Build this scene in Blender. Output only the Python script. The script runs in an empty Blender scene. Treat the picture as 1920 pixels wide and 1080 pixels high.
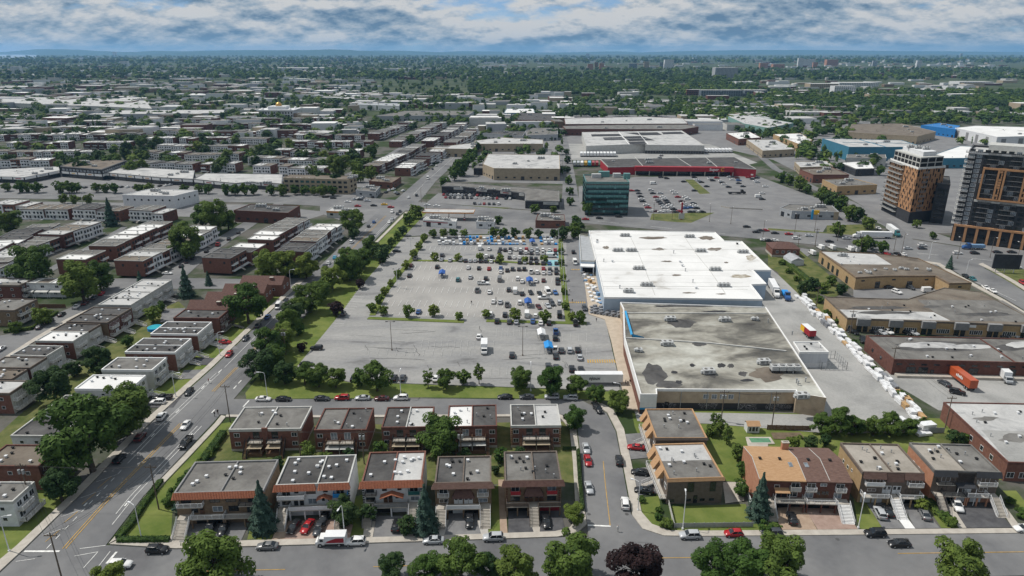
import bpy, math, random
from mathutils import Vector
random.seed(7)
R = math.radians
scene = bpy.context.scene
COL = scene.collection
# ------------------------------------------------------------------ camera
CAM_H, FPX, TH = 100.0, 1280.0, math.atan(444 / 1280)
cam_data = bpy.data.cameras.new('camera')
cam_data.sensor_width = 36.0
cam_data.lens = 24.0
cam_data.clip_start = 1.0
cam_data.clip_end = 90000.0
cam = bpy.data.objects.new('camera', cam_data)
COL.objects.link(cam)
cam.location = (0, 0, CAM_H)
cam.rotation_euler = (math.pi / 2 - TH, 0, 0)
scene.camera = cam
# ------------------------------------------------------------------ light
SUN_EL, SUN_ROT = R(57), R(-72)          # high, from the left and a little beyond
SKY_STRENGTH, SUN_STRENGTH, EXPOSURE = 0.10, 4.2, -0.10
sun_data = bpy.data.lights.new('sun', 'SUN')
sun_data.energy = SUN_STRENGTH
sun_data.angle = R(0.7)
sun_data.color = (1.0, 0.95, 0.88)
sun = bpy.data.objects.new('sun', sun_data)
COL.objects.link(sun)
sdir = Vector((math.sin(SUN_ROT) * math.cos(SUN_EL), math.cos(SUN_ROT) * math.cos(SUN_EL), math.sin(SUN_EL)))
sun.rotation_euler = sdir.to_track_quat('Z', 'Y').to_euler()
sun.location = (0, 0, 500)
vs = scene.view_settings
vs.view_transform = 'Standard'
vs.look = 'None'
vs.exposure = EXPOSURE
vs.gamma = 1.0
vs.use_curve_mapping = False
scene.cycles.max_bounces = 6
scene.cycles.volume_bounces = 1
scene.cycles.transparent_max_bounces = 8


def node(nt, typ, **kw):
    n = nt.nodes.new(typ)
    for k, v in kw.items():
        if k.startswith('i_'):
            n.inputs[k[2:].replace('_', ' ')].default_value = v
        else:
            setattr(n, k, v)
    return n


def mathn(nt, op, a, b=None, c=None, clamp=False):
    n = nt.nodes.new('ShaderNodeMath')
    n.operation = op
    n.use_clamp = clamp
    for i, x in enumerate((a, b, c)):
        if x is None:
            continue
        if isinstance(x, (int, float)):
            n.inputs[i].default_value = x
        else:
            nt.links.new(x, n.inputs[i])
    return n.outputs[0]


def make_world():
    w = bpy.data.worlds.new('World')
    scene.world = w
    w.use_nodes = True
    nt = w.node_tree
    nt.nodes.clear()
    L = nt.links.new
    sky = node(nt, 'ShaderNodeTexSky', sky_type='NISHITA', sun_disc=False)
    sky.sun_elevation = SUN_EL
    sky.sun_rotation = SUN_ROT
    sky.altitude = 100
    sky.air_density = 0.55
    sky.dust_density = 0.0
    sky.ozone_density = 5.0
    bg_sky = node(nt, 'ShaderNodeBackground', i_Strength=SKY_STRENGTH)
    L(sky.outputs[0], bg_sky.inputs['Color'])
    tc = node(nt, 'ShaderNodeTexCoord')
    sep = node(nt, 'ShaderNodeSeparateXYZ')
    L(tc.outputs['Generated'], sep.inputs[0])
    z = mathn(nt, 'MAXIMUM', sep.outputs[2], 0.0)

    def layer(off, scl, seed, lift=0.0, detail=11.0, rough=0.6):
        zz = mathn(nt, 'ADD', z, off + lift)
        x = mathn(nt, 'DIVIDE', sep.outputs[0], zz)
        y = mathn(nt, 'DIVIDE', sep.outputs[1], zz)
        cmb = node(nt, 'ShaderNodeCombineXYZ')
        L(mathn(nt, 'MULTIPLY', x, 0.9), cmb.inputs[0])
        L(y, cmb.inputs[1])
        cmb.inputs[2].default_value = seed
        nz = node(nt, 'ShaderNodeTexNoise', noise_dimensions='3D')
        nz.inputs['Scale'].default_value = scl
        nz.inputs['Detail'].default_value = detail
        nz.inputs['Roughness'].default_value = rough
        L(cmb.outputs[0], nz.inputs['Vector'])
        return nz.outputs[0]
    S_, O_, SD = 2.9, 0.36, 5.3
    n0 = layer(O_, S_, SD)
    n1 = layer(O_, S_, SD, 0.009)
    nb = layer(0.2, 1.1, 9.1, 0.0, 4.0)
    dens = mathn(nt, 'ADD', n0, mathn(nt, 'MULTIPLY', mathn(nt, 'SUBTRACT', nb, 0.5), 0.8))
    cover = node(nt, 'ShaderNodeMapRange', interpolation_type='SMOOTHSTEP')
    cover.inputs[1].default_value = 0.29
    cover.inputs[2].default_value = 0.44
    L(dens, cover.inputs[0])
    lit = mathn(nt, 'MULTIPLY_ADD', mathn(nt, 'SUBTRACT', n0, n1), 8.0, 0.76)
    thick = node(nt, 'ShaderNodeMapRange')
    thick.inputs[1].default_value = 0.48
    thick.inputs[2].default_value = 0.82
    L(dens, thick.inputs[0])
    lit2 = mathn(nt, 'SUBTRACT', lit, mathn(nt, 'MULTIPLY', thick.outputs[0], 0.85), None, True)
    ramp = node(nt, 'ShaderNodeValToRGB')
    e = ramp.color_ramp.elements
    e[0].position = 0.0
    e[0].color = (0.17, 0.29, 0.44, 1)
    e[1].position = 1.0
    e[1].color = (0.93, 0.92, 0.90, 1)
    m = e.new(0.45)
    m.color = (0.48, 0.58, 0.68, 1)
    L(lit2, ramp.inputs[0])
    bg_cl = node(nt, 'ShaderNodeBackground', i_Strength=0.74)
    L(ramp.outputs[0], bg_cl.inputs['Color'])
    mix = node(nt, 'ShaderNodeMixShader')
    L(cover.outputs[0], mix.inputs[0])
    L(bg_sky.outputs[0], mix.inputs[1])
    L(bg_cl.outputs[0], mix.inputs[2])
    out = node(nt, 'ShaderNodeOutputWorld')
    L(mix.outputs[0], out.inputs['Surface'])


make_world()
# ------------------------------------------------------------------ photograph point -> place on a level plane


def G(px, py, z=0.0):
    u, v = (px - 960) / FPX, (py - 540) / FPX
    c, s = math.cos(TH), math.sin(TH)
    d = Vector((u, c - v * s, -s - v * c))
    t = (z - CAM_H) / d.z
    return Vector((d.x * t, d.y * t, z))


def P2(px, py, z=0.0):
    g = G(px, py, z)
    return (g.x, g.y)


ORD = ['first', 'second', 'third', 'fourth', 'fifth', 'sixth', 'seventh', 'eighth', 'ninth', 'tenth', 'eleventh', 'twelfth']


def nth(i):
    """0-based -> ordinal word"""
    if i < len(ORD):
        return ORD[i]
    n = i + 1
    return '%d%s' % (n, 'th' if 10 <= n % 100 <= 20 else {1: 'st', 2: 'nd', 3: 'rd'}.get(n % 10, 'th'))


# ------------------------------------------------------------------ materials
M = {}


def mat(name, col, rough=0.85, var=0.14, scale=0.35, col2=None, metal=0.0, spec=0.3, detail=6.0, lo=0.35, hi=0.65, bump=0.0, transl=0.0, rnd=0.0, stretch=None):
    """procedural material: two tones of a colour mixed by noise laid out in world space"""
    m = bpy.data.materials.new(name)
    m.use_nodes = True
    nt = m.node_tree
    L = nt.links.new
    bs = nt.nodes['Principled BSDF']
    bs.inputs['Roughness'].default_value = rough
    bs.inputs['Metallic'].default_value = metal
    bs.inputs['Specular IOR Level'].default_value = spec
    if col2 is None:
        a = [min(1, c * (1 - var)) for c in col]
        b = [min(1, c * (1 + var)) for c in col]
    else:
        a, b = col, col2
    geo = node(nt, 'ShaderNodeNewGeometry')
    src = geo.outputs['Position']
    if stretch:
        mp = node(nt, 'ShaderNodeMapping')
        mp.inputs['Scale'].default_value = stretch
        L(src, mp.inputs['Vector'])
        src = mp.outputs[0]
    nz = node(nt, 'ShaderNodeTexNoise')
    nz.inputs['Scale'].default_value = scale
    nz.inputs['Detail'].default_value = detail
    nz.inputs['Roughness'].default_value = 0.65
    L(src, nz.inputs['Vector'])
    rp = node(nt, 'ShaderNodeValToRGB')
    rp.color_ramp.elements[0].position = lo
    rp.color_ramp.elements[1].position = hi
    rp.color_ramp.elements[0].color = (*a, 1)
    rp.color_ramp.elements[1].color = (*b, 1)
    L(nz.outputs[0], rp.inputs[0])
    colout = rp.outputs[0]
    if rnd:
        oi = node(nt, 'ShaderNodeObjectInfo')
        hsv = node(nt, 'ShaderNodeHueSaturation')
        L(mathn(nt, 'MULTIPLY_ADD', oi.outputs['Random'], rnd, 1 - rnd / 2), hsv.inputs['Value'])
        L(mathn(nt, 'MULTIPLY_ADD', oi.outputs['Random'], -rnd * 0.10, 0.5 + rnd * 0.05), hsv.inputs['Hue'])
        L(colout, hsv.inputs['Color'])
        colout = hsv.outputs[0]
    L(colout, bs.inputs['Base Color'])
    if bump:
        bp = node(nt, 'ShaderNodeBump')
        bp.inputs['Strength'].default_value = bump
        bp.inputs['Distance'].default_value = 0.05
        L(nz.outputs[0], bp.inputs['Height'])
        L(bp.outputs[0], bs.inputs['Normal'])
    if transl:
        tr = node(nt, 'ShaderNodeBsdfTranslucent')
        L(colout, tr.inputs['Color'])
        mx = node(nt, 'ShaderNodeMixShader')
        mx.inputs[0].default_value = transl
        L(bs.outputs[0], mx.inputs[1])
        L(tr.outputs[0], mx.inputs[2])
        L(mx.outputs[0], nt.nodes['Material Output'].inputs['Surface'])
    M[name] = m
    return m


def stain(name, cols, scale, stops, rough=0.9, fine=0.12, fscale=1.5, stretch=None, seed=0.0):
    """weathered membrane or paving: several tones in patches with their own outlines"""
    m = bpy.data.materials.new(name)
    m.use_nodes = True
    nt = m.node_tree
    L = nt.links.new
    bs = nt.nodes['Principled BSDF']
    bs.inputs['Roughness'].default_value = rough
    bs.inputs['Specular IOR Level'].default_value = 0.25
    geo = node(nt, 'ShaderNodeNewGeometry')
    mp = node(nt, 'ShaderNodeMapping')
    mp.inputs['Location'].default_value = (seed, seed * 1.7, 0)
    if stretch:
        mp.inputs['Scale'].default_value = stretch
    L(geo.outputs['Position'], mp.inputs['Vector'])
    nz = node(nt, 'ShaderNodeTexNoise')
    nz.inputs['Scale'].default_value = scale
    nz.inputs['Detail'].default_value = 7
    nz.inputs['Roughness'].default_value = 0.6
    nz.inputs['Distortion'].default_value = 0.5
    L(mp.outputs[0], nz.inputs['Vector'])
    rp = node(nt, 'ShaderNodeValToRGB')
    els = rp.color_ramp.elements
    els[0].position, els[0].color = stops[0], (*cols[0], 1)
    els[1].position, els[1].color = stops[-1], (*cols[-1], 1)
    for s_, c_ in list(zip(stops, cols))[1:-1]:
        els.new(s_).color = (*c_, 1)
    L(nz.outputs[0], rp.inputs[0])
    n2 = node(nt, 'ShaderNodeTexNoise')
    n2.inputs['Scale'].default_value = fscale
    n2.inputs['Detail'].default_value = 8
    L(geo.outputs['Position'], n2.inputs['Vector'])
    hsv = node(nt, 'ShaderNodeHueSaturation')
    L(mathn(nt, 'MULTIPLY_ADD', n2.outputs[0], fine * 4, 1 - fine * 2), hsv.inputs['Value'])
    L(rp.outputs[0], hsv.inputs['Color'])
    L(hsv.outputs[0], bs.inputs['Base Color'])
    M[name] = m


mat('road_far', (0.13, 0.13, 0.135), 0.9, col2=(0.19, 0.19, 0.19), scale=0.05)
stain('road', [(0.10, 0.10, 0.105), (0.14, 0.142, 0.147), (0.175, 0.176, 0.178), (0.20, 0.20, 0.20)], 0.045, [0.28, 0.42, 0.56, 0.72], fine=0.07, fscale=0.5, stretch=(1, 1, 1))
stain('lot_old', [(0.13, 0.13, 0.13), (0.235, 0.235, 0.235), (0.27, 0.268, 0.26), (0.33, 0.325, 0.315)], 0.07, [0.30, 0.42, 0.55, 0.75], fine=0.10, fscale=0.8, stretch=(0.5, 1.6, 1))
stain('lot_pale', [(0.25, 0.245, 0.235), (0.31, 0.30, 0.285), (0.36, 0.35, 0.33)], 0.05, [0.32, 0.5, 0.7], fine=0.08)
stain('yard_paving', [(0.22, 0.22, 0.215), (0.30, 0.30, 0.29), (0.36, 0.355, 0.345)], 0.06, [0.32, 0.5, 0.7], fine=0.1)
mat('lot_dark', (0.15, 0.15, 0.155), 0.9, col2=(0.21, 0.21, 0.21), scale=0.08, detail=9)
mat('drive_black', (0.055, 0.055, 0.06), 0.85, col2=(0.10, 0.10, 0.105), scale=0.4)
mat('drive_grey', (0.14, 0.14, 0.145), 0.9, col2=(0.20, 0.20, 0.20), scale=0.4)
mat('paver_tan', (0.30, 0.22, 0.16), 0.9, col2=(0.38, 0.29, 0.22), scale=0.7)
mat('paver_pink', (0.27, 0.19, 0.155), 0.9, col2=(0.34, 0.25, 0.21), scale=0.7)
mat('concrete', (0.36, 0.33, 0.29), 0.9, col2=(0.46, 0.43, 0.38), scale=0.5)
mat('walk_tan', (0.38, 0.32, 0.25), 0.9, col2=(0.47, 0.40, 0.32), scale=0.4)
mat('kerb', (0.42, 0.40, 0.37), 0.9)
mat('grass', (0.08, 0.12, 0.025), 0.95, col2=(0.165, 0.19, 0.055), scale=0.12, detail=10, spec=0.1)
mat('rough_grass', (0.06, 0.085, 0.025), 0.95, col2=(0.15, 0.15, 0.06), scale=0.2, detail=10, spec=0.1)
mat('soil', (0.10, 0.075, 0.05), 0.95, col2=(0.16, 0.12, 0.08), scale=0.6)
mat('town_ground', (0.035, 0.055, 0.02), 0.95, col2=(0.115, 0.11, 0.10), scale=0.045, detail=10, lo=0.42, hi=0.58, spec=0.1)
mat('far_ground', (0.03, 0.05, 0.02), 0.95, col2=(0.085, 0.10, 0.06), scale=0.01, detail=12, spec=0.1)
mat('crack', (0.085, 0.085, 0.087), 0.9)
mat('paint_white', (0.66, 0.66, 0.64), 0.8, var=0.22, scale=1.2)
mat('paint_pale', (0.42, 0.42, 0.41), 0.85, var=0.3, scale=0.9)
mat('paint_yellow', (0.50, 0.30, 0.06), 0.8, var=0.2, scale=1.0)
mat('paint_aqua', (0.22, 0.42, 0.46), 0.85, var=0.2, scale=1.0)
# walls
mat('brick_red', (0.14, 0.064, 0.047), 0.92, col2=(0.20, 0.096, 0.073), scale=1.4)
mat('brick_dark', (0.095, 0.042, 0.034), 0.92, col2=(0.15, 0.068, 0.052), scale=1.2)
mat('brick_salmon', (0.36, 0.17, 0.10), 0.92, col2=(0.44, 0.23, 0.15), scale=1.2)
mat('brick_brown', (0.15, 0.105, 0.07), 0.92, col2=(0.22, 0.16, 0.105), scale=1.3)
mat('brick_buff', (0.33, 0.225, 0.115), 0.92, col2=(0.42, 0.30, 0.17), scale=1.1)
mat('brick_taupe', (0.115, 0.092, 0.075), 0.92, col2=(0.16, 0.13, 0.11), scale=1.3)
mat('wall_white', (0.60, 0.61, 0.62), 0.85, var=0.10, scale=0.8)
mat('wall_grey', (0.33, 0.345, 0.36), 0.85, var=0.12, scale=0.6)
mat('wall_pale', (0.45, 0.45, 0.43), 0.9, var=0.12, scale=0.5)
mat('wall_tan', (0.34, 0.28, 0.20), 0.9, var=0.12, scale=0.5)
mat('wall_beige', (0.36, 0.285, 0.205), 0.9, col2=(0.46, 0.37, 0.27), scale=0.5)
mat('wall_charcoal', (0.035, 0.037, 0.042), 0.8, var=0.2, scale=0.6)
mat('wall_blue', (0.045, 0.17, 0.25), 0.7, var=0.10, scale=0.3)
mat('wall_vivid_blue', (0.02, 0.16, 0.42), 0.6, var=0.10, scale=0.3)
mat('wall_green', (0.16, 0.28, 0.25), 0.7, var=0.12, scale=0.3)
mat('metal_siding', (0.50, 0.52, 0.55), 0.55, var=0.08, scale=0.4, spec=0.5, stretch=(9, 9, 0.3))
mat('store_blue_grey', (0.33, 0.41, 0.50), 0.7, var=0.07, scale=0.4)
mat('trim_white', (0.74, 0.74, 0.73), 0.6, var=0.06, scale=1.0)
mat('trim_blue', (0.03, 0.26, 0.50), 0.5, var=0.08, scale=1.0)
mat('trim_red', (0.32, 0.025, 0.035), 0.6, var=0.12, scale=0.6)
mat('trim_orange', (0.55, 0.22, 0.03), 0.6, var=0.1, scale=0.6)
mat('panel_orange', (0.37, 0.20, 0.10), 0.75, var=0.14, scale=0.5)
mat('stone_grey', (0.22, 0.22, 0.22), 0.9, var=0.15, scale=1.0)
# roofs
stain('roof_gravel', [(0.105, 0.10, 0.095), (0.16, 0.155, 0.145), (0.20, 0.195, 0.185)], 0.16, [0.34, 0.52, 0.7], fine=0.10)
stain('roof_dark', [(0.045, 0.044, 0.044), (0.075, 0.073, 0.072), (0.11, 0.108, 0.105)], 0.17, [0.33, 0.5, 0.72], fine=0.12)
stain('roof_brown', [(0.10, 0.085, 0.07), (0.155, 0.13, 0.105), (0.19, 0.17, 0.14)], 0.12, [0.33, 0.5, 0.7], fine=0.12)
stain('roof_tan', [(0.22, 0.20, 0.17), (0.31, 0.285, 0.25), (0.36, 0.33, 0.29)], 0.15, [0.3, 0.5, 0.7], fine=0.1)
stain('roof_light', [(0.22, 0.225, 0.23), (0.40, 0.40, 0.395), (0.50, 0.50, 0.49)], 0.13, [0.30, 0.45, 0.7], fine=0.08)
stain('roof_white', [(0.36, 0.34, 0.31), (0.62, 0.62, 0.61), (0.70, 0.70, 0.69)], 0.06, [0.28, 0.40, 0.6], fine=0.035)
stain('roof_store', [(0.055, 0.053, 0.05), (0.13, 0.125, 0.11), (0.27, 0.26, 0.225), (0.42, 0.42, 0.38)], 0.06, [0.30, 0.40, 0.49, 0.64], fine=0.16, fscale=0.5, stretch=(0.7, 1.2, 1))
mat('roof_patch', (0.035, 0.035, 0.038), 0.9, var=0.3, scale=0.8)
mat('roof_rust', (0.20, 0.16, 0.10), 0.9, col2=(0.52, 0.50, 0.45), scale=0.5)
mat('shingle_tan', (0.34, 0.20, 0.10), 0.9, col2=(0.44, 0.28, 0.16), scale=2.2, stretch=(0.5, 1.5, 2))
mat('shingle_brown', (0.105, 0.062, 0.05), 0.9, col2=(0.16, 0.10, 0.082), scale=2.2, stretch=(0.5, 1.5, 2))
mat('shingle_maroon', (0.085, 0.045, 0.038), 0.9, col2=(0.13, 0.075, 0.062), scale=1.6)
mat('tile_orange', (0.27, 0.095, 0.052), 0.85, col2=(0.37, 0.15, 0.088), scale=3.0)


def graffiti():
    """dark painted band with pale looping spray lines"""
    m = bpy.data.materials.new('graffiti_wall')
    m.use_nodes = True
    nt = m.node_tree
    L = nt.links.new
    bs = nt.nodes['Principled BSDF']
    bs.inputs['Roughness'].default_value = 0.8
    geo = node(nt, 'ShaderNodeNewGeometry')
    nz = node(nt, 'ShaderNodeTexNoise')
    nz.inputs['Scale'].default_value = 0.75
    nz.inputs['Detail'].default_value = 1.5
    nz.inputs['Distortion'].default_value = 1.2
    L(geo.outputs['Position'], nz.inputs['Vector'])
    fr = mathn(nt, 'FRACT', mathn(nt, 'MULTIPLY', nz.outputs[0], 9.0))
    band = mathn(nt, 'LESS_THAN', mathn(nt, 'ABSOLUTE', mathn(nt, 'SUBTRACT', fr, 0.5)), 0.10)
    n2 = node(nt, 'ShaderNodeTexNoise')
    n2.inputs['Scale'].default_value = 0.16
    L(geo.outputs['Position'], n2.inputs['Vector'])
    gate = mathn(nt, 'GREATER_THAN', n2.outputs[0], 0.46)
    mx = node(nt, 'ShaderNodeMix', data_type='RGBA')
    mx.inputs[6].default_value = (0.03, 0.03, 0.034, 1)
    mx.inputs[7].default_value = (0.34, 0.33, 0.34, 1)
    L(mathn(nt, 'MULTIPLY', band, gate), mx.inputs[0])
    L(mx.outputs[2], bs.inputs['Base Color'])
    M['graffiti_wall'] = m


graffiti()
# small things
mat('glass', (0.02, 0.025, 0.03), 0.08, var=0.5, scale=0.6, spec=0.6)
mat('glass_pale', (0.16, 0.19, 0.22), 0.12, var=0.4, scale=0.8, spec=0.6)
mat('glass_teal', (0.015, 0.07, 0.072), 0.1, col2=(0.03, 0.12, 0.12), scale=0.25, spec=0.7)
mat('glass_dark_teal', (0.006, 0.02, 0.022), 0.1, var=0.5, scale=0.5, spec=0.7)
mat('band_teal', (0.09, 0.23, 0.225), 0.3, var=0.2, scale=0.4, spec=0.6)
mat('dark_void', (0.012, 0.012, 0.013), 0.9, var=0.2)  # near-black stand-in for the shade inside open bays and dark openings
mat('door_white', (0.62, 0.64, 0.66), 0.6, var=0.05)
mat('door_brown', (0.12, 0.06, 0.035), 0.7, var=0.2)
mat('rail_white', (0.70, 0.71, 0.72), 0.5, var=0.05)
mat('rail_black', (0.03, 0.03, 0.032), 0.5, var=0.1)
mat('steel', (0.36, 0.37, 0.38), 0.5, var=0.12, metal=0.4, spec=0.5)
mat('steel_white', (0.66, 0.67, 0.68), 0.45, var=0.1, spec=0.5)
mat('hvac', (0.42, 0.43, 0.43), 0.6, var=0.15, scale=1.2)
mat('black', (0.016, 0.016, 0.017), 0.7, var=0.2)
mat('tyre', (0.014, 0.014, 0.015), 0.9, var=0.2)
mat('wood', (0.36, 0.22, 0.10), 0.85, col2=(0.50, 0.34, 0.18), scale=1.5)
mat('wood_dark', (0.12, 0.065, 0.04), 0.9, col2=(0.17, 0.10, 0.06), scale=1.5)
mat('pole_wood', (0.14, 0.11, 0.085), 0.95, var=0.2)
mat('wrap_white', (0.68, 0.69, 0.70), 0.5, var=0.10, scale=1.3)
mat('wrap_grey', (0.20, 0.21, 0.23), 0.6, var=0.3, scale=1.6)
mat('wrap_blue', (0.16, 0.27, 0.42), 0.6, var=0.25, scale=1.4)
mat('canvas_blue', (0.03, 0.10, 0.34), 0.7, var=0.12)
mat('canvas_bright', (0.02, 0.24, 0.60), 0.6, var=0.1)
mat('canvas_white', (0.68, 0.69, 0.70), 0.6, var=0.06)
mat('lamp_red', (0.30, 0.02, 0.02), 0.3, var=0.1)
mat('lamp_clear', (0.62, 0.63, 0.62), 0.2, var=0.1)
mat('sign_yellow', (0.72, 0.42, 0.02), 0.5, var=0.05)
mat('gold', (0.55, 0.33, 0.10), 0.35, var=0.1, metal=0.6)
mat('skin', (0.40, 0.24, 0.17), 0.7, var=0.05)
mat('cloth_dark', (0.03, 0.03, 0.04), 0.9, var=0.2)
mat('pool', (0.05, 0.38, 0.46), 0.1, var=0.15, spec=0.6)
mat('pool_green', (0.08, 0.22, 0.12), 0.1, var=0.15, spec=0.6)
mat('water', (0.30, 0.36, 0.42), 0.25, var=0.05, scale=0.001)
# leaves
mat('leaf', (0.042, 0.078, 0.016), 0.75, col2=(0.105, 0.165, 0.034), scale=0.55, spec=0.15, transl=0.22, rnd=0.45)
mat('leaf_light', (0.085, 0.13, 0.022), 0.75, col2=(0.16, 0.215, 0.045), scale=0.5, spec=0.15, transl=0.25, rnd=0.3)
mat('leaf_dark', (0.02, 0.044, 0.014), 0.75, col2=(0.052, 0.092, 0.028), scale=0.55, spec=0.15, transl=0.15, rnd=0.3)
mat('leaf_purple', (0.016, 0.010, 0.011), 0.75, col2=(0.035, 0.018, 0.018), scale=0.6, spec=0.15, transl=0.1, rnd=0.2)
mat('leaf_blue', (0.03, 0.062, 0.045), 0.8, col2=(0.065, 0.105, 0.08), scale=0.6, spec=0.1, rnd=0.25)
mat('bark', (0.075, 0.058, 0.045), 0.95, var=0.25, scale=1.5)
CARCOL = {'w': (0.72, 0.72, 0.71), 'k': (0.012, 0.013, 0.015), 'g': (0.16, 0.165, 0.17), 's': (0.42, 0.44, 0.46), 'd': (0.045, 0.05, 0.058),
          'r': (0.34, 0.012, 0.016), 'b': (0.03, 0.10, 0.28), 'c': (0.05, 0.36, 0.55), 'n': (0.085, 0.02, 0.02), 't': (0.03, 0.15, 0.17), 'y': (0.60, 0.36, 0.03), 'o': (0.42, 0.085, 0.03)}
for k_, c_ in CARCOL.items():
    mat('car_' + k_, c_, 0.28, var=0.05, scale=1.0, spec=0.6)
COLNAME = {'w': 'white', 'k': 'black', 'g': 'grey', 's': 'silver', 'd': 'dark grey', 'r': 'red', 'b': 'blue', 'c': 'bright blue', 'n': 'maroon', 't': 'teal', 'y': 'yellow', 'o': 'orange'}
# ------------------------------------------------------------------ mesh building


class MB:
    def __init__(self):
        self.v, self.f, self.m = [], [], []

    def face(self, pts, mi=0):
        n = len(self.v)
        self.v.extend(tuple(p) for p in pts)
        self.f.append(tuple(range(n, n + len(pts))))
        self.m.append(mi)

    def box(self, x0, y0, z0, x1, y1, z1, mi=0, top=None, bottom=True):
        n = len(self.v)
        self.v += [(x0, y0, z0), (x1, y0, z0), (x1, y1, z0), (x0, y1, z0), (x0, y0, z1), (x1, y0, z1), (x1, y1, z1), (x0, y1, z1)]
        fs = [(4, 5, 6, 7), (0, 1, 5, 4), (1, 2, 6, 5), (2, 3, 7, 6), (3, 0, 4, 7)] + ([(3, 2, 1, 0)] if bottom else [])
        for i, q in enumerate(fs):
            self.f.append(tuple(n + k for k in q))
            self.m.append(mi if (i or top is None) else top)

    def prism(self, poly, z0, z1, mi=0, top=None, cap=True):
        a = sum(poly[i][0] * poly[(i + 1) % len(poly)][1] - poly[(i + 1) % len(poly)][0] * poly[i][1] for i in range(len(poly)))
        if a < 0:
            poly = poly[::-1]
        n, k = len(self.v), len(poly)
        self.v += [(p[0], p[1], z0) for p in poly] + [(p[0], p[1], z1) for p in poly]
        for i in range(k):
            j = (i + 1) % k
            self.f.append((n + i, n + j, n + k + j, n + k + i))
            self.m.append(mi)
        if cap:
            self.f.append(tuple(range(n + k, n + 2 * k)))
            self.m.append(mi if top is None else top)

    def tube(self, p0, p1, r0, r1, n=8, mi=0, caps=True):
        p0, p1 = Vector(p0), Vector(p1)
        d = (p1 - p0).normalized()
        a = d.orthogonal().normalized()
        b = d.cross(a)
        s = len(self.v)
        for p, r in ((p0, r0), (p1, r1)):
            for i in range(n):
                t = 2 * math.pi * i / n
                self.v.append(tuple(p + a * (r * math.cos(t)) + b * (r * math.sin(t))))
        for i in range(n):
            j = (i + 1) % n
            self.f.append((s + i, s + j, s + n + j, s + n + i))
            self.m.append(mi)
        if caps:
            self.f.append(tuple(range(s + n, s + 2 * n)))
            self.m.append(mi)
            self.f.append(tuple(range(s + n - 1, s - 1, -1)))
            self.m.append(mi)

    def loft(self, rings, mi=0, cap0=True, cap1=True):
        s, k = len(self.v), len(rings[0])
        for r in rings:
            self.v += [tuple(p) for p in r]
        for a in range(len(rings) - 1):
            for i in range(k):
                j = (i + 1) % k
                self.f.append((s + a * k + i, s + a * k + j, s + (a + 1) * k + j, s + (a + 1) * k + i))
                self.m.append(mi)
        if cap0:
            self.f.append(tuple(s + i for i in reversed(range(k))))
            self.m.append(mi)
        if cap1:
            self.f.append(tuple(s + (len(rings) - 1) * k + i for i in range(k)))
            self.m.append(mi)

    def join(self, o, dx=0, dy=0, dz=0, rz=0.0, remap=None):
        n = len(self.v)
        c, s = math.cos(rz), math.sin(rz)
        self.v += [(x * c - y * s + dx, x * s + y * c + dy, z + dz) for x, y, z in o.v]
        self.f += [tuple(n + i for i in q) for q in o.f]
        self.m += [remap[i] for i in o.m] if remap else o.m

    def mesh(self, name, mats, smooth=False):
        me = bpy.data.meshes.new(name)
        me.from_pydata(self.v, [], self.f)
        for mm in mats:
            me.materials.append(M[mm])
        if len(mats) > 1:
            me.polygons.foreach_set('material_index', self.m)
        if smooth:
            me.polygons.foreach_set('use_smooth', [True] * len(self.f))
        me.update()
        return me

    def obj(self, name, mats, parent=None, loc=None, rz=0.0, smooth=False, **kw):
        if isinstance(mats, str):
            mats = [mats]
        return link(name, self.mesh(name, mats, smooth), parent, loc, rz, **kw)


def link(name, data, parent=None, loc=None, rz=0.0, label=None, cat=None, group=None, kind=None, scale=None):
    o = bpy.data.objects.new(name, data)
    COL.objects.link(o)
    if parent is not None:
        o.parent = parent
    if loc is not None:
        o.location = loc
    if rz:
        o.rotation_euler = (0, 0, rz)
    if scale is not None:
        o.scale = scale if isinstance(scale, (tuple, list)) else (scale,) * 3
    if label:
        o['label'] = label
    if cat:
        o['category'] = cat
    if group:
        o['group'] = group
    if kind:
        o['kind'] = kind
    return o


def root(name, label, cat, loc=(0, 0, 0), rz=0.0, group=None):
    return link(name, None, None, loc, rz, label=label, cat=cat, group=group)


_cache = {}


def cached(key, fn):
    if key not in _cache:
        _cache[key] = fn()
    return _cache[key]


def sheet(name, pts_px, z, material, thick=None, label=None):
    """a level sheet of ground whose outline is read off as places on the ground"""
    mb = MB()
    poly = [P2(*p) for p in pts_px]
    if thick:
        mb.prism(poly, z - thick, z)
    else:
        a = sum(poly[i][0] * poly[(i + 1) % len(poly)][1] - poly[(i + 1) % len(poly)][0] * poly[i][1] for i in range(len(poly)))
        if a < 0:
            poly = poly[::-1]
        mb.face([(x, y, z) for x, y in poly])
    return mb.obj(name, material, kind='structure')


def ribbon(name, left, right, z, material):
    """road surface between two edge lines"""
    mb = MB()
    L_ = [P2(*p) for p in left]
    R_ = [P2(*p) for p in right]
    for i in range(len(L_) - 1):
        mb.face([(*L_[i], z), (*R_[i], z), (*R_[i + 1], z), (*L_[i + 1], z)])
    return mb.obj(name, material, kind='structure')


def strip_pts(mb, pts, w, z, mi=0, h=None):
    """a band of width w along world points"""
    for (x0, y0), (x1, y1) in zip(pts, pts[1:]):
        d = Vector((x1 - x0, y1 - y0))
        if d.length < 1e-4:
            continue
        n = Vector((-d.y, d.x)).normalized() * (w / 2)
        q = [(x0 + n.x, y0 + n.y), (x0 - n.x, y0 - n.y), (x1 - n.x, y1 - n.y), (x1 + n.x, y1 + n.y)]
        if h:
            mb.prism(q, z - h, z, mi)
        else:
            mb.face([(*p, z) for p in q], mi)


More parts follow.
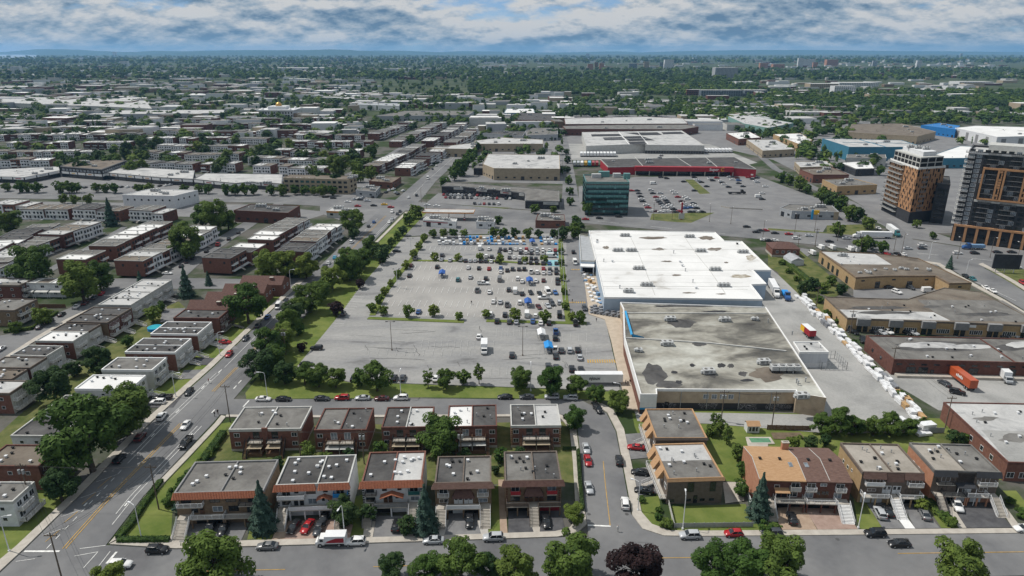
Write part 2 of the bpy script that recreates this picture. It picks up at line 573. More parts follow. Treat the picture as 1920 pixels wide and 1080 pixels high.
def dashes(mb, p0, p1, w, z, on, off, mi=0):
    a, b = Vector(p0), Vector(p1)
    L_ = (b - a).length
    d = (b - a) / L_
    t = 0.0
    while t < L_:
        e = min(t + on, L_)
        strip_pts(mb, [tuple(a + d * t), tuple(a + d * e)], w, z, mi)
        t += on + off
# ------------------------------------------------------------------ ground, roads, lots
mb = MB()
mb.face([(-45000, -300, 0), (45000, -300, 0), (45000, 60000, 0), (-45000, 60000, 0)])
mb.obj('ground', 'town_ground', kind='structure')
mb = MB()
mb.face([(-45000, 1150, 0.005), (45000, 1150, 0.005), (45000, 59000, 0.005), (-45000, 59000, 0.005)])
mb.obj('wooded_ground', 'far_ground', kind='structure')
# green strips and lawns (z 8 mm), lots (12-16 mm), roads (20 mm), paint (26 mm)
GREENS = [
    ('grass_strip', [(460, 737), (578, 587), (640, 514), (705, 451), (752, 404), (788, 384), (800, 400), (757, 445), (702, 509), (673, 542), (641, 586), (553, 693), (655, 717), (790, 721), (960, 727), (1160, 735), (1140, 752), (1088, 748), (800, 745), (462, 748)]),
    ('corner_lawn', [(216, 1012), (250, 975), (300, 905), (350, 855), (404, 796), (440, 790), (425, 845), (350, 880), (325, 935), (320, 1010)]),
    ('back_gardens', [(425, 800), (1085, 790), (1088, 880), (1080, 905), (380, 920)]),
    ('lawn', [(1186, 935), (1235, 930), (1245, 990), (1400, 985), (1455, 975), (1455, 997), (1255, 1003), (1215, 995), (1195, 975)]),
    ('garden', [(1185, 775), (1340, 770), (1920, 790), (1920, 880), (1880, 900), (1390, 905), (1340, 900), (1250, 945), (1190, 800)]),
    ('lawn', [(1254, 950), (1398, 945), (1412, 986), (1262, 989)]),
    ('lawn', [(905, 920), (945, 905), (950, 1005), (915, 1006)]),
    ('lawn', [(650, 935), (690, 925), (685, 1010), (655, 1012)]),
    ('lawn', [(470, 985), (520, 985), (505, 1018), (462, 1018)]),
    ('lawn', [(1600, 935), (1632, 935), (1655, 992), (1610, 992)]),
    ('lawn', [(1722, 925), (1745, 930), (1800, 990), (1765, 990)]),
    ('lawn', [(1880, 920), (1905, 920), (1960, 985), (1930, 985)]),
    ('lawn', [(0, 960), (40, 915), (140, 905), (120, 945), (20, 1045), (-60, 1090)]),
    ('back_gardens', [(-20, 830), (40, 775), (150, 690), (235, 610), (335, 565), (350, 580), (270, 640), (170, 735), (60, 840), (0, 900)]),
    ('lawn', [(330, 765), (385, 715), (470, 628), (500, 590), (560, 545), (500, 540), (440, 600), (330, 690), (250, 760)]),
    ('rough_verge', [(1455, 500), (1530, 535), (1548, 580), (1600, 640), (1665, 705), (1720, 765), (1790, 830), (1850, 870), (1820, 880), (1745, 815), (1690, 745), (1610, 665), (1530, 585), (1462, 520)]),
    ('verge', [(1440, 470), (1500, 470), (1590, 545), (1560, 560), (1490, 530), (1440, 500)]),
    ('verge', [(1222, 401), (1340, 399), (1296, 418), (1218, 415)]),
    ('verge', [(1284, 337), (1300, 337), (1332, 363), (1312, 364)]),
    ('verge', [(1550, 423), (1640, 420), (1640, 440), (1550, 440)]),
    ('verge', [(1855, 510), (1920, 505), (1920, 545), (1890, 530)]),
    ('verge', [(1440, 428), (1600, 440), (1600, 443), (1440, 432)]),
    ('lawn', [(480, 543), (548, 543), (530, 565), (480, 575)]),
    ('verge', [(845, 393), (890, 396), (960, 390), (820, 383)]),
]
for i_, (n_, p_) in enumerate(GREENS):
    sheet(n_, p_, (0.125 if n_ == 'verge' else 0.010) + (0.0002 if n_ == 'verge' else 0.002) * i_, 'rough_grass' if n_ in ('rough_verge', 'verge', 'back_gardens') else 'grass')
LOTS = [
    ('store_car_park', [(757, 445), (1080, 436), (1100, 500), (1112, 590), (1135, 600), (1160, 710), (1162, 733), (960, 726), (790, 720), (655, 716), (553, 692), (641, 585), (673, 541), (702, 508)], 'lot_old', 0.012),
    ('car_park_resurfaced', [(800, 487), (1045, 482), (1064, 592), (1050, 598), (700, 592), (735, 545)], 'lot_pale', 0.016),
    ('store_drive', [(1062, 440), (1090, 450), (1093, 505), (1104, 590), (1068, 592), (1062, 520)], 'lot_dark', 0.017),
    ('loading_yard', [(1405, 470), (1462, 518), (1530, 583), (1610, 663), (1690, 743), (1748, 808), (1560, 812), (1500, 775), (1400, 560)], 'yard_paving', 0.012),
    ('industrial_lot', [(1590, 618), (1920, 640), (1920, 610), (1600, 590)], 'lot_dark', 0.012),
    ('industrial_lot', [(1640, 700), (1690, 690), (1960, 690), (1960, 770), (1760, 770), (1710, 740)], 'yard_paving', 0.012),
    ('industrial_lot', [(1600, 525), (1790, 530), (1800, 560), (1600, 560)], 'lot_dark', 0.012),
    ('industrial_lot', [(1900, 880), (2000, 880), (2000, 960), (1945, 930)], 'drive_grey', 0.012),
    ('supermarket_car_park', [(1085, 350), (1190, 332), (1420, 330), (1500, 360), (1585, 390), (1630, 424), (1550, 424), (1540, 440), (1340, 424), (1200, 412), (1085, 402)], 'lot_dark', 0.012),
    ('plaza_car_park', [(800, 380), (822, 362), (960, 362), (985, 378), (1085, 380), (1085, 400), (960, 391)], 'lot_dark', 0.012),
    ('filling_station_forecourt', [(757, 444), (802, 397), (950, 410), (1090, 418), (1085, 436), (800, 441)], 'lot_dark', 0.012),
    ('lumber_alley', [(1190, 772), (1540, 778), (1540, 812), (1330, 795), (1195, 790)], 'yard_paving', 0.010),
    ('brick_house_lot', [(1440, 455), (1530, 470), (1480, 505), (1440, 490)], 'lot_dark', 0.012),
    ('tower_forecourt', [(1560, 388), (1660, 392), (1700, 420), (1800, 452), (1920, 470), (1920, 480), (1700, 446), (1650, 420)], 'lot_dark', 0.010),
    ('strip_mall_lot', [(0, 338), (480, 346), (670, 352), (690, 372), (480, 366), (0, 356)], 'lot_dark', 0.012),
    ('trailer_yard', [(1055, 300), (1060, 270), (1330, 270), (1420, 305), (1380, 315), (1120, 300)], 'yard_paving', 0.012),
    ('corner_lot', [(600, 380), (700, 378), (725, 398), (670, 425), (600, 400)], 'lot_dark', 0.012),
]
for i_, p_ in enumerate(([(1060, 216), (1500, 216), (1920, 255), (1920, 440), (1700, 436), (1600, 376), (1450, 300), (1330, 272), (1062, 272)], [(830, 340), (905, 262), (945, 206), (1050, 206), (1056, 345)], [(0, 377), (480, 384), (620, 398), (560, 418), (300, 404), (0, 398)], [(0, 318), (700, 335), (690, 352), (0, 338)])):
    sheet('industrial_ground', p_, 0.058 + 0.003 * i_, 'lot_dark')
for i_, (n_, p_, m_, z_) in enumerate(LOTS):
    sheet(n_, p_, 0.07 + 0.003 * i_, m_)
# --- roads
BL = [(-90, 1160), (47, 1031), (151, 929), (277, 800), (400, 690), (508, 585), (605, 494), (700, 405), (745, 372), (782, 340), (842, 290), (890, 240), (922, 207)]
BR = [(120, 1160), (198, 1024), (270, 930), (400, 793), (470, 712), (578, 585), (645, 510), (746, 406), (790, 374), (817, 340), (872, 290), (908, 240), (936, 207)]
ribbon('boulevard', BL, BR, 0.133, 'road')
FU = [(60, 1030), (200, 1023), (330, 1031), (500, 1026), (780, 1018), (1063, 1008), (1110, 1008), (1254, 1006), (1550, 1004), (1920, 1000), (2100, 998)]
FD = [(20, 1110), (200, 1118), (330, 1116), (500, 1112), (780, 1106), (1063, 1098), (1110, 1096), (1254, 1094), (1550, 1088), (1920, 1080), (2100, 1076)]
ribbon('front_street', FU, FD, 0.136, 'road')
SL = [(1104, 1010), (1097, 950), (1090, 866), (1082, 800), (1066, 782), (1047, 776)]
SR = [(1255, 1008), (1183, 965), (1165, 866), (1154, 809), (1137, 775), (1088, 750)]
ribbon('side_street', SL, SR, 0.139, 'road')
ribbon('back_street', [(430, 749), (600, 749), (800, 748), (1092, 750)], [(410, 778), (600, 779), (800, 778), (1049, 777)], 0.142, 'road')
ribbon('main_street', [(-60, 355), (0, 356), (480, 366), (700, 372), (800, 380), (960, 393), (1100, 402), (1440, 432), (1600, 441), (1700, 448), (1800, 463), (2000, 486)],
       [(-60, 371), (0, 372), (480, 380), (700, 392), (800, 397), (960, 411), (1100, 419), (1440, 450), (1560, 463), (1690, 482), (1760, 500), (2000, 508)], 0.145, 'road')
ribbon('side_road', [(1690, 478), (1762, 492), (1800, 515), (1850, 542), (1887, 562), (1960, 606)], [(1780, 478), (1832, 497), (1857, 509), (1895, 531), (1920, 547), (1990, 590)], 0.148, 'road')
ribbon('residential_street', [(-60, 652), (0, 630), (62, 620), (110, 587), (135, 576), (180, 545), (200, 527)], [(-60, 710), (0, 675), (67, 632), (125, 598), (160, 582), (210, 556), (252, 541)], 0.151, 'road')
ribbon('residential_street', [(150, 524), (300, 521), (480, 524), (585, 522)], [(150, 546), (250, 542), (480, 542), (560, 543)], 0.154, 'road')
ribbon('residential_street', [(300, 522), (350, 482), (405, 448), (452, 420), (520, 378)], [(345, 522), (385, 485), (432, 452), (475, 424), (538, 379)], 0.157, 'road')
ribbon('residential_street', [(60, 521), (150, 470), (230, 425)], [(78, 521), (165, 472), (240, 426)], 0.160, 'road')
ribbon('industrial_road', [(1400, 275), (1447, 317), (1522, 355), (1585, 380), (1655, 420), (1680, 446)], [(1412, 275), (1462, 317), (1540, 355), (1603, 380), (1682, 420), (1712, 450)], 0.163, 'road')
ribbon('residential_street', [(640, 330), (700, 305), (760, 270), (800, 245)], [(660, 330), (715, 305), (772, 270), (809, 245)], 0.166, 'road')
ribbon('service_road', [(1052, 400), (1056, 330), (1053, 270), (1040, 215)], [(1090, 402), (1078, 330), (1066, 270), (1050, 215)], 0.169, 'road')
ribbon('highway', [(560, 186), (800, 178), (1040, 187), (1300, 186), (1600, 195), (1960, 203)], [(560, 189), (800, 181), (1040, 191), (1300, 190), (1600, 200), (1960, 208)], 0.172, 'road_far')
ribbon('highway', [(150, 152), (330, 155), (560, 166)], [(150, 154), (330, 157), (560, 168)], 0.175, 'road_far')
# --- kerbs and pavements (a real step up)


def pavement(name, a, b, material='concrete', z=0.31):
    mb = MB()
    A, B = [P2(*p) for p in a], [P2(*p) for p in b]
    for i in range(len(A) - 1):
        mb.prism([A[i], B[i], B[i + 1], A[i + 1]], 0.0, z)
    return mb.obj(name, material, kind='structure')


pavement('pavement', [(206, 1022), (330, 1030), (500, 1025), (780, 1017), (1045, 1008), (1082, 1000), (1100, 984), (1095, 950), (1088, 866), (1080, 802), (1062, 783), (1046, 777)],
         [(222, 1014), (330, 1019), (500, 1014), (780, 1007), (1040, 998), (1066, 992), (1080, 978), (1079, 950), (1074, 866), (1068, 806), (1054, 788), (1040, 780)])
pavement('pavement', [(2050, 999), (1920, 1001), (1550, 1005), (1300, 1007), (1245, 1006), (1205, 993), (1186, 968), (1167, 866), (1156, 809), (1139, 775), (1115, 758)],
         [(2050, 990), (1920, 992), (1550, 995), (1300, 997), (1255, 996), (1222, 984), (1203, 962), (1183, 866), (1170, 806), (1150, 770), (1122, 754)])
pavement('pavement', [(-70, 1138), (47, 1029), (151, 927), (277, 798), (400, 688), (505, 586), (570, 527)], [(-95, 1130), (30, 1026), (136, 926), (263, 797), (388, 687), (495, 585), (560, 527)])
pavement('pavement', [(204, 1021), (245, 975), (272, 931), (345, 856), (403, 795), (415, 780)], [(219, 1013), (256, 976), (283, 933), (355, 858), (412, 797), (424, 782)])
pavement('pavement', [(425, 779), (600, 780), (800, 779), (1042, 778)], [(422, 783), (600, 784), (800, 783), (1040, 782)])
pavement('pavement', [(592, 520), (650, 508), (760, 398)], [(600, 520), (656, 508), (765, 398)])
pavement('pavement', [(0, 676), (67, 633), (125, 599), (160, 583), (210, 557)], [(0, 681), (72, 637), (130, 602), (164, 587), (214, 560)])
pavement('pavement', [(1690, 484), (1762, 494), (1798, 517), (1848, 544), (1885, 564), (1960, 609)], [(1685, 487), (1757, 497), (1790, 518), (1840, 545), (1877, 565), (1950, 610)])
pavement('pavement', [(1834, 496), (1859, 508), (1897, 530), (1922, 546), (1990, 588)], [(1842, 494), (1867, 507), (1904, 528), (1930, 544), (1998, 586)])
pavement('store_walkway', [(1092, 500), (1104, 590), (1134, 600), (1146, 640), (1160, 705), (1176, 768)], [(1116, 500), (1134, 575), (1168, 590), (1172, 640), (1180, 705), (1205, 772)], 'walk_tan')
# raised grass islands in the store car park
for a, b in (((690, 597), (870, 604)), ((912, 602), (1100, 607)), ((775, 489), (870, 490)), ((912, 489), (1030, 497))):
    mb = MB()
    p, q = P2(*a), P2(*b)
    strip_pts(mb, [p, q], 2.6, 0.26, 0, 0.24)
    mb.obj('planting_island', 'grass', kind='structure')
for pts in ([(794, 446), (772, 487), (748, 515), (722, 548), (698, 592)], [(1050, 448), (1054, 500), (1060, 560), (1066, 604)]):
    mb = MB()
    strip_pts(mb, [P2(*p) for p in pts], 2.4, 0.25, 0, 0.23)
    mb.obj('planting_island', 'grass', kind='structure')
# driveways, garden paths and yards
DRIVES = [
    ('driveway', [(352, 978), (470, 975), (450, 1019), (334, 1022)], 'drive_grey'), ('garden_path', [(331, 985), (352, 980), (334, 1022), (314, 1019)], 'concrete'),
    ('driveway', [(540, 978), (628, 975), (614, 1014), (530, 1017)], 'paver_pink'), ('garden_path', [(520, 986), (541, 986), (531, 1017), (508, 1017)], 'paver_tan'),
    ('driveway', [(628, 975), (662, 985), (655, 1012), (614, 1014)], 'paver_pink'),
    ('driveway', [(706, 968), (757, 968), (755, 1010), (699, 1011)], 'drive_grey'), ('garden_path', [(684, 980), (704, 978), (698, 1012), (680, 1013)], 'concrete'), ('garden_path', [(760, 975), (775, 975), (775, 1009), (757, 1010)], 'concrete'),
    ('driveway', [(842, 962), (895, 962), (903, 1006), (832, 1007)], 'drive_grey'), ('garden_path', [(824, 976), (842, 976), (832, 1007), (819, 1008)], 'kerb'), ('garden_path', [(895, 976), (914, 976), (916, 1006), (903, 1006)], 'kerb'),
    ('driveway', [(953, 955), (993, 955), (1001, 1003), (953, 1004)], 'drive_black'), ('driveway', [(1012, 955), (1051, 955), (1061, 1001), (1013, 1003)], 'drive_black'), ('garden_path', [(994, 978), (1013, 978), (1012, 1003), (1002, 1003)], 'concrete'),
    ('garden_path', [(934, 900), (945, 900), (952, 1004), (938, 1004)], 'paver_tan'),
    ('driveway', [(1170, 815), (1208, 812), (1222, 858), (1182, 862)], 'drive_grey'), ('driveway', [(1186, 880), (1228, 875), (1240, 925), (1192, 930)], 'drive_grey'),
    ('driveway', [(1458, 953), (1507, 950), (1532, 994), (1460, 994)], 'paver_tan'), ('driveway', [(1508, 953), (1568, 955), (1590, 993), (1533, 994)], 'paver_pink'), ('garden_path', [(1568, 968), (1590, 968), (1608, 993), (1588, 993)], 'paver_pink'),
    ('driveway', [(1625, 945), (1655, 943), (1697, 992), (1655, 992)], 'drive_grey'), ('garden_path', [(1672, 958), (1691, 958), (1716, 992), (1697, 992)], 'trim_white'), ('driveway', [(1690, 945), (1722, 945), (1762, 991), (1716, 992)], 'drive_grey'),
    ('driveway', [(1782, 945), (1858, 943), (1898, 990), (1812, 991)], 'drive_black'), ('garden_path', [(1770, 950), (1782, 945), (1812, 991), (1798, 991)], 'concrete'), ('garden_path', [(1872, 950), (1886, 952), (1914, 990), (1898, 990)], 'concrete'),
    ('patio', [(1355, 905), (1395, 905), (1395, 940), (1360, 945)], 'concrete'),
    ('driveway', [(395, 640), (430, 640), (448, 655), (410, 655)], 'drive_grey'), ('driveway', [(365, 672), (405, 672), (398, 685), (355, 685)], 'drive_black'), ('driveway', [(345, 695), (392, 693), (372, 710), (335, 712)], 'drive_grey'),
    ('driveway', [(285, 740), (345, 738), (325, 765), (275, 765)], 'drive_black'), ('driveway', [(140, 895), (190, 885), (170, 905), (135, 910)], 'drive_black'), ('driveway', [(305, 580), (348, 578), (335, 605), (300, 605)], 'drive_grey'),
    ('driveway', [(220, 828), (262, 805), (250, 830), (215, 852)], 'drive_black'), ('vegetable_bed', [(1445, 812), (1500, 812), (1510, 824), (1450, 824)], 'soil'), ('patio', [(1398, 822), (1440, 822), (1440, 838), (1402, 838)], 'concrete'),
]
for i_, (n_, p_, m_) in enumerate(DRIVES):
    sheet(n_, p_, 0.12 + 0.002 * i_, m_)
# --- painted markings
ZP = 0.20
mb = MB()


def bl(a, b, t):     # a point between the two boulevard edges, t 0..1 across, y photograph row
    def ed(E, y):
        for (x0, y0), (x1, y1) in zip(E, E[1:]):
            if y1 <= y <= y0:
                return x0 + (x1 - x0) * (y - y0) / (y1 - y0)
    return P2(ed(BL, a) + (ed(BR, a) - ed(BL, a)) * t, a)


def bline(y0, y1, t, w, mi=0, z=ZP):
    ys = [y0 + (y1 - y0) * i / 10 for i in range(11)]
    strip_pts(mb, [bl(y, 0, t) for y in ys], w, z, mi)


for t in (0.475, 0.515):
    bline(1030, 795, t, 0.16, 1)
    bline(735, 690, t, 0.16, 1)
    bline(680, 520, t, 0.13, 1)
    bline(500, 405, t, 0.13, 1)
for (y0, y1, t) in ((870, 700, 0.26), (855, 700, 0.19), (965, 800, 0.80), (985, 800, 0.87), (690, 560, 0.24), (690, 520, 0.84), (500, 410, 0.28), (470, 400, 0.84), (690, 400, 0.90), (365, 250, 0.5)):
    bline(y0, y1, t, 0.14)
a, b = bl(1030, 0, 0.27), bl(880, 0, 0.27)
dashes(mb, a, b, 0.16, ZP, 1.5, 1.5)
for y in (1005, 970, 935, 905):
    strip_pts(mb, [bl(y, 0, 0.05), bl(y - 14, 0, 0.26)], 0.10, ZP)
    strip_pts(mb, [bl(y + 12, 0, 0.17), bl(y - 10, 0, 0.21)], 0.12, ZP, 1)
strip_pts(mb, [P2(46, 1035), P2(112, 1035)], 0.5, ZP)
strip_pts(mb, [P2(150, 1030), P2(198, 1024)], 0.14, ZP)
strip_pts(mb, [P2(157, 1066), P2(184, 1036), P2(140, 1044)], 0.14, ZP)
strip_pts(mb, [P2(180, 1070), P2(207, 1035)], 0.14, ZP)
strip_pts(mb, [P2(200, 1058), P2(219, 1036)], 0.5, ZP)
strip_pts(mb, [P2(30, 1054), P2(66, 1049)], 0.12, ZP)
for y in (820, 775, 730, 950, 720, 700):       # bicycle marks in the cycle lanes
    for t in (0.225, 0.835):
        c0 = Vector(bl(y, 0, t))
        c1 = Vector(bl(y - 6, 0, t))
        strip_pts(mb, [tuple(c0), tuple(c1)], 0.35, ZP)
# front street, side street
for x0, x1, y0, y1 in ((345, 535, 1073, 1069), (700, 770, 1064, 1062), (1240, 1320, 1047.5, 1046.5), (1683, 2000, 1039, 1035)):
    strip_pts(mb, [P2(x0, y0), P2(x1, y1)], 0.14, ZP, 1)
strip_pts(mb, [P2(1131, 866), P2(1135, 910), P2(1144, 987)], 0.14, ZP, 1)
strip_pts(mb, [P2(1102, 986), P2(1145, 988)], 0.45, ZP)
strip_pts(mb, [P2(456, 764), P2(467, 752)], 0.4, ZP)
for t in range(9):
    p, q = (1020 + t * 100, 405 + t * 10), (1060 + t * 100, 409 + t * 10)
    strip_pts(mb, [P2(*p), P2(*q)], 0.25, ZP)
for i in range(12):
    strip_pts(mb, [P2(40 * i, 364 + i * 0.8), P2(40 * i + 18, 364.4 + i * 0.8)], 0.3, ZP)
strip_pts(mb, [P2(1740, 497), P2(1810, 520), P2(1905, 565)], 0.16, ZP)
mb.obj('road_markings', ['paint_white', 'paint_yellow'], kind='structure')
# stall lines of the store car park and its neighbours
mb = MB()


def stalls(a, b, n, dx, dy, w=0.13, mi=0):
    """n stall lines between ground points a and b; each runs from the row towards (dx, dy) photograph pixels"""
    for i in range(n):
        t = i / (n - 1)
        x, y = a[0] + (b[0] - a[0]) * t, a[1] + (b[1] - a[1]) * t
        strip_pts(mb, [P2(x, y), P2(x + dx * (1 - 1.7 * (x - 700) / 700), y + dy)], w, ZP, mi)


stalls((795, 470), (900, 470), 12, 5, -8)
stalls((790, 493), (905, 494), 13, 4, -7)
stalls((775, 508), (1040, 511), 28, 6, -9)
stalls((760, 527), (1045, 531), 28, 6, -9)
stalls((745, 549), (1050, 553), 27, 7, -11)
stalls((722, 575), (1052, 580), 28, 8, -12)
stalls((735, 592), (1055, 598), 26, 3, -6)
for k in range(20):          # angled stalls on the drive along the green strip
    y = 452 + k * 3.2
    x = 752 - (y - 447) * 0.80
    strip_pts(mb, [P2(x, y), P2(x + 17, y + 0.6)], 0.11, ZP)
for k in range(14):
    y = 547 + k * 4.6
    x = 670 - (y - 542) * 0.72
    strip_pts(mb, [P2(x, y), P2(x + 22, y + 1)], 0.11, ZP)
for (x0, x1, y, dy, n, pale) in ((790, 925, 655, -16, 12, 2), (930, 985, 632, -17, 6, 2), (920, 980, 705, -18, 5, 2), (1010, 1100, 668, -14, 8, 2), (690, 880, 668, -12, 12, 2), (1010, 1100, 640, -14, 7, 2)):
    stalls((x0, y), (x1, y), n, 3, dy, 0.11, pale)
for k in range(12):
    strip_pts(mb, [P2(1102 + k * 4.4, 675), P2(1103 + k * 4.6, 681)], 0.35, ZP, 1)
for k in range(8):
    strip_pts(mb, [P2(1068 + k * 4, 566.5), P2(1069 + k * 4, 569)], 0.4, ZP, 1)
    strip_pts(mb, [P2(1072 + k * 3, 505), P2(1073 + k * 3, 507)], 0.35, ZP, 1)
for a, b, n in (((1200, 365), (1262, 398), 9), ((1222, 368), (1270, 395), 9), ((1280, 370), (1310, 396), 8), ((1380, 340), (1440, 352), 8)):
    for i in range(n):
        t = i / (n - 1)
        x, y = a[0] + (b[0] - a[0]) * t, a[1] + (b[1] - a[1]) * t
        strip_pts(mb, [P2(x, y), P2(x + 14, y + 0.3)], 0.14, ZP)
mb.obj('stall_markings', ['paint_white', 'paint_yellow', 'paint_pale'], kind='structure')
mb = MB()
rr = random.Random(12)
for i in range(46):          # tar-sealed cracks of the old paving
    x, y = rr.uniform(620, 1120), rr.uniform(612, 712)
    if x < 660 and y > 640:
        x += 60
    d = rr.choice(((30, 0.6), (26, -1.5), (4, 7), (34, 1)))
    n = rr.randint(3, 7)
    pts = [P2(x + d[0] * k / 2 + rr.uniform(-2, 2), y + d[1] * k / 2 + rr.uniform(-0.8, 0.8)) for k in range(n)]
    if pts[-1][0] < P2(1120, 700)[0]:
        strip_pts(mb, pts, rr.uniform(0.06, 0.16), 0.19, 0)
for i in range(9):
    x = rr.uniform(330, 1900)
    y = 1012 + rr.uniform(0, 60)
    strip_pts(mb, [P2(x, y), P2(x + rr.uniform(8, 30), y + rr.uniform(-1, 1)), P2(x + rr.uniform(30, 60), y + rr.uniform(-3, 3))], rr.uniform(0.05, 0.12), 0.195)
for x, y in ((848, 1013), (925, 1011), (1570, 1012), (1700, 1012), (1815, 1009), (1348, 1015), (1175, 965), (1104, 965), (940, 1020), (420, 1040)):
    a, b = P2(x, y)
    mb.tube((a, b, 0.18), (a, b, 0.197), 0.42, 0.42, 12)
mb.obj('paving_cracks', 'crack', kind='structure')
for pts in ([(1026, 473), (1046, 473), (1047, 484), (1026, 483)], [(1024, 488), (1048, 488), (1049, 500), (1023, 499)]):
    sheet('bay_paint', pts, 0.195, 'paint_aqua')
# far hills and water
mb = MB()


def ridge(x0, x1, dist, prof, depth=2500):
    n = len(prof)
    rows = []
    for k, (s, dz) in enumerate(((0, 0), (0.35, 0.75), (0.6, 1.0), (1.0, 0.0))):
        rows.append([(x0 + (x1 - x0) * i / (n - 1), dist + depth * s, prof[i] * dz - (5 if dz == 0 else 0)) for i in range(n)])
    for a, b in zip(rows, rows[1:]):
        for i in range(n - 1):
            mb.face([a[i], a[i + 1], b[i + 1], b[i]])


def prof(n, base, seed, peaks):
    rr = random.Random(seed)
    out = []
    for i in range(n):
        t = i / (n - 1)
        h = base * (0.75 + 0.25 * math.sin(9 * t + seed)) + rr.uniform(-4, 4)
        for c, w_, a in peaks:
            h += a * math.exp(-((t - c) / w_) ** 2)
        out.append(max(0, h * min(1, 6 * t, 6 * (1 - t))))
    return out


ridge(-17500, -5600, 22000, prof(60, 135, 1, [(0.25, 0.12, 60), (0.5, 0.05, 35)]))
ridge(-10500, -2800, 19500, prof(50, 120, 2, [(0.45, 0.12, 40), (0.7, 0.1, 30)]))
ridge(-8000, -1000, 24000, prof(50, 110, 3, [(0.3, 0.2, 30)]))
ridge(2500, 24000, 27000, prof(80, 125, 4, [(0.3, 0.2, 30), (0.7, 0.1, 25)]))
ridge(-4000, 6000, 28000, prof(50, 100, 6, []))
mb.obj('hills', 'leaf_dark', smooth=True, kind='structure')
mb = MB()
mb.face([(*P2(x, y), 0.3) for x, y in ((-60, 111.5), (10, 110.5), (72, 107), (70, 103.2), (20, 102.2), (-60, 102.5))])
mb.obj('water', 'water', kind='structure')
# ------------------------------------------------------------------ building kit


def win_mesh(w, h, style):
    def mk():
        m = MB()
        fr = 0.07 if w < 3 else 0.09
        d = 0.07
        if style in ('plain', 'void'):       # pane only, slightly proud
            m.box(-w / 2, -0.05, 0, w / 2, 0.0, h, 1)
        else:
            m.box(-w / 2, -d, 0, w / 2, 0, fr)
            m.box(-w / 2, -d, h - fr, w / 2, 0, h)
            m.box(-w / 2, -d, fr, -w / 2 + fr, 0, h - fr)
            m.box(w / 2 - fr, -d, fr, w / 2, 0, h - fr)
            k = max(1, round(w / 0.9))
            for i in range(1, k):
                x = -w / 2 + w * i / k
                m.box(x - 0.03, -d + 0.01, fr, x + 0.03, 0, h - fr)
            m.box(-w / 2 + fr, -0.025, fr, w / 2 - fr, -0.004, h - fr, 1)
        fm = {'plain': ('glass', 'glass'), 'void': ('dark_void', 'dark_void'), 'white': ('rail_white', 'glass'), 'pale': ('rail_white', 'glass_pale'), 'dark': ('rail_black', 'glass'), 'teal': ('rail_black', 'glass_teal'), 'blue': ('rail_white', 'canvas_bright')}[style]
        return m.mesh('window', fm)
    return cached(('win', round(w, 2), round(h, 2), style), mk)


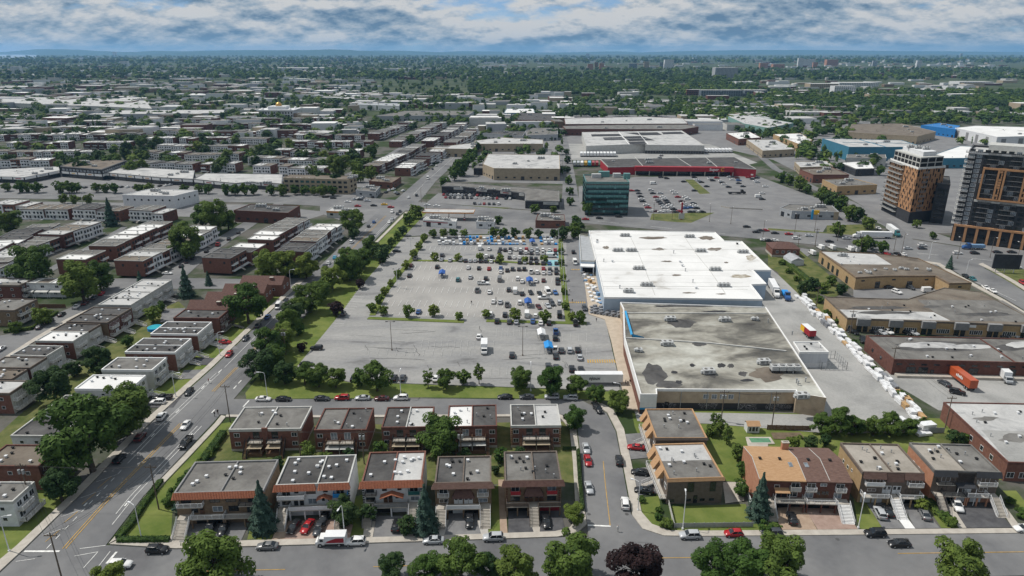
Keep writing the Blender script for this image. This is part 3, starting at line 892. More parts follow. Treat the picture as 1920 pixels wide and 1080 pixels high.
class Facade:
    """places parts on one wall of a thing: x along the wall from its left end seen from outside, y outwards, z up"""

    def __init__(self, parent, A, B):
        self.p = parent
        self.A = Vector((A[0], A[1], 0))
        d = Vector((B[0] - A[0], B[1] - A[1], 0))
        self.W = d.length
        self.ang = math.atan2(d.y, d.x)
        self.u = d.normalized()
        self.n = Vector((self.u.y, -self.u.x, 0))

    def at(self, x, out=0.0, z=0.0):
        q = self.A + self.u * x + self.n * out
        return (q.x, q.y, z)

    def win(self, x, z, w, h, style='white', name='window'):
        return link(name, win_mesh(w, h, style), self.p, self.at(x, 0.0, z), self.ang)

    def add(self, name, mbld, mats, x=0.0, out=0.0, z=0.0, **kw):
        return mbld.obj(name, mats, self.p, self.at(x, out, z), self.ang, **kw)

    def panel(self, name, x0, x1, z0, z1, material, out=0.05, thick=None):
        m = MB()
        m.box(x0, -(thick or out), z0, x1, 0.002 - 0.0, z1)
        return self.add(name, m, material)

    def door(self, x, z, w=0.95, h=2.1, material='door_white'):
        m = MB()
        m.box(-w / 2, -0.06, 0, w / 2, 0, h)
        m.box(-w / 2 + 0.15, -0.075, h * 0.5, w / 2 - 0.15, -0.055, h - 0.2, 1)
        m.box(w / 2 - 0.16, -0.11, 1.0, w / 2 - 0.1, -0.06, 1.1, 2)
        return self.add('door', m, [material, 'glass', 'steel'], x, 0, z)

    def garage(self, x, z, w, h, material='door_white'):
        m = MB()
        for i in range(4):
            m.box(-w / 2, -0.05, i * h / 4 + 0.015, w / 2, 0, (i + 1) * h / 4 - 0.015)
        m.box(-w / 2, -0.03, 0, w / 2, 0.0, h)
        return self.add('garage_door', m, material, x, 0, z)

    def balcony(self, x0, x1, z, depth, rail='rail_white', slab='concrete', solid=False, skip=()):
        m = MB()
        m.box(x0, -depth, z - 0.18, x1, -0.01, z)
        b = self.add('balcony', m, slab)
        r = railing_mb([(x0 + 0.04, -0.05), (x0 + 0.04, -depth + 0.05), (x1 - 0.04, -depth + 0.05), (x1 - 0.04, -0.05)], z, 1.0, solid)
        ro = r.obj('railing', rail, b)
        return b

    def stairs(self, x0, x1, out0, z0, run, rail='rail_white', step='concrete', sides='LR'):
        """a straight flight from (out0, z0) down to the ground going outwards"""
        n = max(3, int(round(z0 / 0.19)))
        m = MB()
        for i in range(n):
            z = z0 - (i + 1) * z0 / (n + 1)
            y = -(out0 + run * i / n)
            m.box(x0, y - run / n - 0.03, z - 0.09, x1, y, z)
        for xx in (x0 - 0.06, x1):
            m.face([(xx, -out0, z0 - 0.35), (xx, -out0, z0 - 0.05), (xx, -out0 - run, 0.12), (xx, -out0 - run, 0.0), (xx, -out0 - run + 0.3, 0.0)], 1)
            m.face([(xx + 0.06, -out0, z0 - 0.35), (xx + 0.06, -out0 - run + 0.3, 0.0), (xx + 0.06, -out0 - run, 0.0), (xx + 0.06, -out0 - run, 0.12), (xx + 0.06, -out0, z0 - 0.05)], 1)
        s = self.add('stairs', m, [step, rail])
        r = MB()
        for c, xx in (('L', x0), ('R', x1)):
            if c in sides:
                r.tube((xx, -out0, z0 + 0.9), (xx, -out0 - run, 0.95), 0.04, 0.04, 5)
                r.tube((xx, -out0, z0 + 0.2), (xx, -out0 - run, 0.25), 0.03, 0.03, 5)
                for i in range(n * 2):
                    t = i / (n * 2 - 1)
                    zb = z0 * (1 - t)
                    r.tube((xx, -out0 - run * t, zb), (xx, -out0 - run * t, zb + 0.93), 0.018 if i % 6 else 0.05, 0.018 if i % 6 else 0.05, 4)
        r.obj('handrail', rail, s)
        return s


def railing_mb(pts, z, h=1.0, solid=False):
    r = MB()
    for (x0, y0), (x1, y1) in zip(pts, pts[1:]):
        r.tube((x0, y0, z + h), (x1, y1, z + h), 0.045, 0.045, 5)
        r.tube((x0, y0, z + 0.1), (x1, y1, z + 0.1), 0.03, 0.03, 4)
        L_ = math.hypot(x1 - x0, y1 - y0)
        if solid:
            r.face([(x0, y0, z + 0.05), (x1, y1, z + 0.05), (x1, y1, z + h - 0.05), (x0, y0, z + h - 0.05)])
        k = max(1, int(L_ / 0.22))
        for i in range(k + 1):
            t = i / k
            x, y = x0 + (x1 - x0) * t, y0 + (y1 - y0) * t
            big = i % 7 == 0
            q = 0.05 if big else 0.018
            r.box(x - q, y - q, z, x + q, y + q, z + h)
    return r


def vent_mesh(kind):
    def mk():
        m = MB()
        if kind == 'cap':         # square metal vent with a hood
            m.box(-0.22, -0.22, 0, 0.22, 0.22, 0.35)
            m.box(-0.34, -0.34, 0.40, 0.34, 0.34, 0.62)
            m.box(-0.2, -0.2, 0.35, 0.2, 0.2, 0.40)
            return m.mesh('roof_vent', ['steel_white'])
        if kind == 'dark':
            m.box(-0.2, -0.2, 0, 0.2, 0.2, 0.3)
            m.box(-0.32, -0.32, 0.34, 0.32, 0.32, 0.5)
            m.box(-0.18, -0.18, 0.3, 0.18, 0.18, 0.34)
            return m.mesh('roof_vent', ['black'])
        m.tube((0, 0, 0), (0, 0, 0.8), 0.11, 0.11, 8)
        m.tube((0, 0, 0.8), (0, 0, 0.95), 0.2, 0.2, 8)
        return m.mesh('roof_vent', ['steel'])
    return cached(('vent', kind), mk)


def hvac_mesh(size):
    def mk():
        m = MB()
        L_, W_, H_ = {'big': (6.2, 2.4, 2.0), 'mid': (3.6, 2.2, 1.6), 'small': (2.0, 1.6, 1.2)}[size]
        m.box(-L_ / 2, -W_ / 2, 0.35, L_ / 2, W_ / 2, H_)
        m.box(-L_ / 2 + 0.2, -W_ / 2 + 0.2, 0, L_ / 2 - 0.2, W_ / 2 - 0.2, 0.35, 1)
        k = max(1, int(L_ / 1.6))
        for i in range(k):
            x = -L_ / 2 + L_ * (i + 0.5) / k
            m.tube((x, 0, H_), (x, 0, H_ + 0.18), 0.45, 0.45, 12, 2)
            m.box(x - 0.62, -W_ / 2 - 0.03, 0.6, x + 0.55, -W_ / 2, H_ - 0.25, 1)
        m.box(L_ / 2 - 0.9, -W_ / 2 - 0.35, H_ - 0.9, L_ / 2 - 0.1, -W_ / 2, H_ - 0.1)
        m.box(-L_ / 2 - 0.6, -0.5, 0.3, -L_ / 2, 0.5, 1.1)
        return m.mesh('rooftop_unit', ['hvac', 'stone_grey', 'roof_gravel'])
    return cached(('hvac', size), mk)


def ccw(poly):
    a = sum(poly[i][0] * poly[(i + 1) % len(poly)][1] - poly[(i + 1) % len(poly)][0] * poly[i][1] for i in range(len(poly)))
    return poly if a > 0 else poly[::-1]


def inset(poly, d):
    out, n = [], len(poly)
    for i in range(n):
        p0, p1, p2 = Vector(poly[i - 1]), Vector(poly[i]), Vector(poly[(i + 1) % n])
        e0, e1 = (p1 - p0).normalized(), (p2 - p1).normalized()
        n0, n1 = Vector((-e0.y, e0.x)), Vector((-e1.y, e1.x))
        k = 1 + n0.dot(n1)
        q = p1 + (n0 + n1) * (d / max(k, 0.3))
        out.append((q.x, q.y))
    return out


def rect_px(a, b, c, h):
    """true rectangle on the plane z=h: front edge a-b (photograph points, left to right), c a point on the back edge"""
    A, B, C = Vector(P2(*a, h)), Vector(P2(*b, h)), Vector(P2(*c, h))
    u = (B - A).normalized()
    n = Vector((-u.y, u.x))
    d = (C - A).dot(n)
    return [tuple(A), tuple(B), tuple(B + n * d), tuple(A + n * d)]


class Building:
    def __init__(self, name, label, poly, h, wall, roof, cat='building', parapet=0.35, trim=None, group=None, rim=0.3, base=None, roof_name='roof'):
        poly = ccw(poly)
        cx = sum(p[0] for p in poly) / len(poly)
        cy = sum(p[1] for p in poly) / len(poly)
        self.poly = [(p[0] - cx, p[1] - cy) for p in poly]
        self.c = (cx, cy)
        self.h = h
        self.root = root(name, label, cat, (cx, cy, 0), 0, group)
        m = MB()
        m.prism(self.poly, 0, h, cap=False)
        self.wall = m.obj('wall', wall, self.root)
        m = MB()
        zt = h - 0.04 if parapet else h
        m.face([(x, y, zt) for x, y in self.poly])
        self.roof = m.obj(roof_name, roof, self.root)
        if parapet:
            m = MB()
            inn = inset(self.poly, rim)
            o = inset(self.poly, -0.05)
            n = len(o)
            for i in range(n):
                j = (i + 1) % n
                m.face([(*o[i], h - 0.45), (*o[j], h - 0.45), (*o[j], h + parapet), (*o[i], h + parapet)])
                m.face([(*o[i], h + parapet), (*o[j], h + parapet), (*inn[j], h + parapet), (*inn[i], h + parapet)])
                m.face([(*inn[i], h + parapet), (*inn[j], h + parapet), (*inn[j], h - 0.04), (*inn[i], h - 0.04)])
            m.obj('parapet', trim or wall, self.root)
        if base:
            m = MB()
            m.prism(inset(self.poly, -0.04), 0, base[1], cap=False)
            m.obj('base_course', base[0], self.root)

    def side(self, i):
        """facade on edge i of the outline, or the edge that faces a compass side: 'front' towards the camera, 'left', 'right'"""
        P = self.poly
        if isinstance(i, str):
            want = {'front': (0, -1), 'left': (-1, 0), 'right': (1, 0), 'back': (0, 1)}[i]
            best, bi = -9, 0
            for k in range(len(P)):
                e = Vector((P[(k + 1) % len(P)][0] - P[k][0], P[(k + 1) % len(P)][1] - P[k][1]))
                n = Vector((e.y, -e.x)).normalized()
                s = n.dot(Vector(want)) + 0.0005 * e.length
                if s > best:
                    best, bi = s, k
            i = bi
        return Facade(self.root, P[i], P[(i + 1) % len(P)])

    def grid(self, side, rows, n, w, h, style='white', x0=1.0, x1=None):
        f = self.side(side) if not isinstance(side, Facade) else side
        x1 = f.W - x0 if x1 is None else x1
        for z in rows:
            for i in range(n):
                f.win(x0 + (x1 - x0) * (i + 0.5) / n, z, w, h, style)
        return f

    def local(self, px, py, z=None):
        z = self.h if z is None else z
        x, y = P2(px, py, z)
        return (x - self.c[0], y - self.c[1], z)

    def on_roof(self, name, mesh, px, py, rz=0.0, dz=-0.04, scale=None):
        l = self.local(px, py)
        return link(name, mesh, self.root, (l[0], l[1], self.h + dz), rz, scale=scale)

    def vents(self, pts, kind='cap'):
        for px, py in pts:
            self.on_roof('roof_vent', vent_mesh(kind), px, py)

    def rvents(self, n, seed, kinds=('cap', 'dark', 'pipe')):
        r = random.Random(seed)
        xs = [p[0] for p in self.poly]
        ys = [p[1] for p in self.poly]
        (ax, ay), (bx, by), (dx, dy) = self.poly[0], self.poly[1], self.poly[-1]
        for _ in range(n):
            s, t = r.uniform(0.1, 0.9), r.uniform(0.12, 0.88)
            link('roof_vent', vent_mesh(r.choice(kinds)), self.root, (ax + (bx - ax) * s + (dx - ax) * t, ay + (by - ay) * s + (dy - ay) * t, self.h - 0.04))

    def roof_stain(self, pts, material, name='roof_patch', dz=0.006):
        m = MB()
        q = ccw([self.local(*p)[:2] for p in pts])
        m.face([(x, y, self.h - 0.04 + dz) for x, y in q])
        return m.obj(name, material, self.root)

    def seam(self, pts, material='trim_white', w=0.3, hgt=0.12):
        m = MB()
        strip_pts(m, [self.local(*p)[:2] for p in pts], w, self.h - 0.04 + hgt, 0, hgt)
        return m.obj('roof_seam', material, self.root)


def blob(cx, cy, rx, ry, n=14, seed=0, j=0.35):
    r = random.Random(seed)
    return [(cx + rx * math.cos(2 * math.pi * i / n) * (1 + r.uniform(-j, j)), cy + ry * math.sin(2 * math.pi * i / n) * (1 + r.uniform(-j, j))) for i in range(n)]


def text_part(parent, txt, size, loc, rz, material, name='lettering', italic=0.0, tilt=math.pi / 2):
    c = bpy.data.curves.new(name, 'FONT')
    c.body = txt
    c.size = size
    c.extrude = 0.03
    c.shear = italic
    c.offset = size * 0.012
    c.align_x = 'CENTER'
    c.align_y = 'CENTER'
    c.materials.append(M[material])
    tmp = bpy.data.objects.new('tmp', c)
    COL.objects.link(tmp)
    me = bpy.data.meshes.new_from_object(tmp)
    bpy.data.objects.remove(tmp)
    if not me.materials:
        me.materials.append(M[material])
    o = link(name, me, parent, loc)
    o.rotation_euler = (tilt, 0, rz)
    return o
# ------------------------------------------------------------------ near houses


def mansard(f, x0, x1, zt, zb, out, material, name='eave', top_in=0.0):
    m = MB()
    a, b = [(x0 + top_in, 0.0, zt), (x0, -out, zb), (x0, 0.0, zb - 0.02)], [(x1 - top_in, 0.0, zt), (x1, -out, zb), (x1, 0.0, zb - 0.02)]
    m.face([a[0], a[1], b[1], b[0]])
    m.face([a[1], a[2], b[2], b[1]])
    m.face([a[0], a[2], a[1]])
    m.face([b[0], b[1], b[2]])
    n = max(2, int((x1 - x0) / 0.35))          # ribs of the tiled or shingled slope
    if material == 'tile_orange':
        for i in range(n):
            x = x0 + top_in + (x1 - x0 - 2 * top_in) * (i + 0.5) / n
            m.tube((x, -0.02, zt + 0.02), (x, -out - 0.02, zb + 0.03), 0.08, 0.08, 5)
    return f.add(name, m, material)


def gable_canopy(f, x0, x1, zt, zb, out, material, posts=True):
    m = MB()
    xm = (x0 + x1) / 2
    for (xa, za, xb, zb2) in ((x0, zb, xm, zt), (xm, zt, x1, zb)):
        m.face([(xa, 0, za), (xa, -out, za), (xb, -out, zb2), (xb, 0, zb2)])
        m.face([(xa, 0, za - 0.18), (xb, 0, zb2 - 0.18), (xb, -out, zb2 - 0.18), (xa, -out, za - 0.18)])
    m.face([(x0, -out, zb - 0.18), (xm, -out, zt - 0.18), (xm, -out, zt), (x0, -out, zb)])
    m.face([(xm, -out, zt - 0.18), (x1, -out, zb - 0.18), (x1, -out, zb), (xm, -out, zt)])
    return f.add('door_canopy', m, material)


def hip_canopy(f, x0, x1, zt, zb, out, material):
    m = MB()
    i = (x1 - x0) * 0.18
    t0, t1 = (x0 + i, 0, zt), (x1 - i, 0, zt)
    b0, b1 = (x0, -out, zb), (x1, -out, zb)
    c0, c1 = (x0, 0, zb), (x1, 0, zb)
    m.face([t0, b0, b1, t1])
    m.face([t0, c0, b0])
    m.face([t1, b1, c1])
    m.face([c0, c1, b1, b0])
    return f.add('door_canopy', m, material)


def quoins(f, x, z0, z1, material):
    for k in range(int((z1 - 0.4 - z0) / 0.62) + 1):
        w = 0.5 if k % 2 else 0.32
        f.panel('quoin', x - w / 2, x + w / 2, z0 + k * 0.62, z0 + k * 0.62 + 0.32, material, 0.06)


def features(b, f, spec, z1=2.65, z2=5.35):
    W = f.W
    for s in spec:
        k = s[0]
        if k == 'w':       # window: frac x, z, w, h, style
            f.win(s[1] * W, s[2], s[3], s[4], s[5] if len(s) > 5 else 'white')
        elif k == 'd':
            f.door(s[1] * W, s[2], material=s[3])
        elif k == 'g':
            f.garage(s[1] * W, 0.05, s[2], 2.1, s[3])
        elif k == 'v':     # flat near-black panel painting in the shade of an open bay
            f.panel('bay_shade', s[1] * W, s[2] * W, 0.03, 2.3, 'dark_void', 0.02)
        elif k == 'b':     # balcony x0,x1,z,depth,rail
            f.balcony(s[1] * W, s[2] * W, s[3], s[4], s[5], solid=len(s) > 6)
        elif k == 't':     # terrace over the garages on piers
            bal = f.balcony(s[1] * W, s[2] * W, z1, s[3], s[4], solid=len(s) > 5)
            n = max(2, int((s[2] - s[1]) * W / 3.2))
            for i in range(n + 1):
                m = MB()
                x = s[1] * W + 0.15 + ((s[2] - s[1]) * W - 0.3) * i / n
                m.box(x - 0.14, -s[3] + 0.05, 0.0, x + 0.14, -s[3] + 0.33, z1 - 0.19)
                f.add('pier', m, b_wall(b))
        elif k == 's':     # stairs x0,x1,run,rail
            f.stairs(s[1] * W, s[2] * W, s[5] if len(s) > 5 else 1.9, z1, s[3], s[4], s[6] if len(s) > 6 else 'concrete')
            m = MB()
            o = s[5] if len(s) > 5 else 1.9
            m.box(s[1] * W - 0.05, -o, z1 - 0.2, s[2] * W + 0.05, -0.02, z1 - 0.004)
            f.add('landing', m, 'concrete')
        elif k == 'q':
            quoins(f, s[1] * W, 2.8, 7.6, s[2])
        elif k == 'e':
            mansard(f, s[1] * W, s[2] * W, b.h + 0.38, s[3], s[4], s[5], top_in=s[6] if len(s) > 6 else 0.0)
        elif k == 'gc':
            gable_canopy(f, s[1] * W, s[2] * W, s[3], s[4], s[5], s[6])
        elif k == 'hc':
            hip_canopy(f, s[1] * W, s[2] * W, s[3], s[4], s[5], s[6])
        elif k == 'p':
            f.panel(s[6] if len(s) > 6 else 'wall_panel', s[1] * W, s[2] * W, s[3], s[4], s[5], 0.05)
        elif k == 'aw':    # awning / shed
            m = MB()
            x0, x1 = s[1] * W, s[2] * W
            m.face([(x0, 0, s[3]), (x0, -s[4], s[3] - 0.5), (x1, -s[4], s[3] - 0.5), (x1, 0, s[3])])
            m.face([(x0, 0, s[3] - 0.1), (x1, 0, s[3] - 0.1), (x1, -s[4], s[3] - 0.6), (x0, -s[4], s[3] - 0.6)])
            m.face([(x0, -s[4], s[3] - 0.6), (x1, -s[4], s[3] - 0.6), (x1, -s[4], s[3] - 0.5), (x0, -s[4], s[3] - 0.5)])
            for x in (x0 + 0.1, x1 - 0.1):
                m.box(x - 0.05, -s[4], 0, x + 0.05, -s[4] + 0.1, s[3] - 0.55, 1)
            f.add('awning', m, [s[5], 'rail_white'])


def b_wall(b):
    return b.wall.data.materials[0].name


def split_roof(b, roofs, fr, trim):
    """two halves of a pair of houses with their own membranes"""
    if len(roofs) > 1:
        A, B, C, D = [Vector(p) for p in b.poly]
        for (t0, t1, r) in ((0, fr, roofs[0]), (fr, 1, roofs[1])):
            m = MB()
            q = [A.lerp(B, t0), A.lerp(B, t1), D.lerp(C, t1), D.lerp(C, t0)]
            m.face([(p.x, p.y, b.h - 0.030) for p in q])
            m.obj('roof_half', r, b.root)
    A, B, C, D = [Vector(p) for p in b.poly]
    m = MB()
    strip_pts(m, [tuple(A.lerp(B, fr)), tuple(D.lerp(C, fr))], 0.28, b.h + 0.36, 0, 0.40)
    m.obj('party_wall', trim, b.root)


def pair(label, a, bb, c, h, wall, roofs, trim, spec, fr=0.5, vents=8, seed=1, kinds=('cap',), name='semi_detached_house', right=(), left=(), group=None):
    b = Building(name, label, rect_px(a, bb, c, h), h, wall, roofs[0], 'house', 0.35, trim, group)
    split_roof(b, roofs, fr, trim)
    b.rvents(vents, seed, kinds)
    features(b, b.side(0), spec)
    if right:
        features(b, b.side(1), right)
    if left:
        features(b, b.side(3), left)
    return b


GF = 'pairs of flat-roofed houses on the front street'
pair('brown brick house pair with orange tile eave at the boulevard corner', (326, 927), (494, 922), (372, 868), 8.0, 'brick_brown', ['roof_gravel', 'roof_gravel'], 'stone_grey',
     [('e', -0.02, 1.01, 7.15, 1.0, 'tile_orange', 0.25), ('w', 0.12, 5.6, 2.2, 1.5, 'dark'), ('w', 0.44, 5.6, 2.2, 1.3, 'dark'), ('w', 0.62, 5.6, 2.2, 1.3, 'dark'), ('w', 0.87, 5.5, 2.2, 1.6, 'dark'),
      ('w', 0.46, 3.2, 2.2, 1.4, 'pale'), ('w', 0.64, 3.2, 2.2, 1.4, 'dark'), ('w', 0.2, 3.1, 1.4, 1.4, 'dark'), ('d', 0.28, 2.7, 'door_brown'), ('w', 0.85, 2.75, 2.4, 1.9, 'dark'),
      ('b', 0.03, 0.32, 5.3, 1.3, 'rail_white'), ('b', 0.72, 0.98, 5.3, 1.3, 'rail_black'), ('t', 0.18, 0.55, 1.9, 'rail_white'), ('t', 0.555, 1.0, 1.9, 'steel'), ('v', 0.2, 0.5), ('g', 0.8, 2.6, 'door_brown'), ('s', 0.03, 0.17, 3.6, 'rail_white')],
     0.52, 9, 11, ('cap', 'dark'), group=GF)
pair('white fronted house pair with orange tiled eave and one small tiled porch roof', (517, 912), (654, 907), (560, 858), 8.0, 'wall_white', ['roof_dark', 'roof_dark'], 'wall_pale',
     [('e', -0.04, 0.55, 7.1, 1.0, 'tile_orange', 0.3), ('e', 0.57, 1.02, 7.1, 1.0, 'tile_orange', 0.3), ('q', 0.01, 'black'), ('q', 0.99, 'black'),
      ('w', 0.13, 5.35, 1.9, 1.8, 'white'), ('w', 0.27, 6.0, 0.9, 0.9, 'dark'), ('w', 0.47, 5.7, 2.1, 1.4, 'dark'), ('w', 0.67, 6.0, 1.0, 1.0, 'dark'), ('w', 0.87, 5.4, 1.8, 1.7, 'white'),
      ('w', 0.12, 3.0, 2.0, 1.0, 'dark'), ('w', 0.25, 2.75, 0.9, 1.6, 'dark'), ('w', 0.33, 2.75, 0.9, 1.6, 'dark'), ('w', 0.48, 3.0, 2.0, 1.5, 'pale'), ('d', 0.63, 2.7, 'door_white'), ('d', 0.71, 2.7, 'door_white'), ('w', 0.9, 3.0, 1.6, 1.2, 'white'),
      ('gc', 0.55, 0.76, 5.7, 4.9, 1.5, 'tile_orange'), ('b', 0.02, 0.39, 5.2, 1.4, 'rail_white', 1), ('b', 0.78, 0.98, 5.2, 1.2, 'canvas_bright', 1), ('t', 0.17, 0.80, 1.9, 'rail_white', 1), ('g', 0.34, 2.6, 'door_white'), ('g', 0.55, 2.6, 'wall_grey'), ('g', 0.7, 2.6, 'wall_grey'), ('s', 0.02, 0.155, 3.6, 'rail_white'), ('s', 0.82, 0.95, 3.6, 'rail_white')],
     0.57, 14, 12, group=GF)
pair('white fronted house pair with wide tiled porch gable and half pale roof', (678, 906), (791, 903), (694, 850), 8.0, 'wall_white', ['roof_dark', 'roof_light'], 'brick_red',
     [('e', -0.05, 1.04, 7.1, 1.0, 'tile_orange', 0.3), ('q', 0.015, 'black'), ('q', 0.985, 'black'),
      ('w', 0.13, 5.4, 1.8, 1.7, 'dark'), ('w', 0.37, 5.8, 1.1, 1.1, 'dark'), ('w', 0.62, 5.8, 1.1, 1.1, 'white'), ('w', 0.86, 5.4, 1.9, 1.7, 'white'), ('w', 0.13, 3.0, 2.1, 1.2, 'dark'), ('w', 0.87, 3.0, 2.0, 1.2, 'pale'),
      ('d', 0.38, 2.7, 'door_brown'), ('d', 0.46, 2.7, 'door_brown'), ('d', 0.57, 2.7, 'door_white'), ('d', 0.64, 2.7, 'door_white'), ('gc', 0.3, 0.69, 5.9, 4.9, 1.7, 'tile_orange'),
      ('b', 0.05, 0.24, 5.2, 1.1, 'rail_black'), ('b', 0.77, 0.96, 5.2, 1.1, 'glass_teal', 1), ('t', 0.2, 0.76, 1.9, 'stone_grey', 1), ('v', 0.22, 0.48), ('g', 0.62, 2.6, 'door_white'), ('s', 0.03, 0.18, 3.6, 'stone_grey'), ('s', 0.78, 0.93, 3.6, 'rail_white')],
     0.5, 11, 13, group=GF)
pair('brown brick house pair with four white doors and stairs at both ends', (815, 908), (921, 906), (822, 858), 8.0, 'brick_brown', ['roof_dark', 'roof_gravel'], 'brick_taupe',
     [('e', -0.06, 1.06, 7.2, 0.9, 'shingle_brown', 0.5), ('w', 0.15, 5.4, 1.9, 1.6, 'white'), ('w', 0.85, 5.4, 1.9, 1.6, 'pale'), ('w', 0.15, 3.0, 2.1, 1.1, 'white'), ('w', 0.85, 3.0, 2.1, 1.1, 'pale'),
      ('d', 0.37, 2.7, 'door_white'), ('d', 0.45, 2.7, 'door_white'), ('d', 0.55, 2.7, 'door_white'), ('d', 0.63, 2.7, 'door_white'), ('hc', 0.3, 0.7, 6.6, 4.9, 1.3, 'shingle_maroon'),
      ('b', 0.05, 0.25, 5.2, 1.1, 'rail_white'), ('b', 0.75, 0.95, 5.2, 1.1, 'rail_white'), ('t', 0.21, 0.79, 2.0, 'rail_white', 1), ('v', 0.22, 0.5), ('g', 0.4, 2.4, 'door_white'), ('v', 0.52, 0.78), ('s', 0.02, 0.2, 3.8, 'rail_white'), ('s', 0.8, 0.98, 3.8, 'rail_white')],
     0.5, 11, 14, ('cap', 'dark'), group=GF)
pair('brown brick house pair with central stairs between two black driveways', (947, 904), (1053, 902), (950, 849), 8.0, 'brick_brown', ['roof_gravel', 'roof_dark'], 'brick_taupe',
     [('e', -0.06, 1.06, 7.2, 0.9, 'shingle_maroon', 0.3), ('q', 0.03, 'brick_dark'), ('q', 0.97, 'brick_dark'), ('w', 0.18, 5.5, 1.9, 1.5, 'white'), ('w', 0.83, 5.5, 1.9, 1.5, 'pale'), ('w', 0.18, 2.9, 2.1, 1.2, 'dark'), ('w', 0.83, 2.9, 2.1, 1.2, 'dark'),
      ('d', 0.38, 2.7, 'door_brown'), ('d', 0.46, 2.7, 'door_brown'), ('d', 0.57, 2.7, 'door_brown'), ('d', 0.65, 2.7, 'door_brown'), ('hc', 0.33, 0.68, 6.7, 4.9, 1.3, 'shingle_maroon'),
      ('b', 0.1, 0.27, 5.1, 1.0, 'trim_red', 1), ('b', 0.74, 0.92, 5.1, 1.0, 'trim_red', 1), ('t', 0.02, 0.41, 1.9, 'brick_taupe', 1), ('t', 0.59, 0.98, 1.9, 'brick_taupe', 1), ('v', 0.03, 0.4), ('g', 0.69, 2.5, 'trim_red'), ('g', 0.87, 2.5, 'trim_red'), ('s', 0.42, 0.58, 3.8, 'brick_taupe')],
     0.52, 13, 15, ('cap', 'dark', 'pipe'), group=GF)
# across the side street: two buildings whose fronts face the side street, ends towards us
for (lab, a, bb, c, h, roofs, spec) in (
        ('taupe brick corner house pair with tan eave behind the fenced lawn', (1253, 900), (1357, 897), (1240, 834), 6.6, ['roof_gravel', 'roof_light'],
         [('e', -0.02, 1.02, 6.2, 0.35, 'shingle_tan'), ('w', 0.42, 3.2, 1.5, 2.6, 'dark'), ('w', 0.82, 3.2, 1.4, 2.6, 'dark'), ('w', 0.1, 0.6, 1.0, 0.7, 'dark'), ('w', 0.4, 0.6, 1.2, 0.7, 'dark'), ('w', 0.65, 0.6, 1.2, 0.7, 'dark'), ('w', 0.82, 0.6, 1.2, 0.7, 'dark'), ('d', 0.52, 0.1, 'dark_void')]),
        ('taupe brick house pair with tan side eaves behind the corner house', (1230, 823), (1326, 823), (1217, 768), 6.6, ['roof_gravel', 'roof_gravel'],
         [('w', 0.6, 4.2, 1.6, 1.2, 'dark'), ('e', -0.02, 1.02, 6.3, 0.25, 'brick_taupe')])):
    b = Building('semi_detached_house', lab, rect_px(a, bb, c, h), h, 'brick_taupe', roofs[0], 'house', 0.3, 'shingle_tan', 'house pairs on the side street')
    A, B, C, D = [Vector(p) for p in b.poly]
    m = MB()
    q = [A.lerp(D, 0.52), B.lerp(C, 0.52), C, D]
    m.face([(p.x, p.y, h - 0.03) for p in q])
    m.obj('roof_half', roofs[1], b.root)
    b.rvents(13, int(a[0]), ('cap', 'pipe', 'dark'))
    features(b, b.side(0), spec)
    fl = b.side(3)
    features(b, fl, [('e', 0.05, 0.2, 4.4, 1.6, 'shingle_tan'), ('e', 0.3, 0.48, 4.4, 1.6, 'shingle_tan'), ('e', 0.58, 0.75, 4.4, 1.6, 'shingle_tan'), ('w', 0.12, 3.2, 1.6, 1.3), ('w', 0.38, 3.2, 1.6, 1.3), ('w', 0.65, 3.2, 1.6, 1.3), ('w', 0.88, 3.2, 1.6, 1.3), ('d', 0.25, 1.3, 'door_white'), ('d', 0.53, 1.3, 'door_white'),
                     ('b', 0.02, 0.98, 1.3, 1.5, 'rail_white')], z1=1.3)
    fl.stairs(fl.W * 0.46, fl.W * 0.56, 1.5, 1.3, 2.6, 'rail_white')
# gabled pair: tan half and brown half
h = 7.4
pl = rect_px((1424, 898), (1598, 903), (1396, 838), h)
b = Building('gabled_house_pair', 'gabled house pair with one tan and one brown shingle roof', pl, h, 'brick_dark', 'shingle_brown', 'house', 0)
A, B, C, D = [Vector(p) for p in b.poly]
ridge_z = h + 1.5
for (t0, t1, mt, nm) in ((0, 0.5, 'shingle_tan', 'tan shingle half of the roof'), (0.5, 1.0, 'shingle_brown', 'brown shingle half of the roof')):
    m = MB()
    e = (A - D).normalized() * 0.5
    f0, f1 = A.lerp(B, t0) + e, A.lerp(B, t1) + e
    g0, g1 = D.lerp(C, t0) - e, D.lerp(C, t1) - e
    r0, r1 = (f0 + g0) / 2, (f1 + g1) / 2
    for lo0, lo1 in ((f0, f1), (g1, g0)):
        hi0, hi1 = (r0, r1) if lo0 is f0 else (r1, r0)
        m.face([(*lo0, h), (*lo1, h), (*hi1, ridge_z), (*hi0, ridge_z)])
        m.face([(*lo0, h - 0.22), (*hi0, ridge_z - 0.22), (*hi1, ridge_z - 0.22), (*lo1, h - 0.22)])
        m.face([(*lo0, h - 0.22), (*lo1, h - 0.22), (*lo1, h), (*lo0, h)])
    o = m.obj('roof_half', mt, b.root, label=nm)
m = MB()
for P0, P3 in ((A, D), (C, B)):
    mid = (P0 + P3) / 2
    m.face([(*P0, h), (*P3, h), (*mid, ridge_z - 0.1)] if P0 is A else [(*P0, h), (*P3, h), (*mid, ridge_z - 0.1)])
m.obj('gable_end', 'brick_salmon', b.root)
m = MB()
for t in (0.0, 0.5, 0.76):
    f0, g0 = A.lerp(B, t), D.lerp(C, t)
    r0 = (f0 + g0) / 2
    for p in (f0, g0):
        m.tube((*p, h + 0.05), (*r0, ridge_z + 0.05), 0.09, 0.09, 4)
m.obj('barge_board', 'wall_pale', b.root)
m = MB()
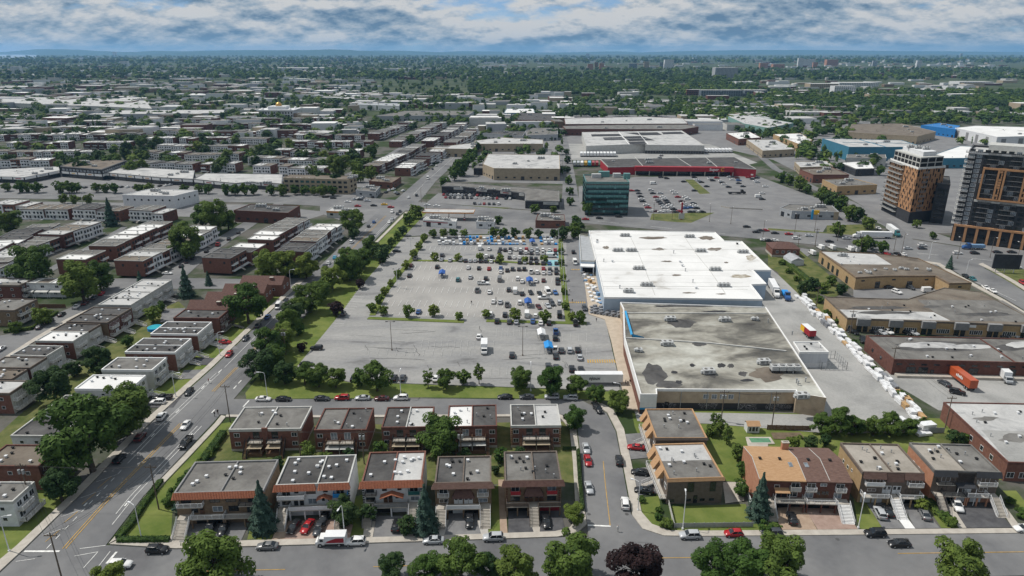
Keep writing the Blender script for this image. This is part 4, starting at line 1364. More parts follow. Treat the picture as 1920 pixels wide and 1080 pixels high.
m.prism([tuple(A + (D - A) * 0.001 + Vector((-0.03, 0))), tuple(A + Vector((-0.06, 0))), tuple(D + Vector((-0.06, 0))), tuple(D + Vector((-0.03, 0)))], 0, h - 0.02)
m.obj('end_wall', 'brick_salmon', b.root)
for t, dy in ((0.08, .62), (0.3, .62), (0.62, .62), (0.86, .62)):
    p = A.lerp(B, t).lerp(D.lerp(C, t), 0.5 if dy > 1 else 0.46)
    link('roof_vent', vent_mesh('dark'), b.root, (p.x, p.y, ridge_z - 0.2))
for t in (0.40, 0.575):
    p = A.lerp(B, t).lerp(D.lerp(C, t), 0.34)
    m = MB()
    m.box(-0.45, -0.7, 0, 0.45, 0.7, 0.14)
    m.box(-0.36, -0.6, 0.14, 0.36, 0.6, 0.17, 1)
    o = m.obj('skylight', ['steel', 'glass_pale'], b.root, (p.x, p.y, h + (ridge_z - h) * 0.68))
    o.rotation_euler = (math.atan2(ridge_z - h, (D - A).length / 2), 0, 0)
p = A.lerp(B, 0.46).lerp(D.lerp(C, 0.46), 0.93)
m = MB()
m.box(-0.8, -0.45, -1.0, 0.8, 0.45, 2.2)
m.box(-0.9, -0.55, 2.2, 0.9, 0.55, 2.35, 1)
for x in (-0.4, 0, 0.4):
    m.tube((x, 0, 2.35), (x, 0, 2.65), 0.13, 0.13, 8, 1)
m.obj('chimney', ['brick_salmon', 'concrete'], b.root, (p.x, p.y, h))
features(b, b.side(0), [('w', 0.2, 5.0, 1.2, 1.0), ('w', 0.4, 5.0, 1.9, 1.7), ('w', 0.57, 5.0, 1.9, 1.7), ('w', 0.7, 5.9, 1.5, 0.8, 'pale'), ('w', 0.88, 5.0, 1.9, 1.7), ('d', 0.23, 2.7, 'dark_void'), ('d', 0.29, 2.7, 'dark_void'), ('w', 0.38, 2.9, 2.2, 1.4), ('w', 0.56, 2.8, 1.9, 1.7, 'pale'),
                        ('d', 0.66, 2.7, 'door_brown'), ('d', 0.71, 2.7, 'door_brown'), ('d', 0.75, 2.7, 'door_brown'), ('w', 0.87, 2.8, 1.8, 1.5, 'pale'), ('aw', 0.17, 0.33, 5.3, 1.5, 'shingle_tan'),
                        ('b', 0.34, 0.45, 5.0, 1.0, 'wall_pale', 1), ('b', 0.51, 0.62, 5.0, 1.0, 'rail_white'), ('b', 0.83, 0.94, 5.0, 1.0, 'rail_white'), ('t', 0.17, 0.49, 2.2, 'wall_pale'), ('t', 0.51, 0.83, 2.2, 'rail_white'), ('v', 0.18, 0.48), ('v', 0.52, 0.8),
                        ('s', 0.06, 0.16, 3.6, 'rail_white'), ('s', 0.84, 0.97, 3.8, 'rail_white', 1.9, 'trim_white')])
pair('buff brick house pair with brown shingle eave and central white stairs', (1617, 887), (1733, 890), (1577, 832), 8.0, 'brick_buff', ['roof_tan', 'roof_tan'], 'brick_taupe',
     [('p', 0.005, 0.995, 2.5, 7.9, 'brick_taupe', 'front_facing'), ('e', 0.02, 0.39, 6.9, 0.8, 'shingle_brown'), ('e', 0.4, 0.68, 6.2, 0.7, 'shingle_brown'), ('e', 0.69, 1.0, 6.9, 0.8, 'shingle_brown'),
      ('w', 0.22, 5.4, 2.6, 1.5), ('w', 0.85, 5.4, 2.8, 1.5), ('w', 0.2, 3.2, 2.0, 0.7), ('w', 0.84, 2.9, 2.4, 1.2, 'dark'), ('d', 0.41, 2.7, 'door_white'), ('d', 0.48, 2.7, 'door_white'), ('d', 0.57, 2.7, 'door_white'), ('d', 0.64, 2.7, 'door_white'),
      ('b', 0.06, 0.36, 5.3, 1.2, 'rail_white', 1), ('b', 0.75, 0.99, 5.3, 1.2, 'rail_white'), ('t', 0.02, 0.44, 1.9, 'rail_white'), ('t', 0.62, 0.99, 1.9, 'rail_white'), ('g', 0.13, 2.3, 'door_white'), ('g', 0.32, 2.3, 'door_white'), ('g', 0.7, 2.0, 'door_white'), ('v', 0.75, 0.96), ('s', 0.46, 0.6, 4.4, 'rail_white', 1.9, 'trim_white')],
     0.5, 15, 16, ('cap', 'dark', 'pipe'), left=[('w', 0.25, 4.6, 0.9, 0.9), ('w', 0.45, 4.6, 0.9, 0.9), ('w', 0.62, 5.2, 0.7, 0.7)], group=GF)
pair('salmon brick house pair with charcoal eave and wide black driveway', (1752, 884), (1876, 888), (1708, 832), 8.0, 'brick_salmon', ['roof_tan', 'roof_gravel'], 'roof_gravel',
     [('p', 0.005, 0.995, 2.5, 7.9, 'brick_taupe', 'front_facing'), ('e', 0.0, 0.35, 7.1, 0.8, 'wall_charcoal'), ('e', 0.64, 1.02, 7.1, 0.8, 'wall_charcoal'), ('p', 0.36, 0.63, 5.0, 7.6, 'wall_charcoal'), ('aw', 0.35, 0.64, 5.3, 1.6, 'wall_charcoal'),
      ('w', 0.2, 5.4, 2.0, 1.6), ('w', 0.8, 5.3, 2.0, 1.7), ('w', 0.18, 2.9, 1.9, 1.2, 'dark'), ('w', 0.8, 3.0, 1.9, 1.2), ('d', 0.42, 2.7, 'dark_void'), ('d', 0.52, 2.7, 'door_white'), ('d', 0.59, 2.7, 'door_white'),
      ('b', 0.06, 0.32, 5.2, 1.1, 'rail_black'), ('b', 0.68, 0.95, 5.2, 1.2, 'rail_white'), ('t', 0.16, 0.5, 1.9, 'rail_black'), ('t', 0.51, 0.83, 1.9, 'rail_white'), ('v', 0.14, 0.42), ('g', 0.53, 2.4, 'door_white'), ('g', 0.72, 2.4, 'door_white'), ('s', 0.02, 0.14, 3.8, 'rail_black'), ('s', 0.85, 0.99, 3.8, 'rail_white')],
     0.5, 14, 17, ('cap', 'pipe', 'dark'), left=[('w', 0.3, 4.4, 0.9, 0.9), ('w', 0.5, 4.4, 0.9, 0.9)], group=GF)
# rear row: brick pairs that turn their backs to us
GB = 'brick house pairs along the back street'
BACK = [('first brick house pair from the boulevard on the back street', (429, 807), (564, 805), (455, 765), ['roof_gravel', 'roof_gravel'], 0.5),
        ('second brick house pair from the boulevard on the back street', (589, 808), (687, 807), (607, 767), ['roof_gravel', 'roof_dark'], 0.5),
        ('third brick house pair from the boulevard, half its roof pale', (715, 803), (808, 802), (723, 765), ['roof_dark', 'roof_light'], 0.5),
        ('fourth brick house pair from the boulevard, half its roof white', (838, 802), (932, 800), (841, 762), ['roof_white', 'roof_dark'], 0.5),
        ('fifth brick house pair from the boulevard, beside the side street bend', (958, 800), (1052, 799), (955, 760), ['roof_dark', 'roof_light'], 0.5)]
for i, (lab, a, bb, c, roofs, fr) in enumerate(BACK):
    b = Building('semi_detached_house', lab, rect_px(a, bb, c, 6.3), 6.3, 'brick_red', roofs[0], 'house', 0.3, 'wall_pale' if i in (0, 4) else 'brick_dark', GB, base=('concrete', 0.7))
    split_roof(b, roofs, fr, 'wall_pale' if i % 2 == 0 else 'brick_dark')
    b.rvents(8, 40 + i, ('cap', 'dark', 'pipe'))
    f = b.side(0)
    for x in (0.1, 0.9):
        f.win(x * f.W, 4.2, 1.5, 1.2)
        f.win(x * f.W, 1.6, 1.5, 1.2)
    for x in (0.37, 0.63):
        f.win(x * f.W, 3.7, 1.7, 2.0, 'pale' if i % 2 else 'dark', 'patio_door')
        f.balcony(x * f.W - 1.8, x * f.W + 1.8, 3.5, 2.0, 'rail_black' if (i + int(x * 9)) % 2 else 'wood_dark')
        m = MB()
        m.box(x * f.W - 1.9, -2.9, 0, x * f.W + 1.9, -0.02, 0.9)
        m.box(x * f.W - 1.9, -2.9, 2.35, x * f.W + 1.9, -0.9, 2.45, 1)
        for xx in (-1.8, 1.7):
            m.box(x * f.W + xx, -2.85, 0.9, x * f.W + xx + 0.1, -2.75, 2.35, 1)
        f.add('garden_shed', m, ['wood_dark', 'wall_pale' if i % 2 else 'wall_tan'])
        f.stairs(x * f.W + (1.9 if x > 0.5 else -2.8), x * f.W + (2.8 if x > 0.5 else -1.9), 0.6, 3.4, 3.4, 'rail_black', 'wood_dark')
    if i == 4:
        quoins(f, 0.2, 0.6, 6.0, 'brick_buff')
        quoins(f, f.W - 0.2, 0.6, 6.0, 'brick_buff')
    if i == 0:
        m = MB()
        m.box(0.46 * f.W, -0.4, 0, 0.54 * f.W, 0.0, 7.0)
        f.add('chimney', m, 'brick_red')
# --- west side of the boulevard: fronts face the boulevard (right)


def west_house(label, a, bb, c, h, wall, roofs, trim, seed, units=1, front='wall_pale', group=None, stairs=True, end_wins=3, name='duplex_house', white=True, kinds=('cap', 'dark')):
    b = Building(name, label, rect_px(a, bb, c, h), h, wall, roofs[0], 'house', 0.3, trim, group)
    A, B, C, D = [Vector(p) for p in b.poly]
    if len(roofs) > 1:
        m = MB()
        m.face([(p.x, p.y, h - 0.03) for p in (A.lerp(D, 0.5), B.lerp(C, 0.5), C, D)])
        m.obj('roof_half', roofs[1], b.root)
    if units > 1:
        m = MB()
        for k in range(1, units):
            strip_pts(m, [tuple(A.lerp(D, k / units)), tuple(B.lerp(C, k / units))], 0.25, h + 0.3, 0, 0.33)
        m.obj('party_wall', trim, b.root)
    b.rvents(6 * units, seed, kinds)
    f = b.side(0)
    for i in range(end_wins):
        f.win(f.W * (0.2 + 0.3 * i), h - 2.2, 1.1, 1.0)
        if h > 6:
            f.win(f.W * (0.2 + 0.3 * i), h - 4.9, 1.1, 1.0)
    r = b.side(1)
    if front != wall:
        r.panel('front_facing', 0.02, r.W - 0.02, 0.02, h - 0.5, front, 0.03)
    UW = r.W / units
    rail = 'rail_white' if white else 'rail_black'
    for k in range(units):
        x0 = k * UW
        for x in (0.22, 0.5, 0.78):
            r.win(x0 + UW * x, h - 2.1, 1.5, 1.4)
        r.win(x0 + UW * 0.25, h - 4.8, 1.8, 1.5)
        r.door(x0 + UW * 0.55, h - 5.1)
        r.door(x0 + UW * 0.68, h - 5.1)
        r.balcony(x0 + UW * 0.08, x0 + UW * 0.6, h - 2.6, 1.4, rail)
        r.balcony(x0 + UW * 0.05, x0 + UW * 0.95, h - 5.2, 1.7, rail)
        if stairs:
            z1 = h - 5.2
            r.stairs(x0 + UW * 0.75, x0 + UW * 0.93, 1.7, z1, 2.4 + z1, rail)
    return b


GL = 'duplex houses on the left side of the boulevard'
west_house('red brick duplex with dark roof below the brown gabled terrace', (325, 597), (410, 598), (349, 581), 6.6, 'brick_red', ['roof_dark'], 'brick_dark', 21, 1, group=GL, front='brick_dark', white=False)
west_house('dark roofed brick duplex with white rim above the white stairs', (282, 627), (370, 628), (310, 604), 6.6, 'brick_red', ['roof_dark', 'roof_dark'], 'trim_white', 22, 2, group=GL)
west_house('pair of brick duplexes with broad white roof rim and white stairs', (234, 661), (328, 662), (271, 635), 6.6, 'brick_red', ['roof_dark', 'roof_dark'], 'trim_white', 23, 2, group=GL)
west_house('pale walled duplex with dark patched roof beside the boulevard', (190, 694), (285, 695), (221, 671), 6.4, 'wall_pale', ['roof_gravel'], 'trim_white', 24, 1, group=GL)
west_house('pale walled duplex with plain white roof beside the boulevard', (140, 730), (243, 731), (176, 704), 6.4, 'wall_pale', ['roof_white'], 'trim_white', 25, 1, group=GL)
west_house('low white house with dark roof half hidden by the big tree', (83, 772), (160, 773), (121, 742), 4.2, 'wall_white', ['roof_dark'], 'wall_pale', 26, 1, group=GL, stairs=False)
west_house('low white house with dark roof left of the big tree', (20, 818), (112, 819), (66, 785), 4.2, 'wall_white', ['roof_dark'], 'wall_pale', 27, 1, group=GL, stairs=False)
west_house('red brick duplex by the utility pole at the left edge', (-40, 875), (72, 876), (4, 835), 6.4, 'brick_red', ['roof_brown'], 'brick_dark', 28, 1, group=GL, front='brick_dark', white=False, stairs=False)
west_house('white walled house cut by the left edge at the bottom', (-90, 942), (24, 942), (-60, 905), 6.4, 'wall_white', ['roof_gravel'], 'wall_pale', 29, 1, group=GL, front='wall_white', stairs=False)
GM = 'houses on the residential street behind the boulevard row'
west_house('long pale house block with white roofs on the residential street', (184, 572), (245, 573), (273, 525), 6.6, 'wall_grey', ['roof_light', 'roof_light'], 'wall_pale', 31, 4, group=GM)
west_house('brown brick house with dark roofs below the long pale block', (125, 604), (201, 606), (186, 577), 6.6, 'brick_brown', ['roof_dark', 'roof_dark'], 'brick_taupe', 32, 2, group=GM, front='brick_dark')
west_house('brown brick house with dark roof and white rear balconies', (96, 621), (165, 623), (121, 607), 6.4, 'brick_dark', ['roof_dark'], 'brick_taupe', 36, 1, group=GM)
west_house('brick house with white roof on the residential street', (66, 640), (137, 641), (97, 622), 6.4, 'brick_red', ['roof_white'], 'wall_pale', 33, 1, group=GM)
west_house('brick house with dark white-rimmed roof near the left edge', (20, 667), (87, 669), (51, 648), 6.4, 'brick_dark', ['roof_dark'], 'wall_pale', 34, 1, group=GM)
west_house('brick house with mottled grey roof at the left edge', (-25, 690), (56, 691), (15, 670), 6.4, 'brick_dark', ['roof_gravel'], 'brick_taupe', 35, 1, group=GM)
west_house('brick house with brown roof at the left edge', (-50, 711), (22, 712), (-15, 693), 6.4, 'brick_dark', ['roof_brown'], 'brick_taupe', 37, 1, group=GM)
west_house('brick house with white roof at the left edge', (-70, 738), (18, 739), (-40, 714), 6.4, 'brick_red', ['roof_light'], 'brick_taupe', 38, 1, group=GM, stairs=False)
west_house('brown brick house with dark roof across the residential street', (-40, 582), (27, 583), (10, 561), 6.4, 'brick_brown', ['roof_gravel'], 'brick_taupe', 39, 1, group=GM, front='brick_brown')
west_house('brick house with grey roofs left of the white terrace', (-40, 535), (36, 536), (0, 522), 6.4, 'brick_dark', ['roof_gravel', 'roof_light'], 'brick_taupe', 41, 1, group=GM, front='brick_dark', stairs=False)
# white terrace with stepped fronts
for i in range(3):
    x = 38 + i * 27
    b = Building('terrace_house', '%s house from the left in the white stepped terrace' % nth(i), rect_px((x, 531 + i * 0.3), (x + 26.5, 531.3 + i * 0.3), (x + 12, 522), 6.2), 6.2, 'wall_white', ['roof_light', 'roof_brown', 'roof_white'][i], 'house', 0.25, 'wall_pale', 'white stepped terrace houses')
    f = b.side(0)
    f.win(f.W * 0.5, 4.2, 1.6, 1.2)
    f.win(f.W * 0.3, 1.2, 1.6, 1.6, 'pale')
    f.door(f.W * 0.75, 0.3)
    features(b, f, [('aw', 0.05, 0.95, 3.4, 2.0, 'wall_pale')])
# brown gabled terrace (four steep brown roofs)
for i in range(4):
    ax, ay = 349 + i * 33, 580 - i * 15.5
    h = 5.2
    pl = rect_px((ax, ay), (ax + 80, ay + 1), (ax + 26, ay - 13), h)
    b = Building('gabled_house', '%s brown gabled brick house from the near end of its terrace' % nth(i), pl, h, 'brick_red', 'shingle_maroon', 'house', 0, group='brown gabled terrace')
    A, B, C, D = [Vector(p) for p in b.poly]
    m = MB()
    mid0, mid1 = (A + D) / 2, (B + C) / 2
    zr = h + 2.6
    m.face([(*A, h), (*B, h), (*mid1, zr), (*mid0, zr)])
    m.face([(*C, h), (*D, h), (*mid0, zr), (*mid1, zr)])
    m.obj('gable_roof', 'shingle_maroon', b.root)
    m = MB()
    m.face([(*D, h - 0.01), (*A, h - 0.01), (*mid0, zr - 0.02)])
    m.face([(*B, h - 0.01), (*C, h - 0.01), (*mid1, zr - 0.02)])
    m.obj('gable_end', 'brick_red', b.root)
    p = A.lerp(B, 0.72).lerp(D.lerp(C, 0.72), 0.3)
    m = MB()
    m.box(-0.7, -0.5, -1, 0.7, 0.5, 2.4)
    m.box(-0.8, -0.6, 2.4, 0.8, 0.6, 2.6, 1)
    m.obj('chimney', ['brick_red', 'concrete'], b.root, (p.x, p.y, h))
    f = b.side(0)
    for x in (0.2, 0.45, 0.8):
        f.win(f.W * x, 2.6, 1.1, 1.1)
    f = b.side(1)
    for x in (0.3, 0.7):
        f.win(f.W * x, 2.8, 1.5, 1.3)
# ------------------------------------------------------------------ the store
h = 6.8
WS = [(1104, 433), (1341, 436), (1357, 452), (1391, 453), (1440, 501), (1409, 503), (1407, 506), (1440, 537), (1430, 562), (1133, 558), (1116, 486)]
WS = [(1104, 433), (1163, 432.5), (1341, 436), (1358, 452), (1391, 453), (1446, 507), (1412, 507), (1437, 533), (1408, 534), (1430, 562), (1133, 558), (1117, 486)]
b = Building('hardware_store', 'big hardware store hall with white roof beside the car park', [P2(*p, h) for p in WS], h, 'store_blue_grey', 'roof_white', 'store', 0.3, 'trim_white')
for (x, y) in ((1172, 443), (1293, 445), (1159, 471), (1184, 471), (1314, 472), (1393, 474), (1198, 505), (1341, 507), (1213, 536), (1357, 537)):
    b.on_roof('rooftop_unit', hvac_mesh('big'), x, y, R(1), scale=0.78)
b.on_roof('rooftop_unit', hvac_mesh('mid'), 1179, 548, 0)
for (x, y, k) in ((1119, 455, 'cap'), (1132, 491, 'pipe'), (1148, 491, 'cap'), (1263, 475, 'pipe'), (1275, 492, 'cap'), (1279, 499, 'cap'), (1285, 509, 'pipe'), (1299, 530, 'pipe'), (1305, 541, 'cap'), (1162, 541, 'pipe'), (1382, 458, 'dark'), (1104 + 16, 452, 'dark')):
    b.on_roof('roof_vent', vent_mesh(k), x, y, 0, scale=1.6)
for i, (x, y, rx, ry) in enumerate(((1225, 446, 22, 2.6), (1325, 446, 15, 4), (1236, 467, 12, 2.4), (1340, 467, 13, 3), (1251, 490, 10, 1.5), (1361, 492, 4, 1.5), (1408, 483, 9, 5), (1136, 464, 6, 3), (1268, 516, 11, 1.6), (1390, 518, 20, 3.5), (1292, 549, 12, 1.2), (1352, 551, 8, 1.2), (1249, 490, 5, 1))):
    b.roof_stain(blob(x, y, rx, ry, 16, i), 'roof_rust' if i in (6, 9) else 'roof_brown', dz=0.006 + 0.003 * i)
for i, p in enumerate(([(1182, 444), (1195, 470), (1210, 506), (1228, 553)], [(1284, 445), (1303, 473), (1331, 507), (1360, 550)], [(1118, 467), (1395, 468)], [(1124, 506), (1400, 507)], [(1131, 537), (1405, 537)])):
    b.seam(p, 'wall_pale', 0.25, 0.05 + 0.005 * i)
f = b.side('front')
for k in range(8):
    f.panel('wall_panel', 1 + k * (f.W - 2) / 8, 0.9 + (k + 1) * (f.W - 2) / 8, 0.3, h - 1.2, 'store_blue_grey', 0.04)
for k in range(9):
    b.seam([(1110 + k * 2.2, 440 + k * 12.5), (1330 + k * 9, 442 + k * 12.6)], 'wall_pale', 0.12, 0.02 + 0.003 * k)
# entrance block with canopy on its left side
h = 6.0
e = Building('entrance_block', 'pale entrance block with open canopy on the left of the white-roofed store', [P2(*p, h) for p in ((1086, 441), (1106, 445), (1116, 484), (1115, 490), (1089, 489))], h, 'store_blue_grey', 'wall_grey', 'store', 0.4, 'wall_pale')
f = e.side('front')
f.panel('opening_shade', 1.0, f.W - 0.8, 0.1, 3.8, 'dark_void', 0.03)  # flat panel on the wall; the dark inside of the entrance is painted
m = MB()
m.box(0, -4.5, 4.2, f.W, -0.01, 4.7)
for x in (0.2, f.W - 0.5):
    m.box(x, -4.4, 0, x + 0.3, -4.1, 4.2)
f.add('canopy', m, 'trim_white')
# older grey-roofed half
h = 6.2
GS = [(1163, 568), (1436, 577), (1549, 748), (1494, 739), (1492, 733), (1231, 731), (1232, 741), (1201, 741), (1171, 635), (1169, 580)]
b = Building('grey_roofed_store', 'older store hall with stained grey roof below the white one', [P2(*p, h) for p in GS], h, 'wall_beige', 'roof_store', 'store', 0.35, 'trim_white', rim=0.3)
b.seam([(1171, 634), (1330, 644), (1474, 659)], 'wall_pale', 0.5, 0.4)
b.seam([(1166, 587), (1437, 588)], 'wall_pale', 0.5, 0.3)
for (x, y, s) in ((1257, 601, 'mid'), (1359, 602, 'mid'), (1251, 647, 'mid'), (1198, 659, 'small'), (1328, 700, 'mid'), (1432, 682, 'mid'), (1503, 746, 'mid'), (1416, 600, 'small')):
    b.on_roof('rooftop_unit', hvac_mesh(s), x, y, 0.1)
m = MB()
for i in range(4):
    m.box(i * 2.3, 0, 0.8, i * 2.3 + 2.1, 2.4, 2.2)
    m.tube((i * 2.3 + 1.05, 1.2, 2.2), (i * 2.3 + 1.05, 1.2, 2.5), 0.7, 0.7, 12, 2)
    m.box(i * 2.3 + 0.1, 0.1, 0, i * 2.3 + 0.3, 2.3, 0.8, 1)
l = b.local(1447, 700)
m.obj('cooling_unit', ['hvac', 'black', 'stone_grey'], b.root, (l[0], l[1], b.h))
for (x, y) in ((1493, 718), (1496, 722), (1510, 716), (1485, 628), (1440, 605), (1487, 700)):
    b.on_roof('roof_vent', vent_mesh('pipe'), x, y, 0, scale=1.6)
for i, (x, y, rx, ry, mt) in enumerate(((1278, 606, 26, 8, 'roof_dark'), (1228, 700, 22, 20, 'roof_dark'), (1250, 720, 24, 7, 'roof_dark'), (1312, 645, 12, 4, 'roof_dark'), (1352, 685, 9, 4, 'roof_patch'), (1370, 686, 6, 4, 'roof_dark'), (1393, 701, 8, 5, 'roof_dark'), (1336, 704, 6, 5, 'roof_dark'),
                                       (1400, 713, 12, 2.5, 'roof_patch'), (1273, 716, 7, 3, 'roof_patch'), (1290, 573.5, 48, 2.2, 'roof_dark'), (1245, 574, 20, 1.6, 'roof_patch'), (1344, 584, 22, 2, 'roof_patch'), (1265, 698, 6, 3, 'roof_patch'), (1298, 685, 5, 3, 'roof_patch'), (1440, 700, 32, 14, 'roof_brown'))):
    b.roof_stain(blob(x, y, rx, ry, 18, 60 + i, 0.3), mt, dz=0.006 + 0.003 * i)
# blue swoosh edge and white pylon faces on its left side
P_ = b.poly
li = [i for i in range(len(P_))]
f = b.side('left')
m = MB()
a0, a1, a2 = [Vector(b.local(*p)) for p in ((1174, 586), (1186, 632), (1208, 633))]
m.face([(a0.x, a0.y, h + 0.9), (a1.x, a1.y, h + 1.2), (a1.x, a1.y, h - 0.5), (a0.x, a0.y, h - 0.5)])
m.face([(a1.x, a1.y, h + 1.2), (a2.x, a2.y, h + 0.2), (a2.x, a2.y, h - 0.1), (a1.x, a1.y, h - 0.1)])
m.face([(a0.x, a0.y, h + 0.9), (a0.x - 0.7, a0.y, h + 0.5), (a1.x - 0.7, a1.y, h + 0.8), (a1.x, a1.y, h + 1.2)])
m.obj('blue_sign_fascia', 'trim_blue', b.root)
for i in range(len(P_)):
    A, B = Vector(P_[i]), Vector(P_[(i + 1) % len(P_)])
    e = B - A
    n = Vector((e.y, -e.x)).normalized()
    if n.x < -0.8 and e.length > 12:
        f = Facade(b.root, P_[i], P_[(i + 1) % len(P_)])
        f.panel('fascia', 0, f.W, h - 2.2, h + 0.45, 'trim_white', 0.12)
        f.panel('brick_face', 0, f.W, 0.02, h - 2.25, 'brick_red', 0.06)
        for k in range(int(f.W / 7)):
            f.win(4 + k * 7, 0.4, 3.0, 2.8, 'dark', 'shop_window')
    if n.y < -0.8 and e.length > 30:
        f = Facade(b.root, P_[i], P_[(i + 1) % len(P_)])
        f.panel('painted_band', 0.0, f.W, 0.02, 2.0, 'graffiti_wall', 0.05)
        for k in range(4):
            f.win(f.W * (0.36 + 0.06 * k), 3.4, 1.6, 1.5, 'pale')
        f.door(f.W * 0.08, 0.02, 1.2, 2.3, 'dark_void')
        m = MB()
        for x in (0.18, 0.37, 0.6, 0.83):
            m.box(x * f.W - 0.08, -0.2, 0, x * f.W + 0.08, -0.06, h - 0.4)
        f.add('downpipe', m, 'steel')
    if n.y < -0.8 and 3 < e.length < 9:
        f = Facade(b.root, P_[i], P_[(i + 1) % len(P_)])
        f.panel('fascia', 0, f.W, 2.2, h + 0.4, 'trim_white' if A.x < 0 else 'wall_beige', 0.08)
        if A.x < 0:
            f.panel('blue_band', 0, f.W, 1.6, 2.2, 'trim_blue', 0.09)
            f.panel('base_band', 0, f.W, 0.02, 1.6, 'wall_charcoal', 0.07)
# white annex on the yard side
h = 5.6
b = Building('white_annex', 'white ribbed annex box on the yard side of the grey-roofed store', [P2(*p, h) for p in ((1487, 642), (1535, 642), (1554, 661), (1499, 661))], h, 'metal_siding', 'roof_light', 'store', 0.3, 'trim_white', base=('wall_white', 1.8))
b.rvents(4, 3, ('pipe', 'dark'))
m = MB()
x, y = P2(1565, 692)
for i in range(7):
    for j in (0, 1):
        m.box(x - 5 + i * 1.4, y + j * 9 - 1, 0, x - 4.9 + i * 1.4, y + j * 9 - 0.9, 3.0)
for j in range(7):
    for i in (0, 1):
        m.box(x - 5 + i * 8.4, y - 1 + j * 1.5, 0, x - 4.9 + i * 8.4, y - 0.9 + j * 1.5, 3.0)
for z in (0.2, 1.5, 2.9):
    m.box(x - 5, y - 1, z, x + 3.5, y - 0.95, z + 0.08)
    m.box(x + 3.4, y - 1, z, x + 3.45, y + 8, z + 0.08)
    m.box(x - 5, y + 8, z, x + 3.5, y + 8.05, z + 0.08)
m.obj('mesh_enclosure', ['steel'], label='grey mesh fence enclosure against the white annex in the yard', cat='fence')
# ------------------------------------------------------------------ industrial buildings on the right
b = Building('yellow_brick_works', 'buff brick works with part white roof and a recessed rear court', [P2(*p, 5.6) for p in ((1537, 471), (1642, 476), (1722, 485), (1822, 531), (1780, 532), (1754, 518), (1662, 518), (1605, 521))], 5.6, 'brick_buff', 'roof_brown', 'factory', 0.3, 'brick_brown')
m = MB()
q = [b.local(*p)[:2] for p in ((1539, 471.6), (1641, 476.6), (1672, 496), (1576, 495))]
m.face([(x, y, 5.6 - 0.03) for x, y in ccw(q)])
m.obj('white_roof_sheet', 'roof_light', b.root)
b.on_roof('rooftop_unit', hvac_mesh('mid'), 1580, 480)
for x, y in ((1640, 507), (1660, 505), (1677, 507), (1690, 504), (1700, 506), (1718, 505), (1741, 507), (1612, 512), (1628, 512)):
    b.on_roof('rooftop_unit', hvac_mesh('small'), x, y, random.uniform(0, 3), scale=random.uniform(0.6, 1.0))
b.rvents(10, 5)
for i, P0 in enumerate(b.poly):
    f = Facade(b.root, P0, b.poly[(i + 1) % len(b.poly)])
    if f.n.y < -0.5 and f.W > 8:
        k = int(f.W / 6)
        for j in range(k):
            x = f.W * (j + 0.5) / k
            if j % 3 == 1:
                f.win(x, 0.3, 2.4, 3.0, 'plain', 'loading_door')
            else:
                f.win(x, 3.7, 1.6, 0.7, 'plain')
    if f.n.x < -0.5 and f.W > 25:
        for j, s in enumerate((0.12, 0.3, 0.42, 0.55, 0.8)):
            f.win(f.W * s, 0.3, 2.6, 3.2, 'plain', 'loading_door')
b = Building('long_industrial_units', 'long buff brick unit row with grey porches and tan-grey roof', [P2(*p, 5.2) for p in ((1547, 557), (1700, 562), (1770, 540), (1840, 548), (1960, 612), (1589, 597))], 5.2, 'brick_buff', 'roof_brown', 'factory', 0.25, 'roof_brown')
for i, (pts, mt) in enumerate(((((1570, 580), (1750, 585), (1782, 601), (1591, 596)), 'roof_light'), (((1720, 562), (1880, 563), (1950, 604), (1785, 601), (1752, 585)), 'roof_gravel'))):
    b.roof_stain(pts, mt, 'roof_sheet', 0.008 + 0.004 * i)
for i, (x, y, rx, ry) in enumerate(((1650, 577, 60, 3), (1660, 586, 50, 3), (1848, 589, 45, 4), (1745, 575, 20, 2))):
    b.roof_stain(blob(x, y, rx, ry, 16, i + 9), 'roof_dark', dz=0.02 + 0.004 * i)
b.rvents(18, 6)
f = b.side('front')
for k in range(6):
    x = f.W * (k + 0.5) / 6
    m = MB()
    m.box(x - 2.4, -1.2, 2.8, x + 2.4, 0.3, 5.5)
    f.add('porch_hood', m, 'stone_grey')
    f.win(x - 1.0, 0.1, 1.8, 2.5, 'dark', 'entrance_door')
    f.win(x + 1.2, 0.1, 1.6, 2.5, 'plain', 'entrance_door')
    for d in (-6.5, -4.3, 4.2, 6.4):
        if 1 < x + d < f.W - 1:
            f.win(x + d, 0.8, 1.5, 1.7, 'white')
f.panel('sign_board', f.W * 0.62, f.W * 0.66, 3.6, 4.6, 'trim_white', 0.12)
fl = b.side('left')
fl.door(fl.W * 0.6, 0.05, 1.1, 2.2, 'door_brown')
b = Building('dark_brick_warehouse', 'dark red brick warehouse with puddled grey roof behind the orange container', [P2(*p, 5.4) for p in ((1624, 630), (1960, 637), (1960, 682), (1676, 675))], 5.4, 'brick_dark', 'roof_gravel', 'factory', 0.3, 'brick_dark')
for i, (x, y, rx, ry, mt) in enumerate(((1770, 649, 92, 9.5, 'roof_dark'), (1738, 647, 56, 5.5, 'roof_light'), (1815, 650, 48, 4.5, 'roof_light'), (1895, 651, 28, 6, 'roof_dark'), (1912, 646, 24, 6, 'roof_light'))):
    b.roof_stain(blob(x, y, rx, ry, 22, i + 30, 0.14), mt, 'roof_puddle', 0.006 + 0.004 * i)
b.rvents(16, 8)
b.seam([(1838, 636), (1905, 681)], 'brick_dark', 0.4, 0.3)
f = b.side('front')
for j in range(12):
    x = f.W * (j + 0.5) / 12
    if j in (1, 2, 6, 9):
        f.win(x, 0.8, 3.0, 2.3, 'dark', 'loading_door')
    f.win(x, 3.7, 1.8, 0.6, 'plain')
f.door(f.W * 0.27, 0.05, 1.1, 2.2, 'dark_void')
m = MB()
